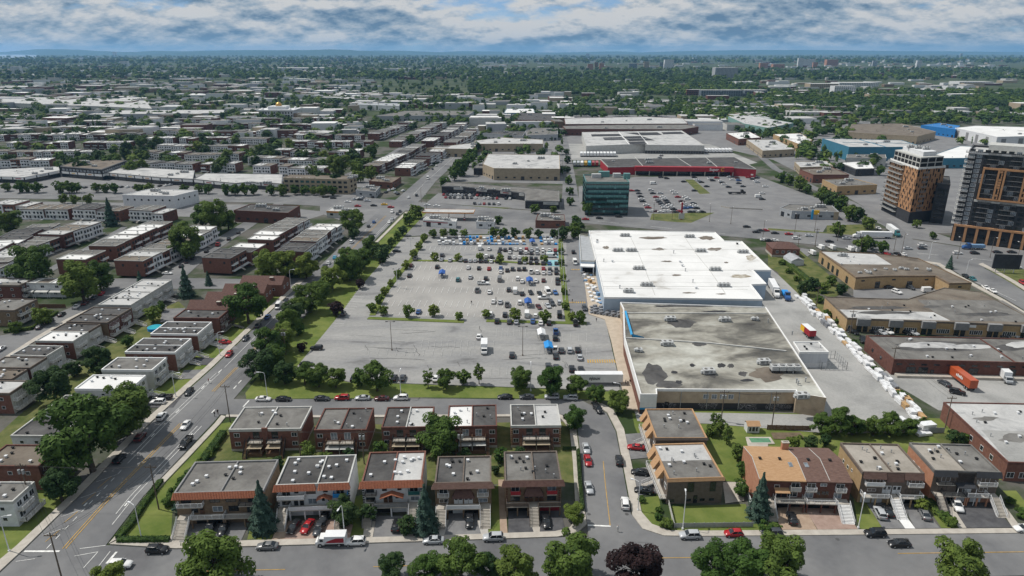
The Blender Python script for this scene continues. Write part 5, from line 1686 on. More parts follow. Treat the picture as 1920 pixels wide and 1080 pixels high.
m.box(f.W * 0.02, -2.2, 0, f.W * 0.98, -0.05, 0.9)
f.add('loading_dock', m, 'concrete')
fl = b.side('left')
for s in (0.3, 0.6):
    fl.win(fl.W * s, 2.0, 1.2, 1.2, 'dark')
b = Building('red_brick_workshop', 'red brick workshop with grey roof at the bottom right edge', [P2(*p, 5.2) for p in ((1769, 755), (2060, 760), (2060, 872), (1890, 868))], 5.2, 'brick_red', 'roof_light', 'factory', 0.25, 'brick_dark')
b.roof_stain([(1840, 806), (2050, 812), (2055, 870), (1892, 866)], 'yard_paving', 'roof_sheet')
for i, (x, y, rx, ry) in enumerate(((1900, 822, 25, 8), (1850, 785, 20, 4))):
    b.roof_stain(blob(x, y, rx, ry, 14, i + 50), 'roof_gravel', dz=0.014 + 0.004 * i)
b.rvents(10, 9)
fl = b.side('left')
for s in (0.5, 0.66, 0.8):
    fl.win(fl.W * s, 2.2, 1.3, 1.4, 'white')
f = b.side('front')
for s in (0.06, 0.2, 0.4):
    f.win(f.W * s, 1.0, 1.8, 1.6, 'white')
# small brick house and shed in the weedy lot
h = 4.6
pl = rect_px((1449, 466), (1500, 467), (1453, 455), h)
b = Building('brick_bungalow', 'small red brick bungalow with hipped brown roof by the main street', pl, h, 'brick_red', 'shingle_maroon', 'house', 0, base=('concrete', 1.2))
A, B, C, D = [Vector(p) for p in b.poly]
m = MB()
i0, i1 = (A + D) / 2 + (B - A) * 0.3, (B + C) / 2 - (B - A) * 0.3
zr = h + 2.2
o = inset(b.poly, -0.4)
m.face([(*o[0], h), (*o[1], h), (*i1, zr), (*i0, zr)])
m.face([(*o[2], h), (*o[3], h), (*i0, zr), (*i1, zr)])
m.face([(*o[1], h), (*o[2], h), (*i1, zr)])
m.face([(*o[3], h), (*o[0], h), (*i0, zr)])
m.obj('hip_roof', 'shingle_maroon', b.root)
b.grid(0, [2.2], 4, 1.4, 1.4)
h = 2.8
pl = [P2(*p, h) for p in ((1469, 480), (1484, 489.5), (1508, 488), (1490, 476))]
b = Building('metal_shed', 'grey gabled metal shed below the brick bungalow', pl, h, 'metal_siding', 'wall_grey', 'shed', 0)
P_ = b.poly
best = max(range(4), key=lambda i: (Vector(P_[i]) - Vector(P_[(i + 1) % 4])).length)
A, B, C, D = [Vector(P_[(best + k) % 4]) for k in range(4)]
m = MB()
r0, r1 = (A + D) / 2, (B + C) / 2
m.face([(*A, h), (*B, h), (*r1, h + 1.3), (*r0, h + 1.3)])
m.face([(*C, h), (*D, h), (*r0, h + 1.3), (*r1, h + 1.3)])
m.face([(*D, h), (*A, h), (*r0, h + 1.28)])
m.face([(*B, h), (*C, h), (*r1, h + 1.28)])
m.obj('gable_roof', 'wall_grey', b.root)
# ------------------------------------------------------------------ the towers
TW = 'apartment towers'
# tower with orange brick panels
A0, B0 = Vector(P2(1702, 419)), Vector(P2(1752, 414))
L0 = Vector(P2(1652, 394))
hT = 33.5
poly = [tuple(L0), tuple(A0), tuple(B0), tuple(L0 + (B0 - A0))]
b = Building('apartment_tower', 'tower block faced in orange panels with a white top storey', poly, hT, 'panel_orange', 'roof_light', 'tower', 0.8, 'trim_white', TW)


def edge_with(b, nx, ny):
    P = b.poly
    k = max(range(len(P)), key=lambda i: (Vector((P[(i + 1) % len(P)][1] - P[i][1], -(P[(i + 1) % len(P)][0] - P[i][0]))).normalized()).dot(Vector((nx, ny))))
    return Facade(b.root, P[k], P[(k + 1) % len(P)])


for f, dens in ((edge_with(b, 0.3, -1), 1), (edge_with(b, -1, -0.3), 2)):
    f.panel('base_cladding', 0, f.W, 0, 7.0, 'wall_charcoal', 0.1)
    cols = max(6, int(f.W / 1.9))
    for s in range(9):
        for c in range(cols):
            if (c * 5 + s * 2) % 7 < 5:
                f.win(f.W * (c + 0.5) / cols, 7.5 + s * 2.9 + (0.9 if (c + s) % 2 else 0), 0.8 if c % 4 else 1.5, 1.9, 'void')
    if dens == 1:
        for s in range(9):
            f.balcony(f.W * 0.22, f.W * 0.4, 7.4 + s * 2.9, 0.6, 'steel', 'stone_grey')
    if dens == 2:
        for s in range(11):
            f.balcony(f.W * 0.02, f.W * 0.55, 3.5 + s * 2.95, 1.8, 'steel', 'wall_pale')
    for k in range(4):
        f.win(f.W * (k + 0.5) / 4, 0.3, 2.6, 4.5, 'white', 'lobby_window')
top = inset(b.poly, 1.6)
m = MB()
m.prism(top, hT, hT + 6.4)
m.obj('white_upper_storeys', 'wall_pale', b.root)
for i in range(4):
    f = Facade(b.root, top[i], top[(i + 1) % 4])
    if f.n.y < 0.2:
        k = max(2, int(f.W / 4.6))
        for j in range(k):
            for z in (0.4, 3.4):
                f.win(f.W * (j + 0.5) / k, hT + z, f.W / k - 0.9, 2.3, 'void')
m = MB()
m.prism(inset(b.poly, 5), hT + 6.4, hT + 9.0)
m.obj('penthouse', 'wall_white', b.root)
for k in range(6):
    p = Vector(b.poly[0]).lerp(Vector(b.poly[2]), 0.3 + 0.07 * k)
    link('rooftop_unit', hvac_mesh('mid'), b.root, (p.x, p.y + (k % 2) * 4 - 2, hT + 9.0))
# taller charcoal tower with orange frame
A0, B0 = Vector(P2(1781, 450)), Vector(P2(1990, 478))
u = (B0 - A0).normalized()
n = Vector((-u.y, u.x))
hT = 48.5
poly = [tuple(A0), tuple(B0), tuple(B0 + n * 30), tuple(A0 + n * 30)]
b = Building('apartment_tower', 'tall charcoal apartment tower with orange framed bays at the right edge', poly, hT, 'wall_charcoal', 'roof_light', 'tower', 1.0, 'wall_charcoal', TW)
f = b.side(0)
NS = 16
for s in range(NS):
    z = 9.5 + s * 2.6
    for c in range(int(f.W / 3.4)):
        x = 1.7 + c * 3.4
        f.win(x, z + 0.2, 2.4, 1.9, 'pale' if (c * 13 + s * s * 7) % 19 < 5 or c == 1 else 'dark')
    for x0, x1 in ((0.2, 3.2), (9.0, 14.5), (19, 26), (33, 39), (47, 53), (56, 62)):
        if x1 < f.W:
            f.balcony(x0, x1, z, 1.0 if x0 < 40 else 1.4, 'rail_white' if x0 > 40 or x0 < 1 else 'rail_black', 'stone_grey')
f.panel('orange_frame', 8.0, 41.0, 24.4, 25.2, 'panel_orange', 1.5)
f.panel('orange_frame', 8.0, 41.0, 40.6, 41.6, 'panel_orange', 1.5)
for x in (8.0, 14.8, 17.6, 26.2, 31.2, 39.4):
    f.panel('orange_frame', x, x + (0.9 if x < 39 else 1.6), 25.2, 40.6, 'panel_orange', 1.5)
rr = random.Random(9)
for s in range(11):
    for x in (15.8, 27.2, 29.2):
        f.panel('orange_panel', x + rr.choice((0, 0.7)), x + 1.3, 25.4 + s * 1.38, 26.5 + s * 1.38, 'panel_orange', 1.45)
f.panel('pale_strip', 7.0, 45.0, 22.9, 24.0, 'wall_pale', 0.6)
f.panel('white_fin', 54.5, 55.3, 9.6, 47.0, 'trim_white', 1.6)
f.panel('pale_band', 0.3, f.W, 48.0, 48.9, 'wall_grey', 0.5)
for k in range(10):
    x = 0.5 + k * f.W / 9.5
    f.panel('colonnade_pier', x, x + 1.2, 0, 8.6, 'panel_orange', 1.6)
f.panel('colonnade_beam', 0.5, f.W, 8.6, 9.6, 'panel_orange', 1.7)
f.panel('ground_floor_glass', 0.5, f.W, 0.1, 5.0, 'glass', 0.1)
for k in range(9):
    f.win(3.6 + k * f.W / 9.5, 0.2, 3.6, 3.4, 'pale', 'shop_window')
fl = b.side(3)
for s in range(NS):
    for c in range(6):
        fl.win(fl.W * (c + 0.5) / 6, 9.7 + s * 2.6, 1.8, 1.9, 'plain')
    fl.balcony(fl.W - 5, fl.W - 0.3, 9.5 + s * 2.6, 1.3, 'rail_white', 'wall_pale')
m = MB()
m.prism(inset(b.poly, 8), hT, hT + 4)
m.obj('penthouse', 'wall_pale', b.root)
# dark linking block between the towers
b = Building('apartment_block', 'dark lower block standing between the two apartment towers', rect_px((1757, 345), (1782, 347), (1758, 330), 24.0), 24.0, 'wall_charcoal', 'roof_dark', 'building', 0.4)
b.grid(0, [3 + 2.8 * i for i in range(7)], 5, 1.4, 1.6, 'plain')
# ------------------------------------------------------------------ commerce along the main street
h = 21.0
g = rect_px((1099, 343), (1180, 343.5), (1096, 329), h)
b = Building('glass_office', 'five-storey green glass office block by the supermarket car park', g, h, 'glass_dark_teal', 'roof_gravel', 'office', 0.8, 'band_teal')
for f in (b.side(0), b.side(3), b.side(1)):
    n = max(4, int(f.W / 1.6))
    for s in range(6):
        for c in range(n):
            f.panel('pane', f.W * c / n + 0.06, f.W * (c + 1) / n - 0.06, 2.0 + s * 3.1, 3.4 + s * 3.1, 'glass_teal' if (c * 5 + s * 3) % 7 else 'band_teal', 0.06)
    for s, (t0, t1) in enumerate(((0.0, 1.0), (0.05, 1.0), (0.0, 0.95), (0.5, 1.0), (0.8, 1.0))):
        f.panel('spandrel', f.W * t0, f.W * t1, 18.2 - s * 3.1, 19.6 - s * 3.1, 'band_teal', 0.1)
    m = MB()
    for c in range(n + 1):
        m.box(f.W * c / n - 0.04, -0.14, 1.8, f.W * c / n + 0.04, 0, h - 0.6)
    f.add('mullions', m, 'wall_charcoal')
for k, (x, y, s) in enumerate(((1110, 334, 6), (1123, 332, 7), (1150, 333, 5), (1170, 336, 4))):
    l = b.local(x, y)
    m = MB()
    m.box(0, 0, 0, s, 3.5, 2.6 + k % 2)
    m.obj('plant_room', 'band_teal' if k % 2 else 'hvac', b.root, (l[0], l[1], h))
h = 7.0
b = Building('supermarket', 'red fronted supermarket with wide dark roof', [P2(*p, h) for p in ((1126, 299), (1378, 295), (1418, 317), (1372, 314), (1300, 313), (1190, 312), (1140, 313))], h, 'trim_red', 'roof_dark', 'store', 0.3, 'wall_pale')
for p in ([(1190, 294), (1206, 312)], [(1268, 294), (1296, 312)], [(1322, 294), (1345, 313)]):
    b.seam(p, 'wall_pale', 0.5, 0.2)
for x, y, s in ((1216, 301, 'big'), (1218, 306, 'big'), (1237, 297, 'mid'), (1240, 293, 'mid'), (1330, 307, 'mid'), (1150, 303, 'small'), (1380, 305, 'small')):
    b.on_roof('rooftop_unit', hvac_mesh(s), x, y)
A, B = Vector(P2(1190, 312, h)), Vector(P2(1374, 314, h))
A -= Vector(b.c)
B -= Vector(b.c)
f = Facade(b.root, A, B)
m = MB()
m.box(0, -5.0, 3.9, f.W, -0.05, 7.6)
fa = f.add('red_fascia', m, 'trim_red')
for k in range(8):
    x = 0.5 + k * (f.W - 1) / 7
    m = MB()
    m.box(x - 0.3, -4.8, 0, x + 0.3, -4.2, 3.9)
    f.add('column', m, 'concrete')
f.panel('shop_front', 1, f.W - 1, 0.1, 3.6, 'glass', 0.05)
o = f.at(f.W * 0.80, 5.06, 5.75)
text_part(b.root, 'Super', 3.3, o, f.ang, 'trim_white')
o = f.at(f.W * 0.885, 5.06, 5.75)
text_part(b.root, 'C', 4.2, o, f.ang, 'sign_yellow')
f2 = Facade(b.root, B, Vector(P2(1418, 317, h)) - Vector(b.c))
f2.panel('white_stripe', 2, f2.W * 0.6, 3.2, 3.6, 'trim_white', 0.08)
f2.panel('small_sign', f2.W * 0.8, f2.W * 0.9, 1.5, 2.7, 'trim_white', 0.08)
b = Building('distribution_warehouse', 'large pale warehouse with dark solar panels on its roof', [P2(*p, 9) for p in ((1091, 248), (1278, 245), (1321, 273), (1210, 272), (1212, 270), (1099, 274))], 9, 'wall_pale', 'roof_light', 'warehouse', 0.3, 'wall_pale')
for k, pts in enumerate((((1108, 252), (1160, 251), (1166, 255), (1110, 256)), ((1130, 258), (1165, 257), (1173, 262), (1134, 263)), ((1168, 256), (1202, 255), (1228, 263), (1180, 265)), ((1178, 266), (1208, 265), (1214, 271), (1182, 271)), ((1170, 249), (1232, 248), (1242, 253), (1204, 254)), ((1240, 248), (1276, 247), (1284, 251), (1244, 252)))):
    b.roof_stain(pts, 'roof_patch', 'solar_panels', 0.1 + 0.004 * k)
for p in ([(1160, 247), (1180, 271)], [(1195, 247), (1215, 270)], [(1096, 261), (1290, 259)]):
    b.seam(p, 'trim_white', 0.6, 0.25)
for k in range(22):
    f = b.side('front')
    x = f.W * (k + 0.5) / 22
    f.win(x, 0.5, 2.6, 3.0, 'plain', 'dock_door')
BIG = [
    ('tan_warehouse', 'tan blank-walled warehouse with streaked pale roof', [(905, 308), (915, 289), (1049, 291), (1050, 317), (926, 316)], 9.5, 'wall_tan', 'roof_light'),
    ('low_workshop', 'dark workshop with blue side left of the tan warehouse', [(888, 315), (896, 308), (925, 308), (925, 316)], 6, 'wall_charcoal', 'roof_gravel'),
    ('plaza_shops', 'dark plaza shop row behind its car park', [(828, 349), (838, 342), (985, 352), (1048, 358), (1049, 378), (985, 376), (984, 362), (960, 359), (870, 350)], 5.5, 'wall_charcoal', 'roof_gravel'),
    ('service_station_shop', 'white service station shop with red stripe', [(793, 412), (800, 407), (857, 411), (855, 416)], 4.2, 'trim_white', 'roof_light'),
    ('white_kiosk', 'small white shop between the service station and the car park', [(893, 416), (898, 410), (929, 412), (927, 417)], 4.2, 'wall_white', 'roof_gravel'),
    ('brick_restaurant', 'low brick restaurant with green roof plant by the main street', [(1004, 414), (1008, 402), (1058, 403), (1060, 415)], 4.5, 'brick_red', 'roof_gravel'),
    ('office_block', 'tan three-storey office block on the main street', [(531, 334), (545, 328), (668, 331), (655, 336), (652, 337)], 11, 'wall_tan', 'roof_brown'),
    ('corner_shop', 'brick corner shop with flat brown roof at the crossing', [(692, 340), (705, 332), (752, 332), (735, 343)], 5, 'brick_red', 'roof_brown'),
    ('motor_workshop', 'grey motor workshop with red door on the crossing', [(667, 357), (690, 349), (713, 350), (704, 360)], 4.5, 'wall_grey', 'roof_gravel'),
    ('fast_food_restaurant', 'small restaurant with orange trim on the crossing', [(612, 396), (622, 389), (672, 391), (668, 398)], 4.2, 'wall_pale', 'roof_light'),
    ('white_hall', 'white hall with small square windows beside the main street', [(229, 366), (278, 355), (371, 357), (326, 368)], 8.5, 'wall_white', 'roof_light'),
    ('strip_mall', 'long strip mall with white sign panels on the main street', [(190, 323), (240, 313), (330, 318), (365, 320), (362, 336), (300, 333)], 5.5, 'wall_charcoal', 'roof_light'),
    ('strip_mall', 'right wing of the strip mall with white sign boards', [(363, 336), (385, 325), (530, 327), (528, 345), (470, 341), (440, 344)], 5.5, 'wall_charcoal', 'roof_light'),
    ('corner_mall_building', 'two-storey dark corner building of the strip mall', [(113, 312), (150, 300), (237, 301), (190, 318)], 9, 'wall_charcoal', 'roof_brown'),
    ('low_shops', 'low pale shops left of the two-storey mall building', [(-40, 330), (-10, 318), (110, 312), (112, 320), (45, 333)], 5, 'wall_charcoal', 'roof_light'),
    ('bank_branch', 'grey bank branch with blue and yellow entrance tower', [(1463, 390), (1480, 383), (1560, 386), (1573, 398), (1485, 396)], 5, 'wall_grey', 'roof_gravel'),
    ('brown_flats', 'dark brown flat-roofed apartment block near the crossing', [(438, 395), (470, 383), (562, 386), (540, 400)], 7, 'brick_dark', 'roof_dark'),
    ('blue_warehouse', 'blue clad warehouse with white roof panels', [(1542, 260), (1690, 263), (1731, 276), (1592, 276)], 13, 'wall_blue', 'roof_light'),
    ('grey_office', 'low grey office in front of the blue warehouse', [(1588, 290), (1660, 290), (1662, 297), (1587, 296)], 8, 'wall_pale', 'roof_gravel'),
    ('navy_workshop', 'navy workshop with white roof left of the orange tower', [(1575, 305), (1630, 302), (1640, 316), (1605, 317)], 6, 'wall_charcoal', 'roof_white'),
    ('brick_office', 'red brick office with brown roof beside the tree-lined road', [(1500, 318), (1560, 314), (1592, 328), (1525, 328)], 6.5, 'brick_red', 'roof_brown'),
    ('buff_office', 'buff brick office with grey roof beside the tree-lined road', [(1542, 337), (1600, 335), (1645, 347), (1570, 350)], 6.5, 'brick_buff', 'roof_gravel'),
    ('cream_workshop', 'cream workshop with white roof along the industrial road', [(1490, 304), (1550, 302), (1562, 312), (1500, 314)], 6, 'wall_tan', 'roof_light'),
    ('tan_workshop', 'tan workshop with white roof at the top of the industrial road', [(1450, 252), (1500, 250), (1523, 263), (1497, 270)], 8, 'brick_buff', 'roof_white'),
    ('cream_unit', 'cream industrial unit beside the trailer yard', [(1400, 262), (1455, 262), (1490, 280), (1430, 283)], 7, 'wall_tan', 'roof_light'),
    ('brick_unit', 'brick industrial unit with white roof left of the cream unit', [(1362, 250), (1405, 247), (1427, 258), (1385, 261)], 7, 'brick_red', 'roof_white'),
    ('green_roofed_plant', 'pale green roofed plant behind the industrial road', [(1362, 217), (1408, 216), (1488, 231), (1440, 240), (1395, 232)], 9, 'wall_green', 'roof_light'),
    ('brown_depot', 'brown flat-roofed depot left of the vivid blue shed', [(1590, 248), (1597, 233), (1690, 232), (1755, 247), (1720, 256)], 9, 'wall_tan', 'roof_brown'),
    ('vivid_blue_shed', 'vivid blue shed in front of the white logistics hall', [(1727, 235), (1760, 231), (1800, 236), (1792, 243)], 10, 'wall_vivid_blue', 'wall_vivid_blue'),
    ('logistics_hall', 'white logistics hall with grey doors at the right edge', [(1791, 240), (1830, 236), (2000, 241), (2000, 254), (1870, 257)], 11, 'wall_white', 'roof_white'),
    ('low_white_hall', 'wide low white-roofed hall behind the charcoal tower', [(1752, 290), (1800, 274), (1990, 282), (2000, 296), (1760, 297)], 9, 'wall_blue', 'roof_white'),
    ('grey_roofed_hall', 'long dark grey hall near the railway', [(1058, 222), (1210, 219), (1280, 222), (1290, 232), (1060, 233)], 9, 'brick_dark', 'roof_light'),
    ('flat_hall', 'brown brick hall with long grey roof behind the warehouse', [(1055, 236), (1280, 232), (1310, 238), (1278, 243), (1060, 242)], 8, 'brick_dark', 'roof_gravel'),
    ('dark_roofed_works', 'works with dark square roof beside the boulevard', [(965, 225), (975, 212), (1035, 212), (1042, 226)], 9, 'brick_dark', 'roof_dark'),
    ('blue_fronted_works', 'works with blue front and white roof beside the boulevard', [(945, 212), (950, 204), (1000, 204), (1003, 212)], 9, 'wall_blue', 'roof_white'),
    ('long_white_shed', 'long white shed among trees in the middle distance', [(670, 196), (674, 192), (750, 194), (748, 199)], 9, 'wall_white', 'wall_grey'),
    ('grey_long_hall', 'long grey hall beyond the row houses', [(700, 218), (760, 208), (890, 208), (878, 216)], 8, 'wall_grey', 'roof_gravel'),
    ('pale_long_hall', 'pale long hall among the left row houses', [(160, 215), (210, 207), (420, 206), (420, 212)], 8, 'wall_grey', 'roof_light'),
    ('broad_grey_hall', 'very wide pale grey hall at the left edge', [(-40, 191), (0, 181), (270, 186), (285, 204), (200, 200)], 9, 'wall_pale', 'roof_light'),
    ('brick_workshops', 'brick workshops with pale roofs beside the boulevard', [(800, 278), (890, 268), (892, 274), (885, 280)], 8, 'wall_tan', 'roof_light'),
    ('grey_workshop', 'grey workshop behind the boulevard trees', [(890, 264), (940, 258), (1018, 262), (1018, 270), (890, 270)], 8, 'wall_tan', 'roof_light'),
    ('dark_workshop', 'dark roofed workshop beyond the boulevard trees', [(905, 250), (935, 246), (985, 247), (980, 255)], 7, 'wall_grey', 'roof_dark'),
    ('panel_roofed_hall', 'grey hall with long roof strips beyond the boulevard', [(985, 246), (1000, 240), (1045, 240), (1046, 252), (988, 254)], 7, 'wall_grey', 'roof_gravel'),
]
for k, (nm, lab, pts, hh, wl, rf) in enumerate(BIG):
    b = Building(nm, lab, [P2(*p, hh) for p in pts], hh, wl, rf, 'building', 0.3, {'wall_charcoal': 'stone_grey', 'brick_red': 'brick_dark'}.get(wl, wl))
    b.rvents(7, 100 + k)
    for j in range(3):
        link('rooftop_unit', hvac_mesh(('mid', 'small', 'big')[j]), b.root, (Vector(b.poly[0]).lerp(Vector(b.poly[2]), 0.3 + 0.2 * j).to_3d() + Vector((0, 0, hh - 0.04))))
    for i, P0 in enumerate(b.poly):
        f = Facade(b.root, P0, b.poly[(i + 1) % len(b.poly)])
        if f.n.y > 0.3 or f.W < 6:
            continue
        if nm in ('strip_mall', 'plaza_shops', 'low_shops', 'corner_mall_building'):
            n = max(2, int(f.W / 9))
            for j in range(n):
                x0, x1 = f.W * j / n + 0.6, f.W * (j + 1) / n - 0.6
                f.panel('shop_window', x0, x1, 0.3, 2.8, 'glass', 0.05)
                if nm != 'plaza_shops' or j % 2:
                    s = f.panel('sign_panel', x0, x1, 3.2, 5.0, 'trim_white' if nm != 'plaza_shops' else 'wall_pale', 0.14)
                    if j % 2:
                        m = MB()
                        m.box(x0 + 2, -0.17, 3.8, x1 - 2, -0.15, 4.4)
                        m.obj('sign_print', ('trim_orange', 'trim_red', 'sign_yellow', 'wall_grey')[(j + k) % 4], s)
            if hh > 7:
                b.grid(f, [5.8], max(3, int(f.W / 4)), 2.4, 1.6, 'pale')
        elif nm == 'office_block':
            n = int(f.W / 4)
            for z in (1.2, 4.6, 8.0):
                for j in range(n):
                    f.win(f.W * (j + 0.5) / n, z, 2.6, 1.7, 'teal' if 2 < j < n - 3 else 'plain')
        elif nm == 'white_hall':
            b.grid(f, [5.0], max(3, int(f.W / 5)), 1.2, 1.2, 'plain')
        elif nm == 'blue_warehouse':
            continue
        elif nm == 'logistics_hall':
            for j in range(int(f.W / 22)):
                f.panel('grey_door', 6 + j * 22, 12 + j * 22, 0, 9, 'stone_grey', 0.1)
        else:
            n = max(2, int(f.W / 6))
            for j in range(n):
                if (j + k) % 4 == 3:
                    f.win(f.W * (j + 0.5) / n, 0.2, 2.8, 3.0, 'plain', 'loading_door')
                else:
                    f.win(f.W * (j + 0.5) / n, min(hh - 2.2, 1.6), 2.0, 1.3, 'plain')
    if nm == 'blue_warehouse':
        for p in ([(1580, 267), (1712, 269)], [(1612, 262), (1662, 276)]):
            b.seam(p, 'wall_blue', 1.2, 0.3)
    if nm == 'service_station_shop':
        b.side('front').panel('red_stripe', 0.2, b.side('front').W * 0.75, 2.9, 3.4, 'trim_red', 0.08)
    if nm == 'fast_food_restaurant':
        f = b.side('front')
        f.panel('orange_trim', 0, f.W, 3.4, 4.3, 'trim_orange', 0.15)
    if nm == 'bank_branch':
        f = b.side('front')
        f.panel('blue_pier', f.W * 0.42, f.W * 0.46, 0, 6.2, 'trim_blue', 0.8)
        f.panel('yellow_sign', f.W * 0.46, f.W * 0.58, 3.4, 6.0, 'sign_yellow', 0.7)
        f.panel('cream_wall', f.W * 0.9, f.W, 0, 5.2, 'wall_tan', 0.3)
# service station canopy
x, y = P2(842, 411)
c = root('fuel_canopy', 'white fuel station canopy with orange edge on columns', 'canopy', (x, y, 0), R(-3))
m = MB()
m.box(-16, -4.5, 5.0, 16, 4.5, 5.3)
m.obj('canopy_roof', 'roof_light', c)
m = MB()
for q in ((-16.1, -4.6, 16.1, -4.5), (-16.1, 4.5, 16.1, 4.6), (-16.1, -4.5, -16, 4.5), (16, -4.5, 16.1, 4.5)):
    m.box(q[0], q[1], 4.7, q[2], q[3], 5.45)
m.obj('canopy_edge', 'trim_orange', c)
for xx in (-10, 0, 10):
    m = MB()
    m.box(xx - 0.3, -0.3, 0, xx + 0.3, 0.3, 5.0)
    m.obj('column', 'trim_white', c)
    m = MB()
    m.box(xx - 0.5, -2.6, 0.1, xx + 0.5, -1.8, 1.9)
    m.box(xx - 0.4, -2.65, 1.0, xx + 0.4, -2.6, 1.7, 1)
    m.obj('fuel_pump', ['trim_red', 'trim_white'], c)
# temple with golden domes
x, y = P2(525, 219)
t = root('temple', 'white temple with golden dome far beyond the row houses', 'temple', (x, y, 0))
m = MB()
m.box(-27, -18, 0, 27, 18, 11)
m.box(-29, -20, 10.6, 29, 20, 12.2)
m.box(-14, -12, 12, 14, 12, 17)
m.obj('wall', 'wall_white', t)
for sx, sy, r in ((0, 0, 5.1), (-22, -14, 2.4), (22, -14, 2.4), (-22, 14, 2.4), (22, 14, 2.4)):
    z = 17 if r > 5 else 12.2
    m = MB()
    rings = []
    for k in range(9):
        a = k / 8 * math.pi * 0.5
        rr_ = r * (math.cos(a) if k else 0.92)
        rings.append([(sx + rr_ * math.cos(q * math.pi / 8), sy + rr_ * math.sin(q * math.pi / 8), z + r * 1.2 * math.sin(a)) for q in range(16)])
    m.loft(rings)
    m.tube((sx, sy, z + r * 1.15), (sx, sy, z + r * 1.7), 0.4, 0.05, 6)
    m.obj('dome', 'gold' if r > 5 else 'trim_white', t, smooth=True)
for k in range(12):
    for z in (2.0, 6.2):
        link('window', win_mesh(2.2, 2.6, 'plain'), t, (-24.7 + k * 4.5, -18.0, z))
# ------------------------------------------------------------------ row houses of the quarter left of the boulevard
UW, UD, UH = 7.8, 14.0, 7.3


def unit_parts(wall, front, roof, var):
    """meshes of one two-storey row house: front towards -y, row along x"""
    def mk():
        w = MB()
        w.box(0, 0, 0, UW, UD, UH - 0.02, 0)
        if front != wall:
            w.box(0.05, -0.04, 0, UW - 0.05, 0.0, UH - 0.4, 1)
        r = MB()
        r.box(-0.03, -0.25, UH, UW - 0.03, UD + 0.05, UH + 0.06)
        for q in ((-0.03, -0.25, 0.22, UD + 0.05), (UW - 0.28, -0.25, UW - 0.03, UD + 0.05), (0.22, -0.25, UW - 0.28, 0.0), (0.22, UD - 0.2, UW - 0.28, UD + 0.05)):
            r.box(q[0], q[1], UH + 0.06, q[2], q[3], UH + 0.34, 1)
        for k, (x, y) in enumerate(((2, 3), (5.2, 5), (3, 10.5), (5.8, 10))):
            if (k + var) % 4:
                r.box(x - 0.3, y - 0.3, UH + 0.06, x + 0.3, y + 0.3, UH + 0.6, 1)
        g = MB()
        for y, s in ((-0.06, -1), (UD + 0.02, 1)):
            for x in (1.5, 3.8, 6.0):
                g.box(x - 0.7, y, 4.4, x + 0.7, y + 0.04, 5.9)
                g.box(x - 0.6, y, 1.7, x + 0.6, y + 0.04, 3.4)
        for x in (-0.02, UW - 0.02):
            for y in (3, 10):
                g.box(x, y - 0.5, 4.6, x + 0.04, y + 0.5, 5.8)
        b = MB()
        x0, x1 = (0.4, 4.6) if var % 2 else (2.6, 7.2)
        b.box(x0, -1.5, 3.75, x1, -0.05, 3.95)
        b.box(x0, -1.5, 3.95, x1, -1.42, 4.9)
        b.box(0.3, -1.7, 1.1, 7.3, -0.05, 1.3)
        b.box(0.3, -1.7, 1.3, 5.5, -1.62, 2.2)
        st = MB()
        for k in range(6):
            st.box(5.7, -1.7 - 0.3 * (k + 1), 1.1 - k * 0.19, 7.1, -1.7 - 0.3 * k, 1.2 - k * 0.19)
        return [('wall', w.mesh('wall', [wall, front])), ('roof', r.mesh('roof', [roof, 'wall_pale' if roof != 'roof_dark' else 'stone_grey'])), ('windows', g.mesh('windows', ['glass'])),
                ('balcony', b.mesh('balcony', ['rail_white' if front != 'brick_dark' else 'steel'])), ('stairs', st.mesh('stairs', ['concrete']))], (w, r, g, b, st)
    return cached(('unit', wall, front, roof, var), mk)


ROOFS = ['roof_light', 'roof_white', 'roof_gravel', 'roof_gravel', 'roof_dark', 'roof_light', 'roof_brown']
ROOFW = {'roof_light': 'pale grey', 'roof_white': 'white', 'roof_gravel': 'grey', 'roof_dark': 'dark', 'roof_brown': 'brown'}
HOUSE_AT = []
far_mb, far_mats = MB(), ['brick_red', 'wall_white', 'roof_light', 'wall_pale', 'glass', 'rail_white', 'concrete', 'roof_gravel', 'roof_dark', 'brick_dark', 'roof_white', 'roof_brown', 'stone_grey', 'wall_grey', 'steel', 'brick_brown']


def house_row(p0, p1, where, seed, white=0.6, single=True, gap=0.06, flip=False):
    """a row between two photograph points (roof height, near or left end first)"""
    r = random.Random(seed)
    a, b = Vector(P2(*p0, UH)), Vector(P2(*p1, UH))
    if flip:
        a, b = b, a
    d = (b - a)
    n = max(1, int(d.length / UW))
    u = d.normalized()
    ang = math.atan2(u.y, u.x)
    back = Vector((-u.y, u.x))
    sh = dz = 0
    run_w, run_r = r.choice(('brick_red', 'brick_dark')), r.choice(ROOFS)
    for i in range(n):
        if r.random() < 0.45:
            run_r = r.choice(ROOFS)
        front = 'wall_white' if r.random() < white else run_w
        if r.random() < gap and i:
            continue
        if i % 2 == 0:
            sh, dz = r.uniform(-1.3, 1.3), r.choice((0, 0, 0.5, -0.5, -0.9, 0.9))
        o = a + u * (i * UW) - back * (UD / 2 + sh)
        HOUSE_AT.append((o.x + u.x * 3.8 + back.x * 5, o.y + u.y * 3.8 + back.y * 5))
        parts, mbs = unit_parts(run_w, front, run_r, r.randrange(4))
        if single:
            k = n - 1 - i if flip else i
            t = root('row_house', '%s row house %s, %s along it' % ('white-fronted' if front == 'wall_white' else 'brick', where, nth(k)), 'house', (o.x, o.y, dz), ang, 'row houses ' + where)
            for nm, me in parts:
                link(nm, me, t, kind='stuff' if nm == 'windows' else None)
        else:
            for q, (nm, me) in zip(mbs, parts):
                far_mb.join(q, o.x, o.y, dz, ang, [far_mats.index(mm.name) for mm in me.materials])


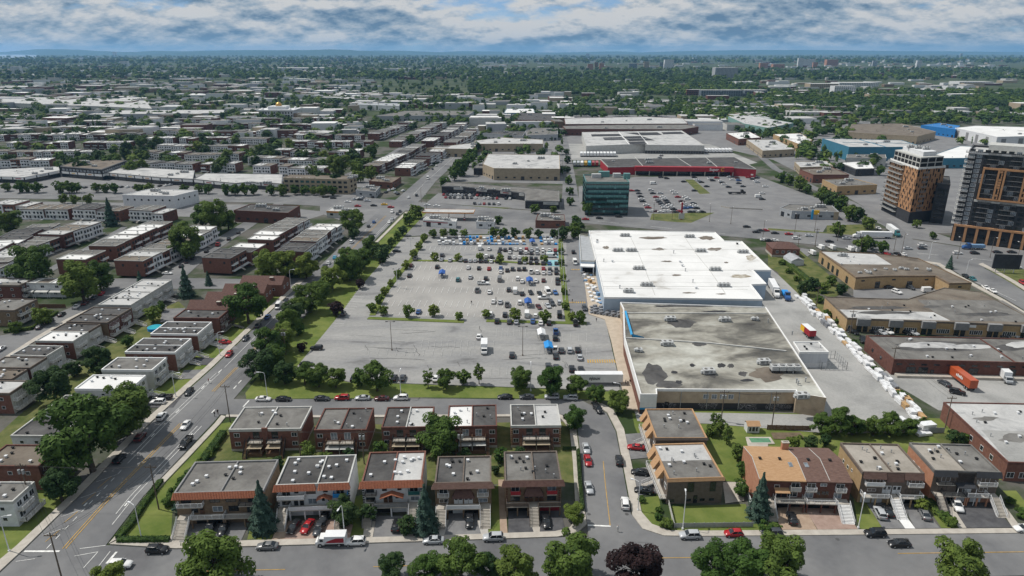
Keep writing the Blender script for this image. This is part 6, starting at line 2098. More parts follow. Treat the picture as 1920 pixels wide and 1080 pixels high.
ROWS = [((-60, 512), (40, 466), 'in the white row cut by the left edge', 0.95), ((-30, 474), (95, 412), 'in the leftmost diagonal row', 0.2), ((5, 472), (172, 414), 'in the second diagonal row from the left', 0.85), ((128, 489), (308, 412), 'in the third diagonal row from the left', 0.15), ((238, 493), (395, 420), 'in the fourth diagonal row from the left', 0.6),
        ((408, 488), (560, 407), 'in the diagonal row right of the parked cars', 0.2), ((545, 470), (632, 411), 'in the row beside the boulevard trees', 0.7),
        ((698, 310), (790, 270), 'in the left row beyond the crossing', 0.3), ((756, 314), (834, 274), 'in the right row beyond the crossing', 0.85)]
for k, (a, b, w, wh) in enumerate(ROWS):
    house_row(a, b, w, 300 + k, wh)
HROWS = [((0, 381), (70, 382), 'in the balcony terrace at the left edge'), ((52, 385), (145, 387), 'in the balcony terrace left of the spruce'), ((150, 387), (250, 390), 'in the balcony terrace below the white hall'), ((255, 391), (335, 394), 'in the balcony terrace right of the white hall'),
         ((245, 303), (458, 307), 'in the terrace just behind the strip mall'), ((482, 310), (620, 313), 'in the terrace behind the office block'), ((268, 285), (460, 288), 'in the second terrace behind the strip mall'), ((-10, 300), (105, 297), 'in the terrace behind the low shops'), ((470, 295), (640, 298), 'in the second terrace behind the office block'), ((-10, 284), (190, 281), 'in the upper left terrace')]
for k, (a, b, w) in enumerate(HROWS):
    house_row(a, b, w, 330 + k, 0.9 if k < 8 else 0.6)
for k, (a, b) in enumerate((((300, 271), (470, 273)), ((520, 281), (690, 283)), ((20, 268), (250, 266)), ((280, 257), (520, 259)), ((540, 264), (700, 265)), ((0, 252), (270, 250)), ((300, 244), (620, 246)), ((0, 239), (250, 237)), ((280, 231), (660, 233)), ((0, 227), (150, 226)), ((430, 221), (680, 222)), ((150, 229), (270, 228)),
                            ((700, 252), (772, 227)), ((742, 264), (832, 227)), ((800, 266), (868, 230)), ((845, 268), (888, 241)), ((560, 252), (690, 254)), ((0, 216), (130, 215)), ((300, 222), (420, 222)))):
    house_row(a, b, '', 360 + k, 0.55, False)
far_mb.obj('distant_row_houses', far_mats, kind='stuff', label='rows of small flat-roofed houses fading into the distance', cat='houses')
# ------------------------------------------------------------------ the far city
mb = MB()
rr = random.Random(77)
FB = ['wall_white', 'wall_pale', 'brick_dark', 'wall_grey', 'wall_tan', 'roof_white', 'roof_light', 'roof_gravel', 'brick_brown']
for (x0, x1, y0, y1, n, big) in ((0, 700, 150, 205, 300, 1.1), (0, 1000, 118, 150, 330, 1.3), (700, 1100, 180, 205, 60, 1), (1100, 1900, 150, 190, 110, 1), (1060, 1560, 196, 216, 40, 1), (0, 680, 205, 262, 130, 0.7), (880, 1060, 206, 250, 25, 0.8), (1290, 1420, 222, 246, 10, 1), (1490, 1580, 222, 231, 7, 1), (1280, 1920, 200, 225, 30, 1), (900, 1920, 108, 128, 260, 1.3), (0, 900, 106, 118, 160, 1.4), (1400, 1920, 120, 150, 60, 1)):
    for _ in range(n):
        px, py = rr.uniform(x0, x1), rr.uniform(y0, y1)
        if abs(px - 525) < 42 and 196 < py < 236:
            continue
        x, y = P2(px, py)
        w, d, hh = rr.uniform(14, 60) * big, rr.uniform(12, 35) * big, rr.choice((5, 6, 7, 8, 9, 11))
        if py < 118:
            hh *= 1.6
        _b = MB()
        _b.box(-w / 2, -d / 2, 0, w / 2, d / 2, hh, rr.choice((0, 1, 2, 3, 4, 8, 0)), rr.choice((5, 6, 7, 6, 7)), bottom=False)
        mb.join(_b, x, y, 0, rr.uniform(-0.15, 0.15))
mb.obj('distant_buildings', FB, kind='stuff', label='low pale buildings scattered through the far city', cat='buildings')
TOWERS = [(1107, 131, 9, 10, 'brick_salmon'), (1118, 130, 6, 12, 'brick_brown'), (1128, 131, 8, 11, 'brick_salmon'), (1187, 129, 14, 9, 'glass_pale'), (1212, 130, 9, 13, 'wall_tan'), (1240, 129, 6, 11, 'glass_pale'), (1254, 129, 16, 15, 'wall_white'), (1361, 148, 40, 19, 'wall_grey'), (1102, 106, 6, 5, 'wall_grey'),
          (1432, 128, 14, 9, 'brick_salmon'), (1460, 128, 20, 7, 'brick_salmon'), (1500, 127, 9, 16, 'wall_white'), (1516, 126, 22, 13, 'wall_white'), (1528, 128, 8, 10, 'brick_salmon'), (1560, 124, 20, 11, 'brick_salmon'), (1640, 124, 8, 9, 'wall_grey'), (1722, 128, 8, 13, 'wall_white'), (1802, 108, 4, 7, 'wall_grey'),
          (30, 140, 16, 14, 'wall_white'), (215, 106, 6, 8, 'wall_white'), (232, 124, 14, 8, 'wall_white'), (1583, 179, 38, 16, 'wall_white'), (1300, 179, 24, 10, 'brick_dark'), (1332, 181, 34, 11, 'glass_pale'), (1372, 181, 38, 11, 'glass_pale'), (1417, 181, 40, 11, 'glass_pale'), (1545, 166, 50, 8, 'wall_tan'), (1610, 163, 70, 7, 'wall_white'), (1545, 134, 54, 4, 'wall_grey'), (1830, 160, 60, 6, 'wall_white'), (740, 135, 50, 6, 'wall_white'), (560, 133, 90, 5, 'wall_white')]
WN = {'brick_salmon': 'reddish', 'brick_brown': 'brown', 'glass_pale': 'pale glassy', 'wall_tan': 'tan', 'wall_white': 'white', 'wall_grey': 'grey', 'brick_dark': 'dark brick'}
for k, (px, py, wpx, hpx, wl) in enumerate(TOWERS):
    g = G(px, py)
    s = g.y / 1280 / math.cos(TH) * 0.96
    w, hh = wpx * s, hpx * s
    same = sorted(t[0] for t in TOWERS if t[4] == wl)
    b = Building('distant_block', '%s far block on the skyline, %s of its colour from the left' % (WN[wl], nth(same.index(px))), [(g.x - w / 2, g.y), (g.x + w / 2, g.y), (g.x + w / 2, g.y + max(14, w * 0.5)), (g.x - w / 2, g.y + max(14, w * 0.5))], hh, wl, 'roof_light', 'building', 0, group='far blocks on the skyline')
    m = MB()
    nz, nx = max(2, int(hh / 3.5)), max(3, int(w / 5))
    for i in range(nz):
        for j in range(nx):
            x = -w / 2 + w * (j + 0.5) / nx
            m.box(x - w / nx * 0.3, -max(14, w * 0.5) / 2 - 0.15, hh * (i + 0.3) / nz, x + w / nx * 0.3, -max(14, w * 0.5) / 2 - 0.02, hh * (i + 0.75) / nz)
    m.obj('windows', 'glass', b.root, kind='stuff')
# ------------------------------------------------------------------ trees
LEAFMAT = {'r': 'leaf', 'd': 'leaf_dark', 'l': 'leaf_light', 'L': 'leaf_light', 'p': 'leaf_purple', 'c': 'leaf_blue', 'k': 'leaf', 'b': 'leaf', 'B': 'leaf_blue'}
SHAPE = {'r': 'round', 'd': 'round', 'l': 'round', 'L': 'weep', 'p': 'round', 'c': 'conifer', 'k': 'column', 'b': 'bush', 'B': 'bush'}
MIDZ = {'round': 1.12, 'weep': 0.98, 'conifer': 1.6, 'column': 2.3, 'bush': 0.7}


def leaf_quad(m, c, nrm, size, r, mi=0):
    a = nrm.orthogonal().normalized()
    b = nrm.cross(a)
    t = r.uniform(0, 6.283)
    ca, sa = math.cos(t), math.sin(t)
    u, v = (a * ca + b * sa) * size, (b * ca - a * sa) * (size * r.uniform(0.5, 0.8))
    m.v += [tuple(c - u - v * 0.5), tuple(c + v * 0.2 - u * 0.1 - v), tuple(c + u + v * 0.3), tuple(c + v)]
    n = len(m.v)
    m.f.append((n - 4, n - 3, n - 2, n - 1))
    m.m.append(mi)


def crown_mesh(shape, lod, seed, material):
    def mk():
        r = random.Random(seed * 31 + lod)
        n, size = {0: (7500, 0.07), 1: (1300, 0.16), 2: (260, 0.33)}[lod]
        m = MB()

        def rv():
            while True:
                v = Vector((r.uniform(-1, 1), r.uniform(-1, 1), r.uniform(-1, 1)))
                if 0.05 < v.length < 1:
                    return v
        if shape == 'conifer':
            n = int(n * 0.9)
            for _ in range(n):
                t = r.random() ** 0.62
                z = 0.2 + 2.9 * (1 - t)
                tier = 0.82 + 0.18 * math.sin(z * 13)
                rad = max(0.05, t * tier) * r.uniform(0.72, 1.05)
                a = r.uniform(0, 6.283)
                rad *= 0.9 + 0.14 * math.sin(a * 7 + z * 5)
                c = Vector((rad * math.cos(a), rad * math.sin(a), z - rad * 0.22))
                nn = Vector((math.cos(a), math.sin(a), 0.9)) + rv() * 0.7
                leaf_quad(m, c, nn.normalized(), size * 0.9, r)
        else:
            R3 = {'round': (1, 1, 1.05), 'weep': (1.05, 1.05, 0.95), 'column': (1, 1, 2.3), 'bush': (1, 1, 0.72)}[shape]
            z0 = MIDZ[shape]
            cl = []
            k = {'round': 48, 'weep': 50, 'column': 46, 'bush': 26}[shape]
            for i in range(k):
                v = rv().normalized() * r.uniform(0.35, 0.9)
                cl.append((Vector((v.x * R3[0], v.y * R3[1], v.z * R3[2])), r.uniform(0.15, 0.34)))
            tot = sum(q * q for _, q in cl)
            for c0, q in cl:
                for _ in range(int(n * q * q / tot)):
                    d = rv().normalized()
                    if d.z < -0.3 and r.random() < 0.6:
                        d.z = -d.z
                    c = c0 + Vector((d.x, d.y, d.z * 0.8)) * q * r.uniform(0.75, 1.1)
                    e = Vector((c.x / R3[0], c.y / R3[1], c.z / R3[2]))
                    if e.length < 0.42:
                        continue
                    if shape == 'weep':
                        c.z -= 0.16 * r.random() * (abs(c.x) + abs(c.y))
                    nn = d * 1.1 + Vector((0, 0, 0.5)) + rv() * 0.8
                    leaf_quad(m, c + Vector((0, 0, z0)), nn.normalized(), size * r.uniform(0.7, 1.2), r)
        return m.mesh('crown', [material])
    return cached(('crown', shape, lod, seed, material), mk)


def trunk_mesh(shape, seed):
    def mk():
        r = random.Random(seed)
        m = MB()
        top = {'round': 1.25, 'weep': 1.1, 'conifer': 2.8, 'column': 3.4, 'bush': 0.6}[shape]
        m.tube((0, 0, -0.02), (0.02, 0, top * 0.5), 0.085, 0.06, 7)
        m.tube((0.02, 0, top * 0.5), (0, 0.02, top), 0.06, 0.02, 6)
        if shape != 'conifer':
            for i in range(5):
                a = i * 1.26 + r.uniform(-0.3, 0.3)
                z = top * r.uniform(0.4, 0.7)
                m.tube((0.02, 0, z), (0.55 * math.cos(a), 0.55 * math.sin(a), z + top * r.uniform(0.25, 0.45)), 0.035, 0.012, 5)
        return m.mesh('trunk', ['bark'])
    return cached(('trunk', shape, seed), mk)


TREE_AT = []
KINDN = {'r': 'green leafy tree', 'd': 'dark green tree', 'l': 'light green tree', 'L': 'pale green weeping tree', 'p': 'dark purple-leaved tree', 'c': 'blue-green spruce', 'k': 'narrow green tree', 'b': 'green bush', 'B': 'blue-green round bush'}


def place_trees(area, pts, group):
    pts = [p if len(p) > 3 else (*p, 'r') for p in pts]
    count = {}
    for k, (cx, cy, rp, ty) in enumerate(sorted(pts, key=lambda p: p[0])):
        sh = SHAPE[ty]
        Rm = 3.0
        for _ in range(5):
            g = G(cx, cy, min(60, MIDZ[sh] * Rm))
            depth = g.y * math.cos(TH) + (CAM_H - g.z) * math.sin(TH)
            Rm = rp * depth / FPX
        count[ty] = count.get(ty, 0) + 1
        sd = (k * 7 + int(cx)) % 4
        lod = 0 if rp >= 17 else 1 if rp >= 7.5 else 2
        bush = ty in 'bB'
        tot = sum(1 for p in pts if p[3] == ty)
        lab = '%s %s' % (KINDN[ty], area) + ('' if tot == 1 else ', %s such from the left' % nth(count[ty] - 1))
        sp = ('spruce_tree' if ty == 'c' else 'bush' if bush else 'tree')
        t = root(sp, lab, 'bush' if bush else 'tree', (g.x, g.y, 0), (k * 2.4) % 6.28, group)
        s = Rm * 1.11
        t.scale = (s, s, s * (0.94 + 0.13 * ((k * 37) % 10) / 10))
        link('trunk', trunk_mesh(sh, sd), t)
        link('crown', crown_mesh(sh, lod, sd, LEAFMAT[ty]), t)
        TREE_AT.append((g.x, g.y))


place_trees('at the bottom edge across the front street', [(405, 1052, 56, 'L'), (203, 1080, 26, 'l'), (735, 1066, 27, 'd'), (800, 1064, 30), (865, 1057, 38), (918, 1062, 24, 'd'), (970, 1064, 38), (1069, 1058, 50), (1193, 1064, 45, 'p'), (1340, 1060, 38), (1400, 1058, 44), (1465, 1054, 47), (1803, 1068, 48)], 'trees along the bottom edge')
place_trees('in a front garden', [(490, 952, 31, 'c'), (797, 956, 31, 'c'), (1427, 932, 27, 'c'), (645, 960, 27, 'd'), (1075, 964, 20, 'l'), (335, 952, 13, 'B'), (690, 962, 16, 'd'), (763, 985, 16, 'd'), (1728, 946, 12, 'l')], 'front garden trees')
place_trees('in the hedge at the boulevard corner', [(345, 905, 15, 'b'), (332, 922, 15, 'b'), (318, 938, 14, 'b'), (360, 886, 12, 'b'), (376, 868, 10, 'b'), (390, 852, 9, 'b'), (404, 838, 8, 'b')], 'corner hedge bushes')
place_trees('between the two front rows', [(825, 818, 38), (940, 852, 13), (975, 848, 11, 'd'), (715, 840, 15), (575, 846, 15), (520, 868, 12, 'd'), (700, 868, 11, 'd'), (610, 858, 11), (655, 850, 10, 'd'), (1078, 786, 20), (870, 856, 12, 'd'), (930, 880, 9, 'd')], 'back garden trees')
place_trees('in the gardens right of the side street', [(1352, 800, 9, 'k'), (1364, 815, 9, 'k'), (1342, 790, 9, 'k'), (1384, 850, 14), (1396, 880, 15), (1336, 806, 11), (1388, 915, 15), (1542, 795, 19), (1572, 790, 25), (1602, 797, 19), (1640, 800, 17), (1672, 795, 21), (1705, 800, 17), (1490, 828, 13, 'l'), (1520, 830, 13, 'd'), (1548, 826, 11, 'd'), (1790, 820, 13, 'd'), (1812, 822, 11), (1300, 790, 9)], 'garden trees')
place_trees('by the fenced corner lawn', [(1236, 955, 7, 'b'), (1236, 969, 9, 'b'), (1252, 982, 13, 'b'), (1203, 936, 8, 'b'), (1436, 990, 14, 'b'), (1455, 988, 12, 'b'), (1772, 968, 11, 'b'), (1784, 978, 11, 'b'), (1916, 962, 12, 'b'), (1895, 940, 9, 'b')], 'corner bushes')
place_trees('left of the boulevard', [(232, 768, 50), (160, 822, 66), (110, 912, 30, 'd'), (97, 720, 33, 'd'), (185, 676, 26, 'd'), (137, 692, 14, 'd'), (286, 588, 15, 'l'), (462, 572, 33), (347, 530, 18, 'c'), (262, 524, 10, 'c'), (150, 528, 36, 'l'), (184, 520, 24), (60, 502, 36), (78, 593, 16, 'l'), (30, 612, 12, 'l'), (500, 498, 27, 'l'), (532, 496, 25, 'l'), (572, 498, 23, 'l'), (390, 522, 9, 'c'), (240, 640, 10), (300, 575, 9)], 'trees left of the boulevard')
place_trees('on the green strip beside the boulevard', [(622, 520, 22, 'l'), (655, 498, 26), (580, 558, 26), (600, 546, 20), (630, 578, 14, 'p'), (675, 532, 9, 'p'), (505, 645, 27), (530, 632, 24, 'l'), (486, 682, 30, 'd'), (512, 672, 24), (540, 606, 22, 'l'), (560, 580, 18), (566, 650, 9, 'p'), (548, 588, 20, 'd'), (692, 462, 19), (712, 476, 16, 'd'), (680, 486, 18), (652, 484, 18, 'l'), (780, 397, 12), (767, 411, 11), (755, 432, 9, 'd'), (735, 455, 8), (725, 466, 10, 'd'), (640, 510, 15, 'l'), (612, 535, 15, 'l'), (700, 470, 13, 'l'), (668, 505, 14), (745, 442, 8), (556, 612, 15)], 'trees on the green strip')
place_trees('on the lawn south of the car park', [(532, 700, 20, 'd'), (570, 702, 19), (596, 704, 21), (628, 707, 19), (672, 709, 14), (706, 706, 27), (802, 708, 9, 'k'), (836, 712, 17), (869, 707, 13), (898, 700, 10, 'k'), (976, 709, 22), (1032, 715, 26), (1081, 724, 18), (1119, 738, 17), (1161, 754, 19)], 'trees south of the car park')
place_trees('in the car park islands', [(795, 445, 8, 'l'), (786, 461, 7, 'l'), (776, 476, 8, 'l'), (760, 496, 8, 'l'), (746, 514, 8, 'l'), (733, 531, 6, 'l'), (722, 546, 8, 'l'), (712, 561, 8, 'l'), (697, 576, 9, 'l'), (718, 582, 9, 'l'), (765, 584, 11, 'l'), (814, 583, 10, 'l'), (860, 593, 7, 'l'), (912, 588, 8, 'l'), (965, 591, 11, 'l'), (1022, 593, 11, 'l'), (1072, 593, 7, 'l'), (1087, 595, 10, 'l'), (815, 481, 7, 'l'), (858, 482, 7, 'l'), (899, 482, 7, 'l'), (937, 486, 8, 'l'), (984, 487, 6, 'l'), (1020, 485, 7, 'l'), (1052, 471, 6, 'l'), (1053, 491, 6, 'l'), (1056, 521, 6, 'l'), (1058, 546, 6, 'l'), (1060, 573, 7, 'l')], 'small trees in the car park islands')
place_trees('along the top of the store car park', [(812, 437, 8), (831, 437, 7), (850, 437, 8), (870, 438, 7), (925, 436, 9), (945, 437, 9), (965, 437, 9, 'd'), (990, 436, 9), (1010, 438, 8, 'd'), (1040, 437, 9, 'd'), (1056, 438, 12, 'd'), (1075, 432, 13), (1086, 424, 10, 'd'), (935, 412, 8)], 'trees along the top of the car park')
place_trees('beside the main street', [(345, 455, 30), (402, 407, 26, 'l'), (426, 412, 17), (378, 406, 19), (205, 400, 15, 'c'), (660, 415, 21), (664, 436, 11, 'd'), (15, 416, 22), (1100, 390, 12), (1003, 392, 8), (1038, 392, 6), (1080, 414, 9), (1618, 456, 15), (1634, 458, 9), (1655, 463, 11), (1570, 431, 12, 'l'), (1782, 492, 8, 'c'), (165, 372, 9), (140, 374, 9), (120, 373, 8)], 'trees beside the main street')
place_trees('in front of the strip mall', [(x, 350 + x * 0.012, 8 + (x % 3)) for x in (12, 35, 52, 68, 110, 128, 142, 180, 198, 214, 262, 280, 345, 372, 390, 425, 440, 458, 475, 508, 527, 552, 570, 588, 605, 622)], 'street trees before the mall')
place_trees('along the industrial road', [(1465, 331, 10), (1480, 337, 9), (1500, 345, 12), (1512, 353, 9), (1542, 368, 13), (1560, 375, 14, 'd'), (1576, 381, 13), (1595, 398, 15), (1610, 404, 12, 'd'), (1628, 418, 11), (1690, 392, 9, 'd'), (1720, 420, 7), (1750, 442, 6), (1640, 300, 11, 'd'), (1650, 320, 8), (1400, 262, 7, 'd'), (1420, 270, 6, 'd'), (1390, 250, 6, 'd')], 'trees along the industrial road')
place_trees('in the weedy strip behind the loading yard', [(1510, 540, 13, 'd'), (1526, 533, 11, 'd'), (1546, 538, 9), (1580, 541, 11, 'd'), (1536, 562, 9, 'b'), (1496, 522, 8, 'b'), (1480, 508, 7, 'b'), (1560, 526, 9), (1466, 492, 6, 'b'), (1550, 588, 8, 'b'), (1568, 602, 6, 'b'), (1690, 738, 9, 'b'), (1602, 640, 5, 'b'), (1730, 790, 8, 'b'), (1640, 690, 5, 'b')], 'weedy strip shrubs')
place_trees('beyond the crossing', [(866, 312, 16), (877, 299, 12), (886, 288, 10), (834, 341, 9), (852, 325, 12), (695, 324, 13), (635, 310, 20), (662, 298, 16, 'd'), (697, 281, 13), (765, 410, 6), (894, 276, 8), (905, 262, 8), (914, 250, 8), (924, 236, 8), (1064, 300, 6, 'd'), (1064, 318, 6, 'd'), (1066, 338, 7), (1068, 358, 7), (1069, 378, 7), (1062, 284, 5, 'd'), (938, 222, 8), (770, 262, 9)], 'trees beyond the crossing')
# trees of the left quarter
rr = random.Random(5)
pts = []
while len(pts) < 75:
    px, py = rr.uniform(0, 700), rr.uniform(262, 345)
    if 318 < py and px < 560:
        continue
    rp = rr.uniform(8, 14) * (0.6 + (py - 250) / 180)
    x, y = P2(px, py)
    if any((x - a) ** 2 + (y - b) ** 2 < 90 for a, b in HOUSE_AT):
        continue
    pts.append((px, py, rp, rr.choice('rrrdddl')))
place_trees('among the far left row houses', pts, 'trees among the left row houses')
# woods and far tree cover: too many to count
mb = MB()
rr = random.Random(8)
protos = []
for sd in range(12):
    r = random.Random(sd)
    q = MB()
    for _ in range(46 if sd < 6 else 20):
        v = Vector((r.gauss(0, 1), r.gauss(0, 1), r.gauss(0, 1))).normalized()
        c = Vector((v.x * r.uniform(0.6, 1.05), v.y * r.uniform(0.6, 1.05), 1.25 + abs(v.z) * r.uniform(0.5, 1.0) - 0.75 * (v.z < -0.2)))
        leaf_quad(q, c, (v + Vector((0, 0, 0.6))).normalized(), r.uniform(0.38, 0.62) * (1 if sd < 6 else 1.5), r)
    protos.append(q)
WOODS = [(0, 700, 206, 262, 420, 4.6), (700, 1060, 196, 250, 260, 4.6), (880, 1420, 150, 180, 1700, 6), (880, 1920, 130, 152, 1500, 8), (1400, 1920, 172, 205, 1150, 5.5), (0, 900, 150, 205, 850, 5.5), (0, 900, 118, 150, 1500, 9), (1280, 1920, 205, 232, 260, 5), (1060, 1400, 186, 215, 330, 5), (0, 1920, 106, 120, 1900, 15), (1430, 1700, 232, 300, 60, 4.5), (880, 1060, 250, 330, 45, 4), (0, 660, 262, 318, 120, 4.2), (560, 1000, 186, 200, 260, 5), (1380, 1600, 222, 262, 110, 4.5), (1500, 1640, 290, 330, 22, 4), (1060, 1330, 205, 222, 110, 5), (860, 1060, 206, 262, 50, 4), (1330, 1600, 205, 225, 120, 5), (1620, 1920, 208, 236, 130, 4.5), (1500, 1540, 262, 300, 16, 4), (1780, 1920, 256, 272, 14, 4)]
for (x0, x1, y0, y1, n, Rm) in WOODS:
    for _ in range(n):
        px, py = rr.uniform(x0, x1), rr.uniform(y0, y1)
        x, y = P2(px, py)
        if 195 < py < 345 and 890 - (py - 240) * 1.02 - 12 < px < 908 - (py - 240) * 0.9 + 12:
            continue
        if py > 200 and any((x - a) ** 2 + (y - b) ** 2 < 60 for a, b in HOUSE_AT):
            continue
        s = Rm * rr.uniform(0.7, 1.25)
        q = protos[rr.randrange(6) + (6 if py < 150 else 0)]
        k = len(mb.v)
        c, sn = math.cos(rr.uniform(0, 6.28)) * s, math.sin(rr.uniform(0, 6.28)) * s
        mb.v += [(vx * c - vy * sn + x, vx * sn + vy * c + y, vz * s) for vx, vy, vz in q.v]
        mb.f += [tuple(k + i for i in f_) for f_ in q.f]
        mi = rr.choices((0, 1, 2), (5, 4, 2 if py > 165 and x > 300 else 1))[0]
        mb.m += [mi] * len(q.f)
mb.obj('distant_trees', ['leaf', 'leaf_dark', 'leaf_light'], kind='stuff', label='woods and tree cover stretching to the horizon', cat='trees')
# ------------------------------------------------------------------ vehicles (forward is +x)


def sect(x, zb, zt, hw, tuck=0.88):
    return [(x, -hw * 0.92, zb), (x, -hw, zb + (zt - zb) * 0.35), (x, -hw * 0.98, zb + (zt - zb) * 0.75), (x, -hw * tuck, zt), (x, hw * tuck, zt), (x, hw * 0.98, zb + (zt - zb) * 0.75), (x, hw, zb + (zt - zb) * 0.35), (x, hw * 0.92, zb)]


SPEC = {   # stations of the body, then the cabin: base x0,x1, roof x0,x1, base z, roof z
    's': ([(-2.3, .38, .80, .72), (-2.2, .28, .98, .84), (-1.3, .22, 1.02, .90), (0.9, .22, .98, .90), (1.8, .24, .86, .87), (2.2, .30, .70, .80), (2.3, .36, .60, .68)], (-1.75, 1.05, -0.95, 0.25), 1.0, 1.45, (-1.4, 1.4)),
    'h': ([(-1.95, .40, .90, .74), (-1.88, .30, 1.02, .84), (-1.2, .24, 1.04, .88), (0.8, .24, 1.0, .88), (1.6, .26, .90, .85), (1.95, .32, .72, .78), (2.05, .38, .62, .66)], (-1.85, 1.0, -1.5, 0.15), 1.02, 1.52, (-1.25, 1.25)),
    'u': ([(-2.2, .45, 1.0, .78), (-2.12, .36, 1.14, .90), (-1.3, .30, 1.16, .94), (0.9, .30, 1.12, .94), (1.8, .32, 1.02, .91), (2.2, .38, .86, .84), (2.3, .44, .72, .72)], (-2.1, 1.05, -1.8, 0.3), 1.13, 1.72, (-1.4, 1.42)),
    'v': ([(-2.7, .40, 1.1, .88), (-2.66, .34, 1.2, .96), (1.2, .34, 1.2, .96), (2.2, .36, 1.08, .93), (2.65, .42, .85, .85)], (-2.68, 2.0, -2.66, 1.2), 1.18, 2.35, (-1.75, 1.75)),
    'p': ([(-2.8, .50, 1.05, .86), (-2.75, .44, 1.1, .95), (0.6, .40, 1.1, .95), (1.3, .40, 1.1, .95), (2.4, .42, 1.05, .93), (2.75, .48, .85, .85)], (-0.75, 1.35, -0.6, 0.55), 1.08, 1.82, (-1.75, 1.75)),
}
KIND = {'s': 'sedan', 'h': 'hatchback', 'u': 'sport utility car', 'v': 'van', 'p': 'pickup truck'}


def car_mbs(k):
    st, (bx0, bx1, rx0, rx1), zb, zr, ax = SPEC[k]
    body, glass = MB(), MB()
    body.loft([sect(*q) for q in st])
    wb, wr = 0.80 if k != 'v' else 0.93, 0.64 if k != 'v' else 0.86
    if k in 'up':
        wb, wr = 0.86, 0.70
    zc = zr - 0.07
    A = [(bx0, -wb, zb - 0.02), (bx1, -wb, zb - 0.06), (bx1, wb, zb - 0.06), (bx0, wb, zb - 0.02)]
    T = [(rx0, -wr, zc), (rx1, -wr, zc), (rx1, wr, zc), (rx0, wr, zc)]
    tgt = glass
    if k == 'v':       # panel van: solid sides behind the cab, glass at the front
        cut = 0.75
        f_ = lambda p, q, t: tuple(p[i] + (q[i] - p[i]) * t for i in range(3))
        body.loft([[(bx0, -wb, zb - .02), (bx0, wb, zb - .02), (rx0, wr, zc), (rx0, -wr, zc)], [(cut, -wb, zb - .02), (cut, wb, zb - .02), (cut, wr, zc), (cut, -wr, zc)]])
        glass.loft([[(cut, -wb + .01, zb - .02), (cut, wb - .01, zb - .02), (cut, wr - .01, zc), (cut, -wr + .01, zc)], [(bx1, -wb + .04, zb - .06), (bx1, wb - .04, zb - .06), (rx1, wr - .02, zc), (rx1, -wr + .02, zc)]], cap0=False)
    else:
        glass.loft([A, T], cap0=False, cap1=False)
        for (p, q) in ((0, 0), (1, 1), (2, 2), (3, 3)):       # pillars
            body.tube(A[p], T[q], 0.05, 0.05, 4)
        for s in (-1, 1):
            body.tube(((bx0 + bx1) / 2 - 0.1, s * wb, zb), ((rx0 + rx1) / 2 - 0.05, s * wr, zc), 0.045, 0.045, 4)
    body.loft([[(rx0 - 0.05, -wr - .02, zc), (rx1 + 0.06, -wr - .02, zc), (rx1 + 0.06, wr + .02, zc), (rx0 - 0.05, wr + .02, zc)], [(rx0 + 0.12, -wr + .1, zr), (rx1 - 0.12, -wr + .1, zr), (rx1 - 0.12, wr - .1, zr), (rx0 + 0.12, wr - .1, zr)]])
    bed = None
    if k == 'p':
        bed = MB()
        bed.box(-2.65, -0.78, 1.085, -0.85, 0.78, 1.115)
        body.box(-2.74, -0.93, 1.08, -0.8, -0.82, 1.38)
        body.box(-2.74, 0.82, 1.08, -0.8, 0.93, 1.38)
        body.box(-2.78, -0.93, 1.08, -2.68, 0.93, 1.38)
    for s in (-1, 1):
        body.box(bx1 - 0.45, s * (wb + 0.14) - 0.08, zb - 0.02, bx1 - 0.25, s * (wb + 0.14) + 0.08, zb + 0.12)
    hw = st[2][3]
    x1, x0 = st[-1][0], st[0][0]
    lights = [(x1 - 0.16, x1 - 0.0, s * hw * 0.62, st[-2][2] - 0.14, 'lamp_clear') for s in (-1, 1)] + [(x0 - 0.01, x0 + 0.12, s * hw * 0.68, st[1][2] - 0.24, 'lamp_red') for s in (-1, 1)]
    wheels = [(a, s * (hw - 0.08)) for a in ax for s in (-1, 1)]
    return body, glass, bed, lights, wheels


def wheel_mb(r=0.33):
    t, q = MB(), MB()
    t.tube((0, -0.11, 0), (0, 0.11, 0), r, r, 14)
    q.tube((0, -0.12, 0), (0, 0.12, 0), r * 0.62, r * 0.62, 10)
    return t, q


def light_mb(l):
    m = MB()
    m.box(l[0], l[2] - 0.2, l[3] - 0.07, l[1], l[2] + 0.2, l[3] + 0.07)
    return m


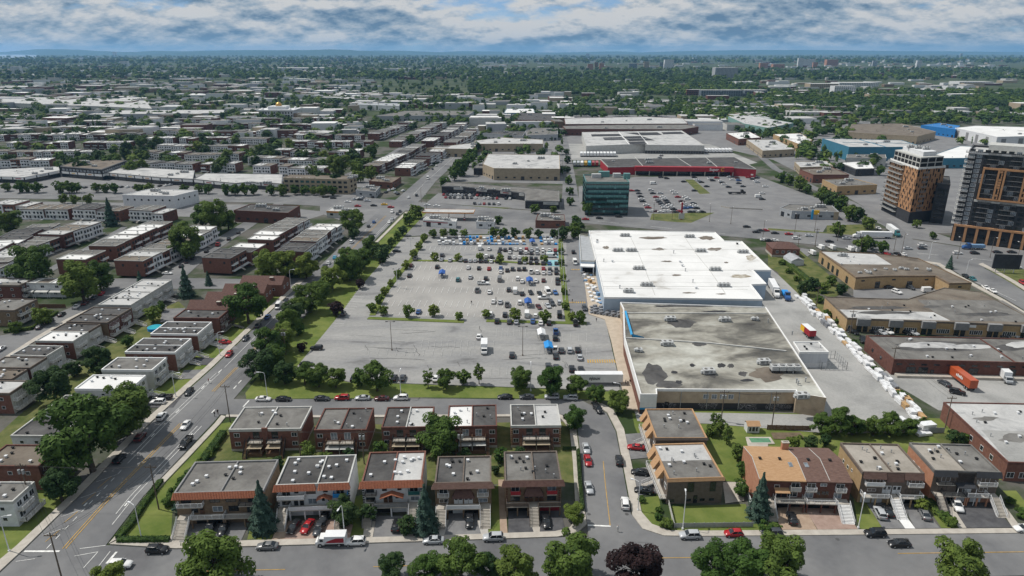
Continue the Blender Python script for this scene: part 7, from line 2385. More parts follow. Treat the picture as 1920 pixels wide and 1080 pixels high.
def car(px, py, code, ang, label, group, near):
    k, c = code[0], code[1]
    x, y = P2(px, py)
    rz = R(ang)
    name = {'v': 'van', 'p': 'pickup_truck'}.get(k, 'car')
    cat = {'v': 'van', 'p': 'pickup'}.get(k, 'car')
    z = 0.15 if py > 150 else 0
    mt = 'car_' + c
    if near:
        def mk():
            body, glass, bed, lights, wheels = car_mbs(k)
            t, q = wheel_mb()
            return body.mesh('body', [mt], True), glass.mesh('windows', ['glass']), (bed.mesh('cargo_bed', ['black']) if bed else None), [light_mb(l).mesh('light', [l[4]]) for l in lights], wheels, t.mesh('tyre', ['tyre']), q.mesh('rim', ['steel'])
        bm, gm, bd, ls, ws, tm, qm = cached(('car', k, c), mk)
        o = root(name, label, cat, (x, y, z), rz, group)
        link('body', bm, o)
        link('windows', gm, o)
        if bd:
            link('cargo_bed', bd, o)
        for i, l in enumerate(ls):
            link('headlight' if i < 2 else 'tail_light', l, o)
        for wx, wy in ws:
            w = link('wheel', tm, o, (wx, wy, 0.33))
            link('rim', qm, w)
    else:
        def mk():
            body, glass, bed, lights, wheels = car_mbs(k)
            m = MB()
            m.join(body)
            m.join(glass, remap=[1] * len(glass.f))
            for l in lights:
                q = light_mb(l)
                m.join(q, remap=[3 if l[4] == 'lamp_clear' else 4] * len(q.f))
            if bed:
                m.join(bed, remap=[2] * len(bed.f))
            t, q = wheel_mb()
            for wx, wy in wheels:
                m.join(t, wx, wy, 0.33, remap=[2] * len(t.f))
                m.join(q, wx, wy, 0.33, remap=[5] * len(q.f))
            return m.mesh('car', [mt, 'glass', 'tyre', 'lamp_clear', 'lamp_red', 'steel'])
        link(name, cached(('carlow', k, c), mk), None, (x, y, z), rz, label=label, cat=cat, group=group)


CARS_AT = []


def world_angle(px, py, a):
    """headings that were read off as slants in the photograph become compass headings on the ground"""
    q = abs((a + 45) % 90 - 45)
    if q < 11:
        return a
    p0, p1 = P2(px, py), P2(px + 6 * math.cos(R(a)), py - 6 * math.sin(R(a)))
    return math.degrees(math.atan2(p1[1] - p0[1], p1[0] - p0[0]))




FAR_CARS = MB()
FAR_MATS = ['glass', 'tyre', 'lamp_clear', 'lamp_red', 'steel'] + ['car_' + k for k in CARCOL]


def cars(where, group, text, ang=90, near=False, mass=False):
    """text: 'x,y,kind+colour[,angle]' items parted by spaces; each line of items is one row, left to right"""
    for ri, line in enumerate([l for l in text.strip().split('\n') if l.strip()]):
        items = sorted((it.split(',') for it in line.split()), key=lambda t: float(t[0]))
        tot = {}
        for t in items:
            tot[t[2]] = tot.get(t[2], 0) + 1
        seen = {}
        rows = len([l for l in text.strip().split('\n') if l.strip()])
        for i, t in enumerate(items):
            code = t[2]
            a = world_angle(float(t[0]), float(t[1]), float(t[3]) if len(t) > 3 else ang)
            lab = '%s %s %s' % (COLNAME[code[1]], KIND[code[0]], where)
            if rows > 1:
                lab += ', row %s' % nth(ri)
            if len(items) > 1:
                lab += ', %s from left' % nth(i)
            if mass:
                body, glass, bed, lights, wheels = cached(('mb', code[0]), lambda: car_mbs(code[0]))
                x, y = P2(float(t[0]), float(t[1]))
                ci = FAR_MATS.index('car_' + code[1])
                FAR_CARS.join(body, x, y, 0.15, R(a), [ci])
                FAR_CARS.join(glass, x, y, 0.15, R(a), [0])
                continue
            car(float(t[0]), float(t[1]), code, a, lab, group, near)
            CARS_AT.append((float(t[0]), float(t[1])))


cars('parked on the front street', 'cars on the front street', '296,1036,uk,2 227,1064,uw,2 502,1029,sg,182 667,1021,uw,182 813,1018,ss,182 925,1013,us,182 1293,1009,us,181 1375,1005,hr,181 1447,1005,ud,181 1640,1005,uk,181 1685,1024,sk,181 1920,996,sw,181', near=True)
cars('on the side street', 'cars on the side street', '1099,845,ss,-88 1102,868,sr,-88 1104,919,ss,-87 1121,771,uk,-50 1161,868,uk,86 1172,949,uw,84', near=True)
cars('parked along the back street', 'cars along the back street', '494,752,sw,0 532,752,sk,0 604,751,sd,0 642,750,ur,180 680,750,ss,180 716,751,sn,180 752,750,uw,180 947,748,sk,180 988,748,sd,180 1035,748,us,178 1070,750,us,174', near=True)
cars('on a driveway', 'cars on driveways', '395,995,uk,-112 419,997,sk,-112 552,992,sk,-100 577,992,sr,-100 598,996,sd,-112 607,978,sk,-112 744,990,uk,88 881,982,uk,-88 1024,982,sk,-87 1192,843,sr,170 1200,890,sk,170 1207,924,sk,170 1484,977,uk,108 1649,967,us,118 1663,962,sk,118 1732,968,sg,118 1793,953,uw,-60 297,758,uw,180 306,750,pk,180', near=True)
cars('on the boulevard', 'cars on the boulevard', '304,785,uw,52 264,824,un,50 225,865,uk,50 349,801,sw,-128 349,835,pk,-130 355,738,sk,-126 430,667,sr,-126 461,637,sd,-124 422,645,sr,0 502,597,sb,55 484,613,sd,55 522,578,vw,-122 536,567,sk,-122 591,533,sk,58', near=True)
cars('farther up the boulevard', 'far cars on the boulevard', '609,501,sk,60 616,495,sw,60 628,485,sc,60 644,468,sk,62 659,456,uw,62 691,426,sk,66 701,418,sb,66 730,418,sw,-112 735,412,ss,-112 745,403,sk,-112 750,398,sk,-112 735,399,uw,-112 781,368,uk,70 766,372,sw,70 802,336,vw,-105 811,318,sk,72 818,312,sw,72 826,305,ss,72 841,290,sk,74 855,279,sw,74 863,271,sd,74 872,262,sw,74 880,253,ss,74 888,246,sk,74', mass=True)
cars('at the crossing', 'cars at the crossing', '652,380,sw,0 689,378,ss,0 701,387,sk,0 721,385,sy,0 733,390,sr,0 671,388,sr,0 801,386,sw,-2 819,388,sw,-2 675,376,sk,0 610,371,sk,0 625,373,sk,0', mass=True)
cars('on the residential street', 'cars on the residential street', '145,577,sw,40 116,592,sk,40 94,605,uk,40 75,616,sd,40 160,571,sn,42 177,561,sd,42 191,553,sr,42 2,657,sw,35 314,515,sw,0', near=True)
cars('on the street between the diagonal rows', 'cars between the diagonal rows', '340,501,sk,58 350,493,sd,58 362,486,sk,58 387,473,sk,58 409,461,pr,58 429,450,sk,58 447,438,sk,58')
cars('in the store car park', 'cars in the store car park', '''
900,468,vw 917,469,sw 938,469,sd 947,471,ud 957,470,uk 967,470,sw 976,471,uw 987,470,ur 997,471,ss 1007,470,us 1018,471,uw 1030,471,sw 1041,471,sr
936,475,sk 956,475,sw 976,476,ud 986,476,uw 996,477,ud 1007,477,us 1018,477,pw 1041,478,sk
744,473,sk,0 810,480,sw 829,481,ud 912,483,uw 922,484,ud 955,485,sd 964,485,sw 974,485,sw 996,487,uk 1005,488,uk 1034,483,vw,0
779,487,pg 828,489,ss 844,490,ss 864,489,uw 873,491,sk 882,491,ss 891,491,ss 901,492,uk 911,492,ud 921,492,sw 932,492,uk 974,494,ud 984,494,ss 995,495,uk 1006,495,uk 1018,496,ud 1030,496,sb 1043,496,sk
771,500,hn 820,503,uk 878,504,sw 898,505,sk 917,506,sr 939,505,sb 961,507,ud 973,507,sk 983,507,uk 1019,506,sr 1031,508,ud 1043,508,uk
768,519,sk 859,527,ut 882,522,ss 911,525,uk 939,512,sw 951,509,sk 996,512,pw 1007,513,uw 1019,514,sw 1030,514,ss 1043,514,uk
906,534,pw,0 937,527,vg 971,525,uw 979,530,sw 1005,529,sw 1019,528,sn 1045,527,uk 1045,533,sk
895,547,pg 918,550,sw 954,546,ud 966,549,vw 979,553,sk 995,551,sk,-62 1012,553,sk,-52 1027,550,vw,-52 1041,551,sb,-62
1020,561,pw,182 925,568,sw 938,569,ss 951,574,pg 975,570,uw 1010,578,sn,-50 1027,576,ss,-50 1035,572,ud,-50 1049,570,us
785,587,sb 920,592,uw 947,593,ud 988,593,vw 1004,595,hw 1049,594,vk 644,591,ud,70 1096,581,ud,-70
932,605,uk 955,606,sd 968,606,ss 999,605,sb 1014,608,sw 1029,608,sk 1079,609,pk
898,634,sw 1042,625,pb 1041,637,uk 594,656,uk,180
1041,659,pw 1053,660,sd 1068,660,us 1083,659,sk 960,669,ud 1042,671,sk 1087,673,ss
575,686,sk,0 1028,690,ud 1043,693,ud 1072,695,uk 1089,696,sk
664,712,sk 739,712,sk 755,712,sd 817,713,sw''', 88, near=False)
cars('on the store drive', 'cars on the store drive', '1075,475,uk,88 1078,495,vw,-88')
cars('in the supermarket car park', 'cars in the supermarket car park', '''
1225,346,vw 1184,359,sr 1195,359,sk 1198,364,sd 1220,358,uw 1224,364,sk 1238,364,ss 1262,360,sw 1266,364,sw 1302,359,sk 1325,351,sk 1429,364,sw 1422,371,vw 1429,375,sk
1201,370,sk 1203,375,sw 1205,379,sk 1230,371,sr 1233,376,ss 1236,380,sd 1243,371,sw 1246,374,sw 1249,378,sk 1252,382,sk 1271,371,sr 1278,379,sn 1285,371,sw 1289,375,uw
1212,386,sw 1215,391,sr 1240,384,sd 1243,388,ss 1246,391,sw 1255,386,sw 1259,390,sw 1263,394,sk 1282,383,sw 1287,388,ss 1285,392,sb 1295,391,sb 1300,383,sk 1300,386,sw 1304,389,sw 1306,392,sk
1224,398,sw 1231,398,sn 1239,399,sw 1246,398,sw 1253,398,sw 1266,399,sd 1274,398,sr 1295,399,sk 1303,399,sd 1310,399,sw 1317,399,sk''', 4)
cars('on the main street right of the store', 'cars on the main street', '1426,434,sd 1435,434,sr 1453,439,sk 1479,441,sr 1493,449,uw 1517,444,ss 1555,455,sk 1587,449,ss 1433,452,sw 1442,453,sk 1452,453,sw 1124,411,sk 1160,408,uk 1400,427,sk 1418,437,sk 1702,468,ss 1729,462,uw 1729,468,sd 1795,477,uw 1827,477,uk 1870,475,sk 1897,475,sk 1898,485,ss 1906,504,uw 1098,413,sr', -6)
cars('parked behind the buff brick works', 'cars behind the works', '1538,467,vw 1559,467,vw 1593,470,vw 1603,471,vw 1522,477,vw 1662,478,sr 1682,478,sk 1693,479,sw', 95)
cars('on the road at the right edge', 'cars on the right road', '1810,520,sk 1824,526,ht 1848,542,sw 1861,548,sw 1917,533,ur 1647,430,sw', -32)
cars('in the industrial court', 'cars in the industrial court', '1681,550,uw,-20 1739,548,vw,4 1706,542,ud,-20 1667,541,sk,0', near=False)
cars('in front of the long unit row', 'cars before the long unit row', '1599,625,sk,-20 1640,626,sk,-25 1652,626,ss,-25 1664,625,uw,-25 1697,626,sk,-20 1711,627,ss,-20 1617,641,uk,-70 1870,630,sk,-20 1882,631,sd,-20 1898,631,us,-20 1915,632,sk,-20')
cars('in the yard of the dark brick warehouse', 'cars in the warehouse yard', '1770,722,sd,150 1794,739,uk,-12 1940,896,sr,-50', near=True)
cars('in the plaza car park', 'cars in the plaza car park', '\n'.join(' '.join('%d,%.1f,%s' % (x, y + (x - 830) * 0.02, random.choice(('sk', 'sw', 'ss', 'ud', 'uw', 'sk', 'sr', 'sd'))) for x in range(x0, 958, st) if random.random() < 0.8) for y, x0, st in ((366.5, 832, 7), (371.5, 836, 8), (382, 890, 9))), 85, mass=True)
cars('before the strip mall', 'cars before the strip mall', '105,349,sw 118,352,sk 152,352,ss 160,353,sk 228,352,sk 240,352,sw 252,352,sd 300,350,sk 312,349,sw 320,348,ss 410,352,sk 418,353,sk 460,357,sd 15,349,sw 30,352,ss 85,352,sk', 15, mass=True)
cars('at the corner workshops', 'cars at the corner workshops', '664,375,ss 672,374,sw 680,372,ss 724,362,sk 730,358,sw 738,356,sw 742,362,ss 746,365,sk 756,359,sw 700,371,sk', 20, mass=True)
cars('before the supermarket front', '', '''1239,334,uk 1250,336,uk 1302,334,sk 1282,342,sk 1306,338,sw 1310,340,ss 1315,343,sk 1331,335,ss 1332,337,sw 1336,340,uk 1344,335,sr 1352,341,sw 1354,344,sk 1358,347,sw 1366,352,sk 1368,333,ss 1374,333,sd 1373,338,sw 1382,335,sn 1385,340,ub 1385,345,sd 1393,351,sd 1403,334,sr 1411,337,sd 1419,335,sk 1417,341,sw 1420,343,ss 1435,351,sw''', 4, mass=True)
FAR_CARS.obj('distant_cars', FAR_MATS, kind='stuff', label='small cars on the far streets and car parks', cat='cars')
# white delivery van with red flank on the front street


def box_truck(px, py, ang, label, cab='w', box='canvas_white', L_=5.6, group=None, hgt=3.0, name='box_truck'):
    x, y = P2(px, py)
    o = root(name, label, 'truck', (x, y, 0.15), R(world_angle(px, py, ang)), group)
    m = MB()
    m.box(-L_ + 1.2, -1.15, 0.95, 1.2, 1.15, 0.95 + hgt * 0.82)
    m.obj('cargo_box', box, o)
    m = MB()
    m.loft([sect(1.3, .5, 2.2, 1.05, .95), sect(2.3, .5, 2.2, 1.05, .92), sect(2.75, .5, 1.35, 1.02, .95), sect(3.2, .5, 1.2, .95, .95)])
    m.obj('cab', 'car_' + cab, o)
    m = MB()
    m.face([(2.34, -0.88, 2.08), (2.76, -0.9, 1.42), (2.76, 0.9, 1.42), (2.34, 0.88, 2.08)])
    m.v = [(a + 0.03, b, c + 0.02) for a, b, c in m.v]
    for s in (-1, 1):
        m.box(1.5, s * 1.03 - 0.03, 1.4, 2.2, s * 1.03 + 0.03, 2.0)
    m.obj('windscreen', 'glass', o)
    m = MB()
    m.box(-L_ + 1.3, -0.5, 0.6, 2.6, 0.5, 0.95)
    m.obj('chassis', 'black', o)
    t, q = wheel_mb(0.45)
    tm, qm = cached('truckwheel', lambda: (t.mesh('tyre', ['tyre']), q.mesh('rim', ['steel'])))
    for wx in (2.2, -L_ + 2.6):
        for s in (-1, 1):
            w = link('wheel', tm, o, (wx, s * 0.98, 0.45))
            link('rim', qm, w)
    return o


def trailer(px, py, ang, label, body='canvas_white', L_=14.0, hgt=2.7, cab=None, name='semi_trailer', cat='trailer', group=None):
    x, y = P2(px, py)
    o = root(name, label, cat, (x, y, 0.12), R(world_angle(px, py, ang)), group)
    m = MB()
    m.box(-L_ / 2, -1.25, 1.15, L_ / 2, 1.25, 1.15 + hgt)
    n = int(L_ / 0.6)
    for i in range(n):
        xx = -L_ / 2 + L_ * (i + 0.5) / n
        for s in (-1, 1):
            m.box(xx - 0.06, s * 1.27 - 0.02, 1.25, xx + 0.06, s * 1.27 + 0.02, 1.05 + hgt)
    bd = m.obj('body', body, o)
    m = MB()
    for s in (-1, 1):
        m.box(-L_ / 2 - 0.05, s * 0.62 - 0.58, 1.25, -L_ / 2 - 0.01, s * 0.62 + 0.58, 1.05 + hgt)
    m.obj('rear_doors', body, o)
    m = MB()
    m.box(-L_ / 2 + 0.2, -0.5, 0.85, L_ / 2 - 0.2, 0.5, 1.14)
    m.box(L_ / 2 - 3.0, -0.8, 0, L_ / 2 - 2.85, -0.65, 0.9)
    m.box(L_ / 2 - 3.0, 0.65, 0, L_ / 2 - 2.85, 0.8, 0.9)
    m.obj('chassis', 'black', o)
    t, q = wheel_mb(0.5)
    tm, qm = cached('trailerwheel', lambda: (t.mesh('tyre', ['tyre']), q.mesh('rim', ['steel'])))
    ax = [-L_ / 2 + 1.2, -L_ / 2 + 2.4]
    if cab:
        m = MB()
        X = L_ / 2 + 0.4
        m.loft([sect(X, .7, 3.4, 1.15, .95), sect(X + 1.4, .7, 3.5, 1.15, .9), sect(X + 1.9, .7, 2.3, 1.12, .9), sect(X + 3.4, .7, 1.9, 1.0, .85), sect(X + 3.6, .7, 1.5, .9, .85)])
        m.obj('cab', 'car_' + cab, o)
        m = MB()
        m.face([(X + 1.44, -0.95, 3.3), (X + 1.94, -0.95, 2.38), (X + 1.94, 0.95, 2.38), (X + 1.44, 0.95, 3.3)])
        m.v = [(a + 0.06, b, c + 0.03) for a, b, c in m.v]
        m.obj('windscreen', 'glass', o)
        ax += [X - 1.8, X - 0.6, X + 2.7]
    for wx in ax:
        for s in (-1, 1):
            w = link('wheel', tm, o, (wx, s * 1.0, 0.5))
            link('rim', qm, w)
    return o


dv = box_truck(622, 1021, 182, 'white delivery van with a red flank on the front street', 'w', 'canvas_white', 4.4, hgt=2.2, name='delivery_van')
for s in (-1, 1):
    m = MB()
    y = s * 1.17
    pts = [(1.1, y, 1.15), (-2.9, y, 1.2), (-2.9, y, 2.35), (-1.2, y, 2.3), (0.6, y, 1.6)]
    m.face(pts if s < 0 else pts[::-1])
    m.obj('red_flash', 'trim_red', dv)
box_truck(908, 660, -88, 'white box truck standing alone in the lower car park', 'w')
box_truck(1884, 714, -45, 'white box truck in the yard of the dark brick warehouse', 's')
t = trailer(1122, 720, 0, 'long white trailer behind the trees at the store corner', 'canvas_white', 15)
text_part(t, 'njoux', 1.5, (-1.5, -1.32, 2.5), 0, 'cloth_dark', italic=0.2)
t = trailer(1797, 716, 143, 'orange container trailer in the warehouse yard', 'car_o', 14)
for k in range(5):
    for s in (-1, 1):
        m = MB()
        m.box(-3.4 + k * 0.7, s * 1.32 - 0.02, 2.3, -2.9 + k * 0.7, s * 1.32 + 0.02, 3.0 + 0.25 * (k % 2))
        m.obj('white_mark', 'trim_white', t)
t = trailer(1514, 630, 140, 'red and yellow trailer standing in the loading yard', 'trim_red', 7, 2.3)
m = MB()
for s in (-1, 1):
    m.box(0.6, s * 1.31 - 0.02, 1.2, 3.5, s * 1.31 + 0.02, 3.3)
m.obj('yellow_panel', 'sign_yellow', t)
m = MB()
m.box(-3.5, -1.24, 3.45, 3.5, 1.24, 3.5)
m.obj('roof_sheet', 'canvas_white', t)
trailer(1449, 546, -62, 'white articulated truck beside the white-roofed store', 'canvas_white', 13, cab='w', name='articulated_truck', cat='truck')
trailer(1472, 556, -62, 'blue flatbed truck in the loading yard', 'canvas_bright', 6, 0.9, cab='b', name='flatbed_truck', cat='truck')
trailer(1641, 447, 176, 'long pale articulated truck on the main street', 'canvas_white', 17, cab='w', name='articulated_truck', cat='truck')
trailer(1672, 437, -36, 'white and teal articulated truck turning by the orange tower', 'canvas_white', 14, cab='t', name='articulated_truck', cat='truck')
trailer(1831, 468, 176, 'blue tipper truck by the charcoal tower', 'wrap_blue', 7, 1.6, cab='b', name='tipper_truck', cat='truck')
trailer(1376, 364, 0, 'empty dark flatbed truck in the supermarket car park', 'black', 9, 0.3, cab='k', name='flatbed_truck', cat='truck')
G_ = 'trailers in the trailer yard'
k = 0
for (x0, x1, y, st, cols) in ((1146, 1190, 285, 6.2, 'w'), (1221, 1258, 285, 6.5, 'w'), (1262, 1302, 285, 6.5, 'wwwoo'), (1090, 1155, 293, 6.2, 'w'), (1077, 1125, 311, 7, 'sswycrr'), (1310, 1370, 286, 6.5, 'w')):
    x = x0
    i = 0
    while x < x1:
        c = cols[i % len(cols)]
        trailer(x, y, 84, '%s parked trailer in the yard behind the supermarket, %s in line' % ({'w': 'white', 'o': 'orange', 's': 'silver', 'y': 'yellow', 'c': 'blue', 'r': 'red'}[c], nth(k)), 'canvas_white' if c == 'w' else 'car_' + c, 12, group=G_)
        k += 1
        i += 1
        x += st
# ------------------------------------------------------------------ small things in the car park and yard


def cart_shelter(px, py, cv, label, L_=5.5):
    x, y = P2(px, py)
    o = root('cart_shelter', label, 'shelter', (x, y, 0.08), R(2), 'cart shelters in the store car park')
    m = MB()
    w = 1.5
    m.face([(-w, -L_ / 2, 2.2), (0, -L_ / 2, 3.0), (0, L_ / 2, 3.0), (-w, L_ / 2, 2.2)])
    m.face([(0, -L_ / 2, 3.0), (w, -L_ / 2, 2.2), (w, L_ / 2, 2.2), (0, L_ / 2, 3.0)])
    m.face([(-w, -L_ / 2, 2.2), (w, -L_ / 2, 2.2), (0, -L_ / 2, 3.0)])
    m.face([(w, L_ / 2, 2.2), (-w, L_ / 2, 2.2), (0, L_ / 2, 3.0)])
    m.obj('canopy', cv, o)
    for sx in (-w + .05, w - .05):
        for sy in (-L_ / 2 + .1, 0, L_ / 2 - .1):
            q = MB()
            q.tube((sx, sy, 0), (sx, sy, 2.2), 0.05, 0.05, 6)
            q.obj('post', 'steel', o)
    q = MB()
    for sx in (-w + .05, w - .05):
        for z in (0.4, 0.9):
            q.tube((sx, -L_ / 2, z), (sx, L_ / 2, z), 0.03, 0.03, 5)
    q.obj('rails', 'steel', o)
    q = MB()
    for i in range(7):
        q.box(-0.6, -L_ / 2 + 0.4 + i * 0.6, 0.25, 0.6, -L_ / 2 + 0.75 + i * 0.6, 0.95)
    q.obj('nested_carts', 'steel', o)


for (x, y, c, l) in ((829, 519, 'canvas_blue', 'blue cart shelter alone on the left of the car park'), (998, 459, 'canvas_blue', 'blue cart shelter at the top edge of the car park'), (993, 533, 'canvas_blue', 'blue cart shelter in the middle rows of the car park'), (990, 574, 'canvas_blue', 'blue cart shelter in the lower rows of the car park'),
                     (1015, 633, 'canvas_white', 'white cart shelter in the lower car park'), (1028, 658, 'canvas_bright', 'bright blue cart shelter in the lower car park')):
    cart_shelter(x, y, c, l)


def lamp(px, py, hgt, label, style='curved', ang=0.0, colour='steel_white', name='street_lamp', group='street lamps'):
    x, y = P2(px, py)
    o = root(name, label, 'lamp', (x, y, 0), R(ang), group)
    m = MB()
    m.tube((0, 0, 0), (0, 0, hgt * (0.92 if style == 'curved' else 1)), 0.12, 0.08, 8)
    m.tube((0, 0, 0), (0, 0, 0.5), 0.28, 0.25, 8)
    if style == 'curved':
        pts = [(0, 0, hgt * 0.92), (0.25, 0, hgt * 0.98), (0.9, 0, hgt), (1.7, 0, hgt)]
        for a, b in zip(pts, pts[1:]):
            m.tube(a, b, 0.07, 0.06, 6)
    else:
        m.tube((-1.2, 0, hgt), (1.2, 0, hgt), 0.06, 0.06, 6)
    m.obj('pole', colour, o)
    for sx in ((1.9,) if style == 'curved' else (-1.3, 1.3)):
        q = MB()
        q.box(sx - 0.4, -0.16, hgt - 0.1, sx + 0.4, 0.16, hgt + 0.08)
        q.obj('lamp_head', 'steel_white' if style == 'curved' else 'black', o)


lamp(735, 657, 11, 'dark twin-headed lamp post in the left of the lower car park', 'twin', 0, 'pole_wood', 'car_park_lamp')
lamp(980, 667, 11, 'brown twin-headed lamp post in the middle of the lower car park', 'twin', 0, 'pole_wood', 'car_park_lamp')
for k, (x, y) in enumerate(((745, 540), (771, 478), (792, 445), (1052, 487), (1053, 505), (1056, 535), (1060, 563), (918, 449), (1047, 458))):
    lamp(x, y, 9, 'slim white lamp post in the store car park islands, %s from the left' % nth(sorted((745, 771, 792, 1052, 1053, 1056, 1060, 918, 1047)).index(x)), 'twin', 10, 'steel_white', 'car_park_lamp')
for (x, y, h_, a, l) in ((502, 748, 9, 180, 'white street lamp at the corner of the back street'), (752, 747, 9, 90, 'white street lamp behind the trees on the back street'), (266, 1012, 9, 150, 'white street lamp on the hedged corner lawn'), (647, 1011, 9, -100, 'white street lamp by the delivery van'), (1280, 993, 9, 80, 'white street lamp on the fenced corner lawn'),
                         (1196, 958, 8, 150, 'white street lamp beside the side street'), (1609, 991, 8, 60, 'white street lamp by the gabled house pair'), (18, 1035, 9, 10, 'white street lamp at the bottom left corner'), (413, 668, 9, 20, 'white street lamp by the white stairs on the boulevard'), (330, 745, 8, 20, 'white street lamp near the parked pickup on the boulevard'),
                         (546, 542, 9, 20, 'white street lamp at the residential street corner'), (1162, 765, 8, 160, 'white street lamp at the bend of the side street'), (1742, 485, 9, 10, 'white street lamp at the big junction on the right'), (1810, 518, 8, 20, 'white street lamp on the right side road'), (995, 733, 9, 90, 'white street lamp between the trees south of the car park'),
                         (155, 383, 8, 0, 'white street lamp by the left end of the main street')):
    lamp(x, y, h_, l, 'curved', a)


def utility_pole(px, py, hgt, label, trans=True):
    x, y = P2(px, py)
    o = root('utility_pole', label, 'pole', (x, y, 0), 0, 'utility poles')
    m = MB()
    m.tube((0, 0, 0), (0, 0, hgt), 0.17, 0.11, 8)
    m.obj('pole', 'pole_wood', o)
    m = MB()
    m.box(-1.3, -0.07, hgt - 0.8, 1.3, 0.07, hgt - 0.62)
    for xx in (-1.2, -0.5, 0.5, 1.2):
        m.tube((xx, 0, hgt - 0.62), (xx, 0, hgt - 0.35), 0.05, 0.04, 6)
    m.obj('crossarm', 'pole_wood', o)
    if trans:
        for xx in (-0.45, 0.45):
            m = MB()
            m.tube((xx, -0.3, hgt - 2.6), (xx, -0.3, hgt - 1.5), 0.3, 0.3, 10)
            m.obj('transformer', 'steel', o)
    return (x, y, hgt)


up = [utility_pole(*a) for a in ((60, 952, 12, 'wooden utility pole with transformer left of the boulevard', True), (298, 955, 12, 'wooden utility pole on the hedged corner lawn', False), (432, 792, 12, 'wooden utility pole at the left end of the back street', False), (118, 1092, 12, 'wooden utility pole at the bottom left edge', False), (1447, 800, 11, 'utility pole with two transformers behind the gabled house', True),
                                (1352, 790, 10, 'utility pole behind the house pairs on the side street', True), (1593, 628, 10, 'utility pole with transformers before the long unit row', True), (1670, 702, 10, 'utility pole at the corner of the dark brick warehouse', False), (1772, 802, 10, 'utility pole beside the red brick workshop', False), (1530, 576, 9, 'utility pole on the weedy strip', False),
                                (536, 665, 10, 'utility pole among the trees beside the car park', True), (1528, 462, 10, 'utility pole on the main street by the bungalow', True), (1495, 470, 9, 'utility pole behind the brick bungalow', False), (683, 870, 10, 'utility pole between the two front rows', True), (565, 870, 10, 'utility pole behind the first house pair', False), (865, 868, 10, 'utility pole behind the four white doors', True))]
mb = MB()


def wire(a, b, sag=0.8):
    A, B = Vector(a), Vector(b)
    pts = [A.lerp(B, t / 8) - Vector((0, 0, sag * 4 * (t / 8) * (1 - t / 8))) for t in range(9)]
    for p, q in zip(pts, pts[1:]):
        mb.tube(p, q, 0.025, 0.025, 3, caps=False)


for i, j in ((0, 1), (3, 1), (1, 2), (2, 10), (5, 4), (7, 6), (14, 13), (13, 15), (0, 3), (8, 7)):
    for d in (-1.2, 0.5, 1.2):
        a, b = up[i], up[j]
        wire((a[0] + d, a[1], a[2] - 0.35), (b[0] + d, b[1], b[2] - 0.35))
mb.obj('overhead_wires', 'black', label='thin overhead wires strung between the utility poles', cat='wires', kind='stuff')
for k, (x, y) in enumerate(((1430, 448), (1490, 436), (1527, 434), (1570, 452), (1612, 478), (1676, 470), (1690, 476), (1795, 485), (1856, 483), (1905, 495), (1370, 420), (1330, 416), (1260, 412), (1225, 412), (800, 395), (790, 380))):
    lamp(x, y, 11, 'tall dark lamp post along the main street, %s from the left' % nth(sorted((1430, 1490, 1527, 1570, 1612, 1676, 1690, 1795, 1856, 1905, 1370, 1330, 1260, 1225, 800, 790)).index(x)), 'curved', 90 if k % 2 else -90, 'pole_wood')
# supermarket pylon sign
x, y = P2(1277, 412)
o = root('pylon_sign', 'tall red pylon sign on the green verge of the supermarket', 'sign', (x, y, 0))
m = MB()
m.box(-0.5, -0.3, 0, 0.5, 0.3, 11)
m.obj('red_mast', 'trim_red', o)
m = MB()
m.box(-1.8, -0.45, 0.6, 1.8, -0.32, 4.2)
m.obj('sign_board', 'wall_pale', o)
# billboard at the right junction
x, y = P2(1883, 512)
o = root('billboard', 'dark backed billboard on the right corner lawn', 'sign', (x, y, 0), R(-8))
m = MB()
m.box(-6, -0.25, 2.2, 6, 0.25, 9.2)
m.obj('board', 'wall_charcoal', o)
for xx in (-4, 0, 4):
    m = MB()
    m.tube((xx, 0.3, 0), (xx, 0.3, 9), 0.18, 0.18, 8)
    m.tube((xx, 2.5, 0), (xx, 0.4, 6), 0.1, 0.1, 6)
    m.obj('post', 'steel', o)
# lumber bundles along the yard edge


def bundle(px, py, L_, W_, layers, ang, mt, label, group, name='lumber_bundle', cat='lumber'):
    def mk():
        m = MB()
        for i in range(layers):
            j = 0.06 * ((i * 7 + int(L_ * 10)) % 3 - 1)
            m.box(-L_ / 2 + j, -W_ / 2 - j, 0.12 + i * 0.82, L_ / 2 + j, W_ / 2 - j, 0.80 + i * 0.82)
            for xx in (-L_ * 0.35, 0, L_ * 0.35):
                m.box(xx - 0.06, -W_ / 2, i * 0.82 - (0.02 if i else 0), xx + 0.06, W_ / 2, 0.12 + i * 0.82, 1)
        return m.mesh(name, [mt, 'wood_dark'])
    x, y = P2(px, py)
    link(name, cached(('bundle', L_, W_, layers, mt, name), mk), None, (x, y, 0.08), R(ang), label=label, cat=cat, group=group)


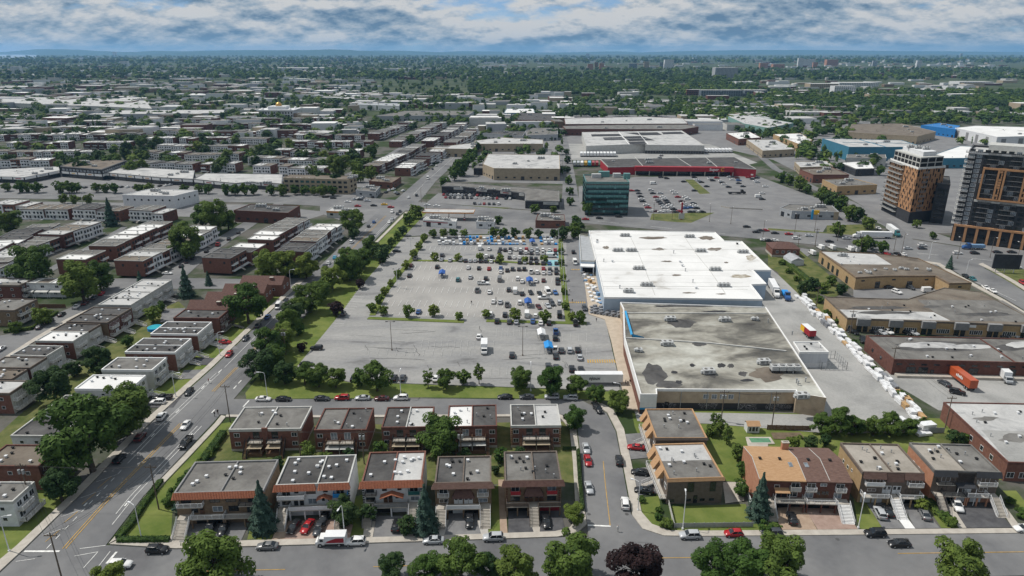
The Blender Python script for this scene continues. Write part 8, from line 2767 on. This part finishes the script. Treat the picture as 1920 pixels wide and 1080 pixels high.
rr = random.Random(3)
line = [(1498, 555), (1510, 566), (1522, 576), (1530, 588), (1545, 600), (1560, 615), (1580, 635), (1600, 655), (1620, 676), (1640, 698), (1655, 714), (1672, 733), (1690, 752), (1712, 775), (1730, 795)]
k = 0
for i in range(len(line) - 1):
    (x0, y0), (x1, y1) = line[i], line[i + 1]
    n = 2 if i < 4 else 3
    for j in range(n):
        t = (j + 0.5) / n
        for side in (0, 1):
            x, y = x0 + (x1 - x0) * t + (side * 11 - 6 + rr.uniform(-2, 2)) * (0.5 + y0 / 1100), y0 + (y1 - y0) * t + rr.uniform(-1, 1)
            mt = rr.choices(('wrap_white', 'wood', 'wrap_grey'), (8, 0.5 if y < 680 else 1.6, 0.5))[0]
            bundle(x, y, rr.choice((2.6, 3.4, 3.0)), rr.choice((1.2, 1.5)), rr.choice((1, 1, 2, 2)), -94 + rr.uniform(-7, 7),
                   mt, '%s bundle, %s line of the yard row, %s from far end' % ({'wrap_white': 'white wrapped lumber', 'wood': 'bare wood lumber', 'wrap_grey': 'grey wrapped lumber'}[mt], ('left', 'right')[side], nth(k // 2)), 'lumber bundles along the loading yard')
            k += 1
for i, (x, y) in enumerate(((1600, 795), (1612, 803), (1598, 808), (1650, 800), (1665, 803), (1680, 799), (1695, 802), (1715, 806), (1735, 808), (1730, 815))):
    bundle(x, y, 4.2, 2.3, 1 + i % 3, 10, 'wood' if i < 3 else 'wrap_white', '%s lumber bundle behind the garden trees, %s from the left' % ('bare wood' if i < 3 else 'white wrapped', nth(i)), 'lumber bundles at the yard end')
k = 0
for row in range(3):
    for i in range(34):
        px, py = 822 + i * 6.6 + row * 1.2, 448 + row * 5.5
        if px > 1048 or 985 < px < 1012 or (row == 1 and i % 7 == 5):
            continue
        mt = rr.choice(('wrap_white', 'wrap_blue', 'wrap_grey', 'wrap_white', 'wrap_blue', 'canvas_bright', 'wood')) if px > 858 else rr.choice(('wrap_grey', 'steel', 'wrap_white'))
        bundle(px, py, 1.9, 1.5, rr.choice((1, 2, 2)), 90, mt, '%s pallet in the garden display, %s row, %s from left' % ({'wrap_white': 'white', 'wrap_blue': 'blue-grey', 'wrap_grey': 'dark grey', 'canvas_bright': 'bright blue', 'wood': 'wooden', 'steel': 'grey'}[mt], ('back', 'middle', 'front')[row], nth(i)), 'pallets of the garden display', 'goods_pallet', 'pallet')
k = 0
for i in range(26):
    t = i / 25
    px, py = 1098 + 8 * math.sin(i * 2.1) + t * 22, 508 + t * 62
    mt = rr.choice(('wrap_white', 'wrap_grey', 'wood', 'wrap_white', 'wrap_blue', 'canvas_white'))
    bundle(px, py, 1.8, 1.3, rr.choice((1, 1, 2)), rr.uniform(60, 110), mt, 'pallet of goods on the tan walkway, %s from the far end' % nth(i), 'pallets on the store walkway', 'goods_pallet', 'pallet')
for i in range(30):
    px, py = 1110 + (i % 10) * 5.6, 578 + (i // 10) * 5 + (i % 10) * 0.9
    bundle(px, py, 1.5, 1.2, 1 + i % 2, 20, 'wrap_grey', 'grey wrapped goods by the store corner, %s row, %s from left' % (nth(i // 10), nth(i % 10)), 'wrapped items at the store corner', 'wrapped_goods', 'goods')
# fences, walls, hedges, sheds


def fence(name, pts, h_, mt, label, post=2.2, solid=True, cat='fence'):
    P = [P2(*p) for p in pts]
    o = root(name, label, cat, (P[0][0], P[0][1], 0))
    for (x0, y0), (x1, y1) in zip(P, P[1:]):
        L_ = math.hypot(x1 - x0, y1 - y0)
        n = max(1, int(L_ / post))
        a = math.atan2(y1 - y0, x1 - x0)
        for i in range(n):
            m = cached(('fp', name, round(L_ / n, 3), h_, mt), lambda: fence_panel(L_ / n, h_, mt, solid))
            t = i / n
            link('panel', m, o, (x0 + (x1 - x0) * t - P[0][0], y0 + (y1 - y0) * t - P[0][1], 0), a)


def fence_panel(L_, h_, mt, solid):
    m = MB()
    m.box(-0.06, -0.06, 0, 0.06, 0.06, h_ + 0.1)
    if solid:
        k = max(2, int(L_ / 0.3))
        for i in range(k):
            m.box(0.06 + (L_ - 0.06) * i / k + 0.012, -0.02, 0.08, 0.06 + (L_ - 0.06) * (i + 1) / k - 0.012, 0.02, h_ - (0.03 if i % 2 else 0))
    for z in (0.25, h_ - 0.2):
        m.box(0.06, 0.02, z, L_, 0.06, z + 0.08)
    return m.mesh('panel', [mt])


fence('lawn_fence', [(1264, 990), (1412, 988)], 1.3, 'wall_grey', 'grey board fence along the corner lawn')
fence('lawn_fence', [(1264, 990), (1252, 940)], 1.3, 'wall_pale', 'pale fence on the left side of the corner lawn')
fence('garden_fence', [(1412, 960), (1398, 922)], 1.6, 'wall_white', 'white garden fence beside the big spruce')
fence('garden_fence', [(1438, 806), (1520, 808)], 1.6, 'wood_dark', 'dark brown board fence behind the vegetable bed')
fence('garden_fence', [(1585, 815), (1600, 812), (1770, 812)], 1.7, 'wall_grey', 'long grey fence behind the gardens on the right')
fence('garden_fence', [(73, 578), (124, 578)], 1.8, 'wood_dark', 'brown board fence below the white stepped terrace')
fence('garden_fence', [(1055, 846), (1080, 846), (1084, 905)], 1.5, 'leaf_dark', 'dark green fence beside the side street pavement')
fence('car_park_rail', [(1352, 388), (1368, 391), (1430, 394)], 0.8, 'concrete', 'low pale wall between the car park and the bank lot', solid=True, cat='wall')


def hedge(pts, w, h_, label, mt='leaf'):
    P = [Vector(P2(*p)) for p in pts]
    o = root('hedge', label, 'hedge', (P[0].x, P[0].y, 0))
    m = MB()
    r = random.Random(int(pts[0][0]))
    core = MB()
    strip_pts(core, [(p.x - P[0].x, p.y - P[0].y) for p in P], w * 0.86, h_ * 0.93, 0, h_ * 0.93)
    core.obj('inner_growth', 'leaf_dark', o)
    for a, b in zip(P, P[1:]):
        L_ = (b - a).length
        for _ in range(int(L_ * 60)):
            t, s = r.random(), r.uniform(-1, 1)
            d = (b - a).normalized()
            nn = Vector((-d.y, d.x))
            z = h_ * (1 - 0.0) if r.random() < 0.55 else r.uniform(0.1, h_)
            s = s if z >= h_ * 0.98 else (1 if s > 0 else -1)
            q = a.lerp(b, t) + nn * (s * w / 2)
            leaf_quad(m, Vector((q.x - P[0].x, q.y - P[0].y, z + r.uniform(-0.1, 0.1))), (Vector((nn.x * s, nn.y * s, 0.9)) + Vector((r.gauss(0, .4), r.gauss(0, .4), r.gauss(0, .4)))).normalized(), r.uniform(0.12, 0.24), r)
    m.obj('foliage', mt, o)


hedge([(222, 1016), (318, 1015)], 1.4, 1.1, 'clipped hedge along the front of the corner lawn')
hedge([(222, 1012), (246, 985), (272, 945), (302, 905)], 1.4, 1.1, 'clipped hedge along the boulevard side of the corner lawn')
hedge([(8, 624), (60, 618), (108, 588)], 1.3, 1.2, 'clipped light green hedge along the residential street', 'leaf_light')
hedge([(335, 930), (372, 880), (420, 815)], 2.0, 1.6, 'tall rough hedge left of the first house pair')
hedge([(1735, 935), (1785, 988)], 2.2, 0.8, 'low rough hedge between the two right driveways', 'leaf_light')
hedge([(1084, 850), (1087, 905), (1092, 960)], 0.8, 1.5, 'narrow dark hedge beside the side street', 'leaf_dark')
hedge([(1470, 490), (1500, 515), (1545, 552)], 3.0, 1.5, 'wild hedge behind the brick bungalow', 'leaf_light')
hedge([(500, 520), (585, 515)], 2.0, 1.6, 'hedge on the corner of the residential street', 'leaf_dark')
# pool, shed, play things in the gardens
x, y = P2(1425, 827)
o = root('swimming_pool', 'small green garden pool behind the gabled house', 'pool', (x, y, 0.03))
m = MB()
m.box(-3.4, -1.7, 0, 3.4, 1.7, 0.22)
m.obj('pool_edge', 'concrete', o)
m = MB()
m.box(-2.7, -1.1, 0.22, 2.7, 1.1, 0.235)
m.obj('pool_water', 'pool_green', o)
x, y = P2(1418, 822)
o = root('garden_shed', 'white garden shed with tan roof beside the green pool', 'shed', (x, y + 4, 0.03))
m = MB()
m.box(-1.7, -1.3, 0, 1.7, 1.3, 2.3)
m.obj('wall', 'wall_white', o)
m = MB()
m.face([(-1.9, -1.6, 2.25), (1.9, -1.6, 2.25), (1.9, 0, 3.1), (-1.9, 0, 3.1)])
m.face([(1.9, 1.6, 2.25), (-1.9, 1.6, 2.25), (-1.9, 0, 3.1), (1.9, 0, 3.1)])
m.obj('roof', 'shingle_tan', o)
for xx, w in ((-0.9, 0.7), (0, 0.9), (0.9, 0.7)):
    link('window', win_mesh(w, 1.5, 'white'), o, (xx, -1.3, 0.5))
x, y = P2(291, 618)
o = root('round_pool', 'round blue garden pool beside the boulevard duplexes', 'pool', (x, y, 0.03))
m = MB()
m.tube((0, 0, 0), (0, 0, 1.1), 2.6, 2.6, 24)
m.obj('pool_wall', 'canvas_bright', o)
m = MB()
m.tube((0, 0, 1.1), (0, 0, 1.115), 2.4, 2.4, 24)
m.obj('pool_water', 'pool', o)
# ------------------------------------------------------------------ people
def person_mesh(shirt, trousers):
    def mk():
        J = [(0, 0, .95), (0, 0, 1.2), (0, 0, 1.42), (0, 0, 1.52), (0, .02, 1.66), (-.1, 0, .9), (-.11, .12, .5), (-.11, .05, .08), (-.11, .2, .04), (.1, 0, .9), (.11, -.1, .5), (.11, -.22, .1), (.11, -.1, .05), (-.19, 0, 1.4), (-.24, -.06, 1.12), (-.24, .06, .88), (.19, 0, 1.4), (.24, .08, 1.12), (.24, .2, .9)]
        E = [(0, 1), (1, 2), (2, 3), (3, 4), (0, 5), (5, 6), (6, 7), (7, 8), (0, 9), (9, 10), (10, 11), (11, 12), (2, 13), (13, 14), (14, 15), (2, 16), (16, 17), (17, 18)]
        rad = [.15, .15, .15, .06, .1, .1, .07, .05, .045, .1, .07, .05, .045, .07, .05, .035, .07, .05, .035]
        me = bpy.data.meshes.new('p')
        me.from_pydata(J, E, [])
        ob = bpy.data.objects.new('p', me)
        COL.objects.link(ob)
        ob.modifiers.new('Skin', 'SKIN')
        for v, r_ in zip(me.skin_vertices[0].data, rad):
            v.radius = (r_, r_)
        me.skin_vertices[0].data[0].use_root = True
        ob.modifiers.new('Sub', 'SUBSURF').levels = 1
        dg = bpy.context.evaluated_depsgraph_get()
        out = bpy.data.meshes.new_from_object(ob.evaluated_get(dg))
        bpy.data.objects.remove(ob)
        out.materials.clear()
        for mm in (trousers, shirt, 'skin', 'cloth_dark'):
            out.materials.append(M[mm])
        for p in out.polygons:
            c = p.center
            p.material_index = 0 if c.z < 0.95 and abs(c.x) < 0.2 else 1 if c.z < 1.47 and not (c.z < 1.0 and abs(c.x) > 0.2) else 2
            if c.z > 1.68 or (c.z > 1.6 and c.y < -0.02):
                p.material_index = 3
            p.use_smooth = True
        out.name = 'person'
        return out
    return cached(('person', shirt, trousers), mk)


for k, (x, y, sh, tr, l) in enumerate(((1158, 998, 'trim_white', 'wall_pale', 'person in white walking across the side street mouth'), (1173, 722, 'cloth_dark', 'cloth_dark', 'person in dark clothes, leftmost of the group by the store'), (1177, 724, 'cloth_dark', 'wood_dark', 'person in dark clothes, second of the group by the store'), (1181, 721, 'wood_dark', 'cloth_dark', 'person in brown top, third of the group by the store'), (1185, 723, 'cloth_dark', 'cloth_dark', 'person in dark clothes, rightmost of the group by the store'),
                                       (1118, 604, 'cloth_dark', 'cloth_dark', 'person in dark clothes on the bend before the store'), (1073, 568, 'cloth_dark', 'wood_dark', 'person in dark clothes crossing the store drive'), (930, 564, 'cloth_dark', 'cloth_dark', 'person beside the white car in the lower rows'), (1068, 547, 'trim_white', 'cloth_dark', 'person in white on the store drive'), (884, 571, 'cloth_dark', 'cloth_dark', 'person walking alone in the empty stalls'),
                                       (392, 719, 'trim_red', 'cloth_dark', 'person in red in the cycle lane of the boulevard'), (403, 782, 'cloth_dark', 'cloth_dark', 'person in dark clothes at the boulevard hedge, left of two'), (409, 778, 'cloth_dark', 'wood_dark', 'person in dark clothes at the boulevard hedge, right of two'), (1226, 387, 'cloth_dark', 'cloth_dark', 'person walking between rows of the supermarket car park'))):
    gx, gy = P2(x, y)
    link('person', person_mesh(sh, tr), None, (gx, gy, 0.32 if k in (1, 2, 3, 4) else 0.2), k * 1.1, label=l, cat='person')
# ------------------------------------------------------------------ air
mb = MB()
mb.box(-44000, -250, -1.5, 44000, 40000, 330)
hz = mb.mesh('haze', [])
hm = bpy.data.materials.new('haze_air')
hm.use_nodes = True
nt = hm.node_tree
nt.nodes.clear()
pv = nt.nodes.new('ShaderNodeVolumePrincipled')
pv.inputs['Color'].default_value = (0.30, 0.60, 1.0, 1)
pv.inputs['Density'].default_value = 4.2e-5
pv.inputs['Anisotropy'].default_value = 0.1
nt.links.new(pv.outputs[0], nt.nodes.new('ShaderNodeOutputMaterial').inputs['Volume'])
hz.materials.append(hm)
link('haze', hz, None, kind='stuff', label='thin blue summer haze over the far city', cat='haze')
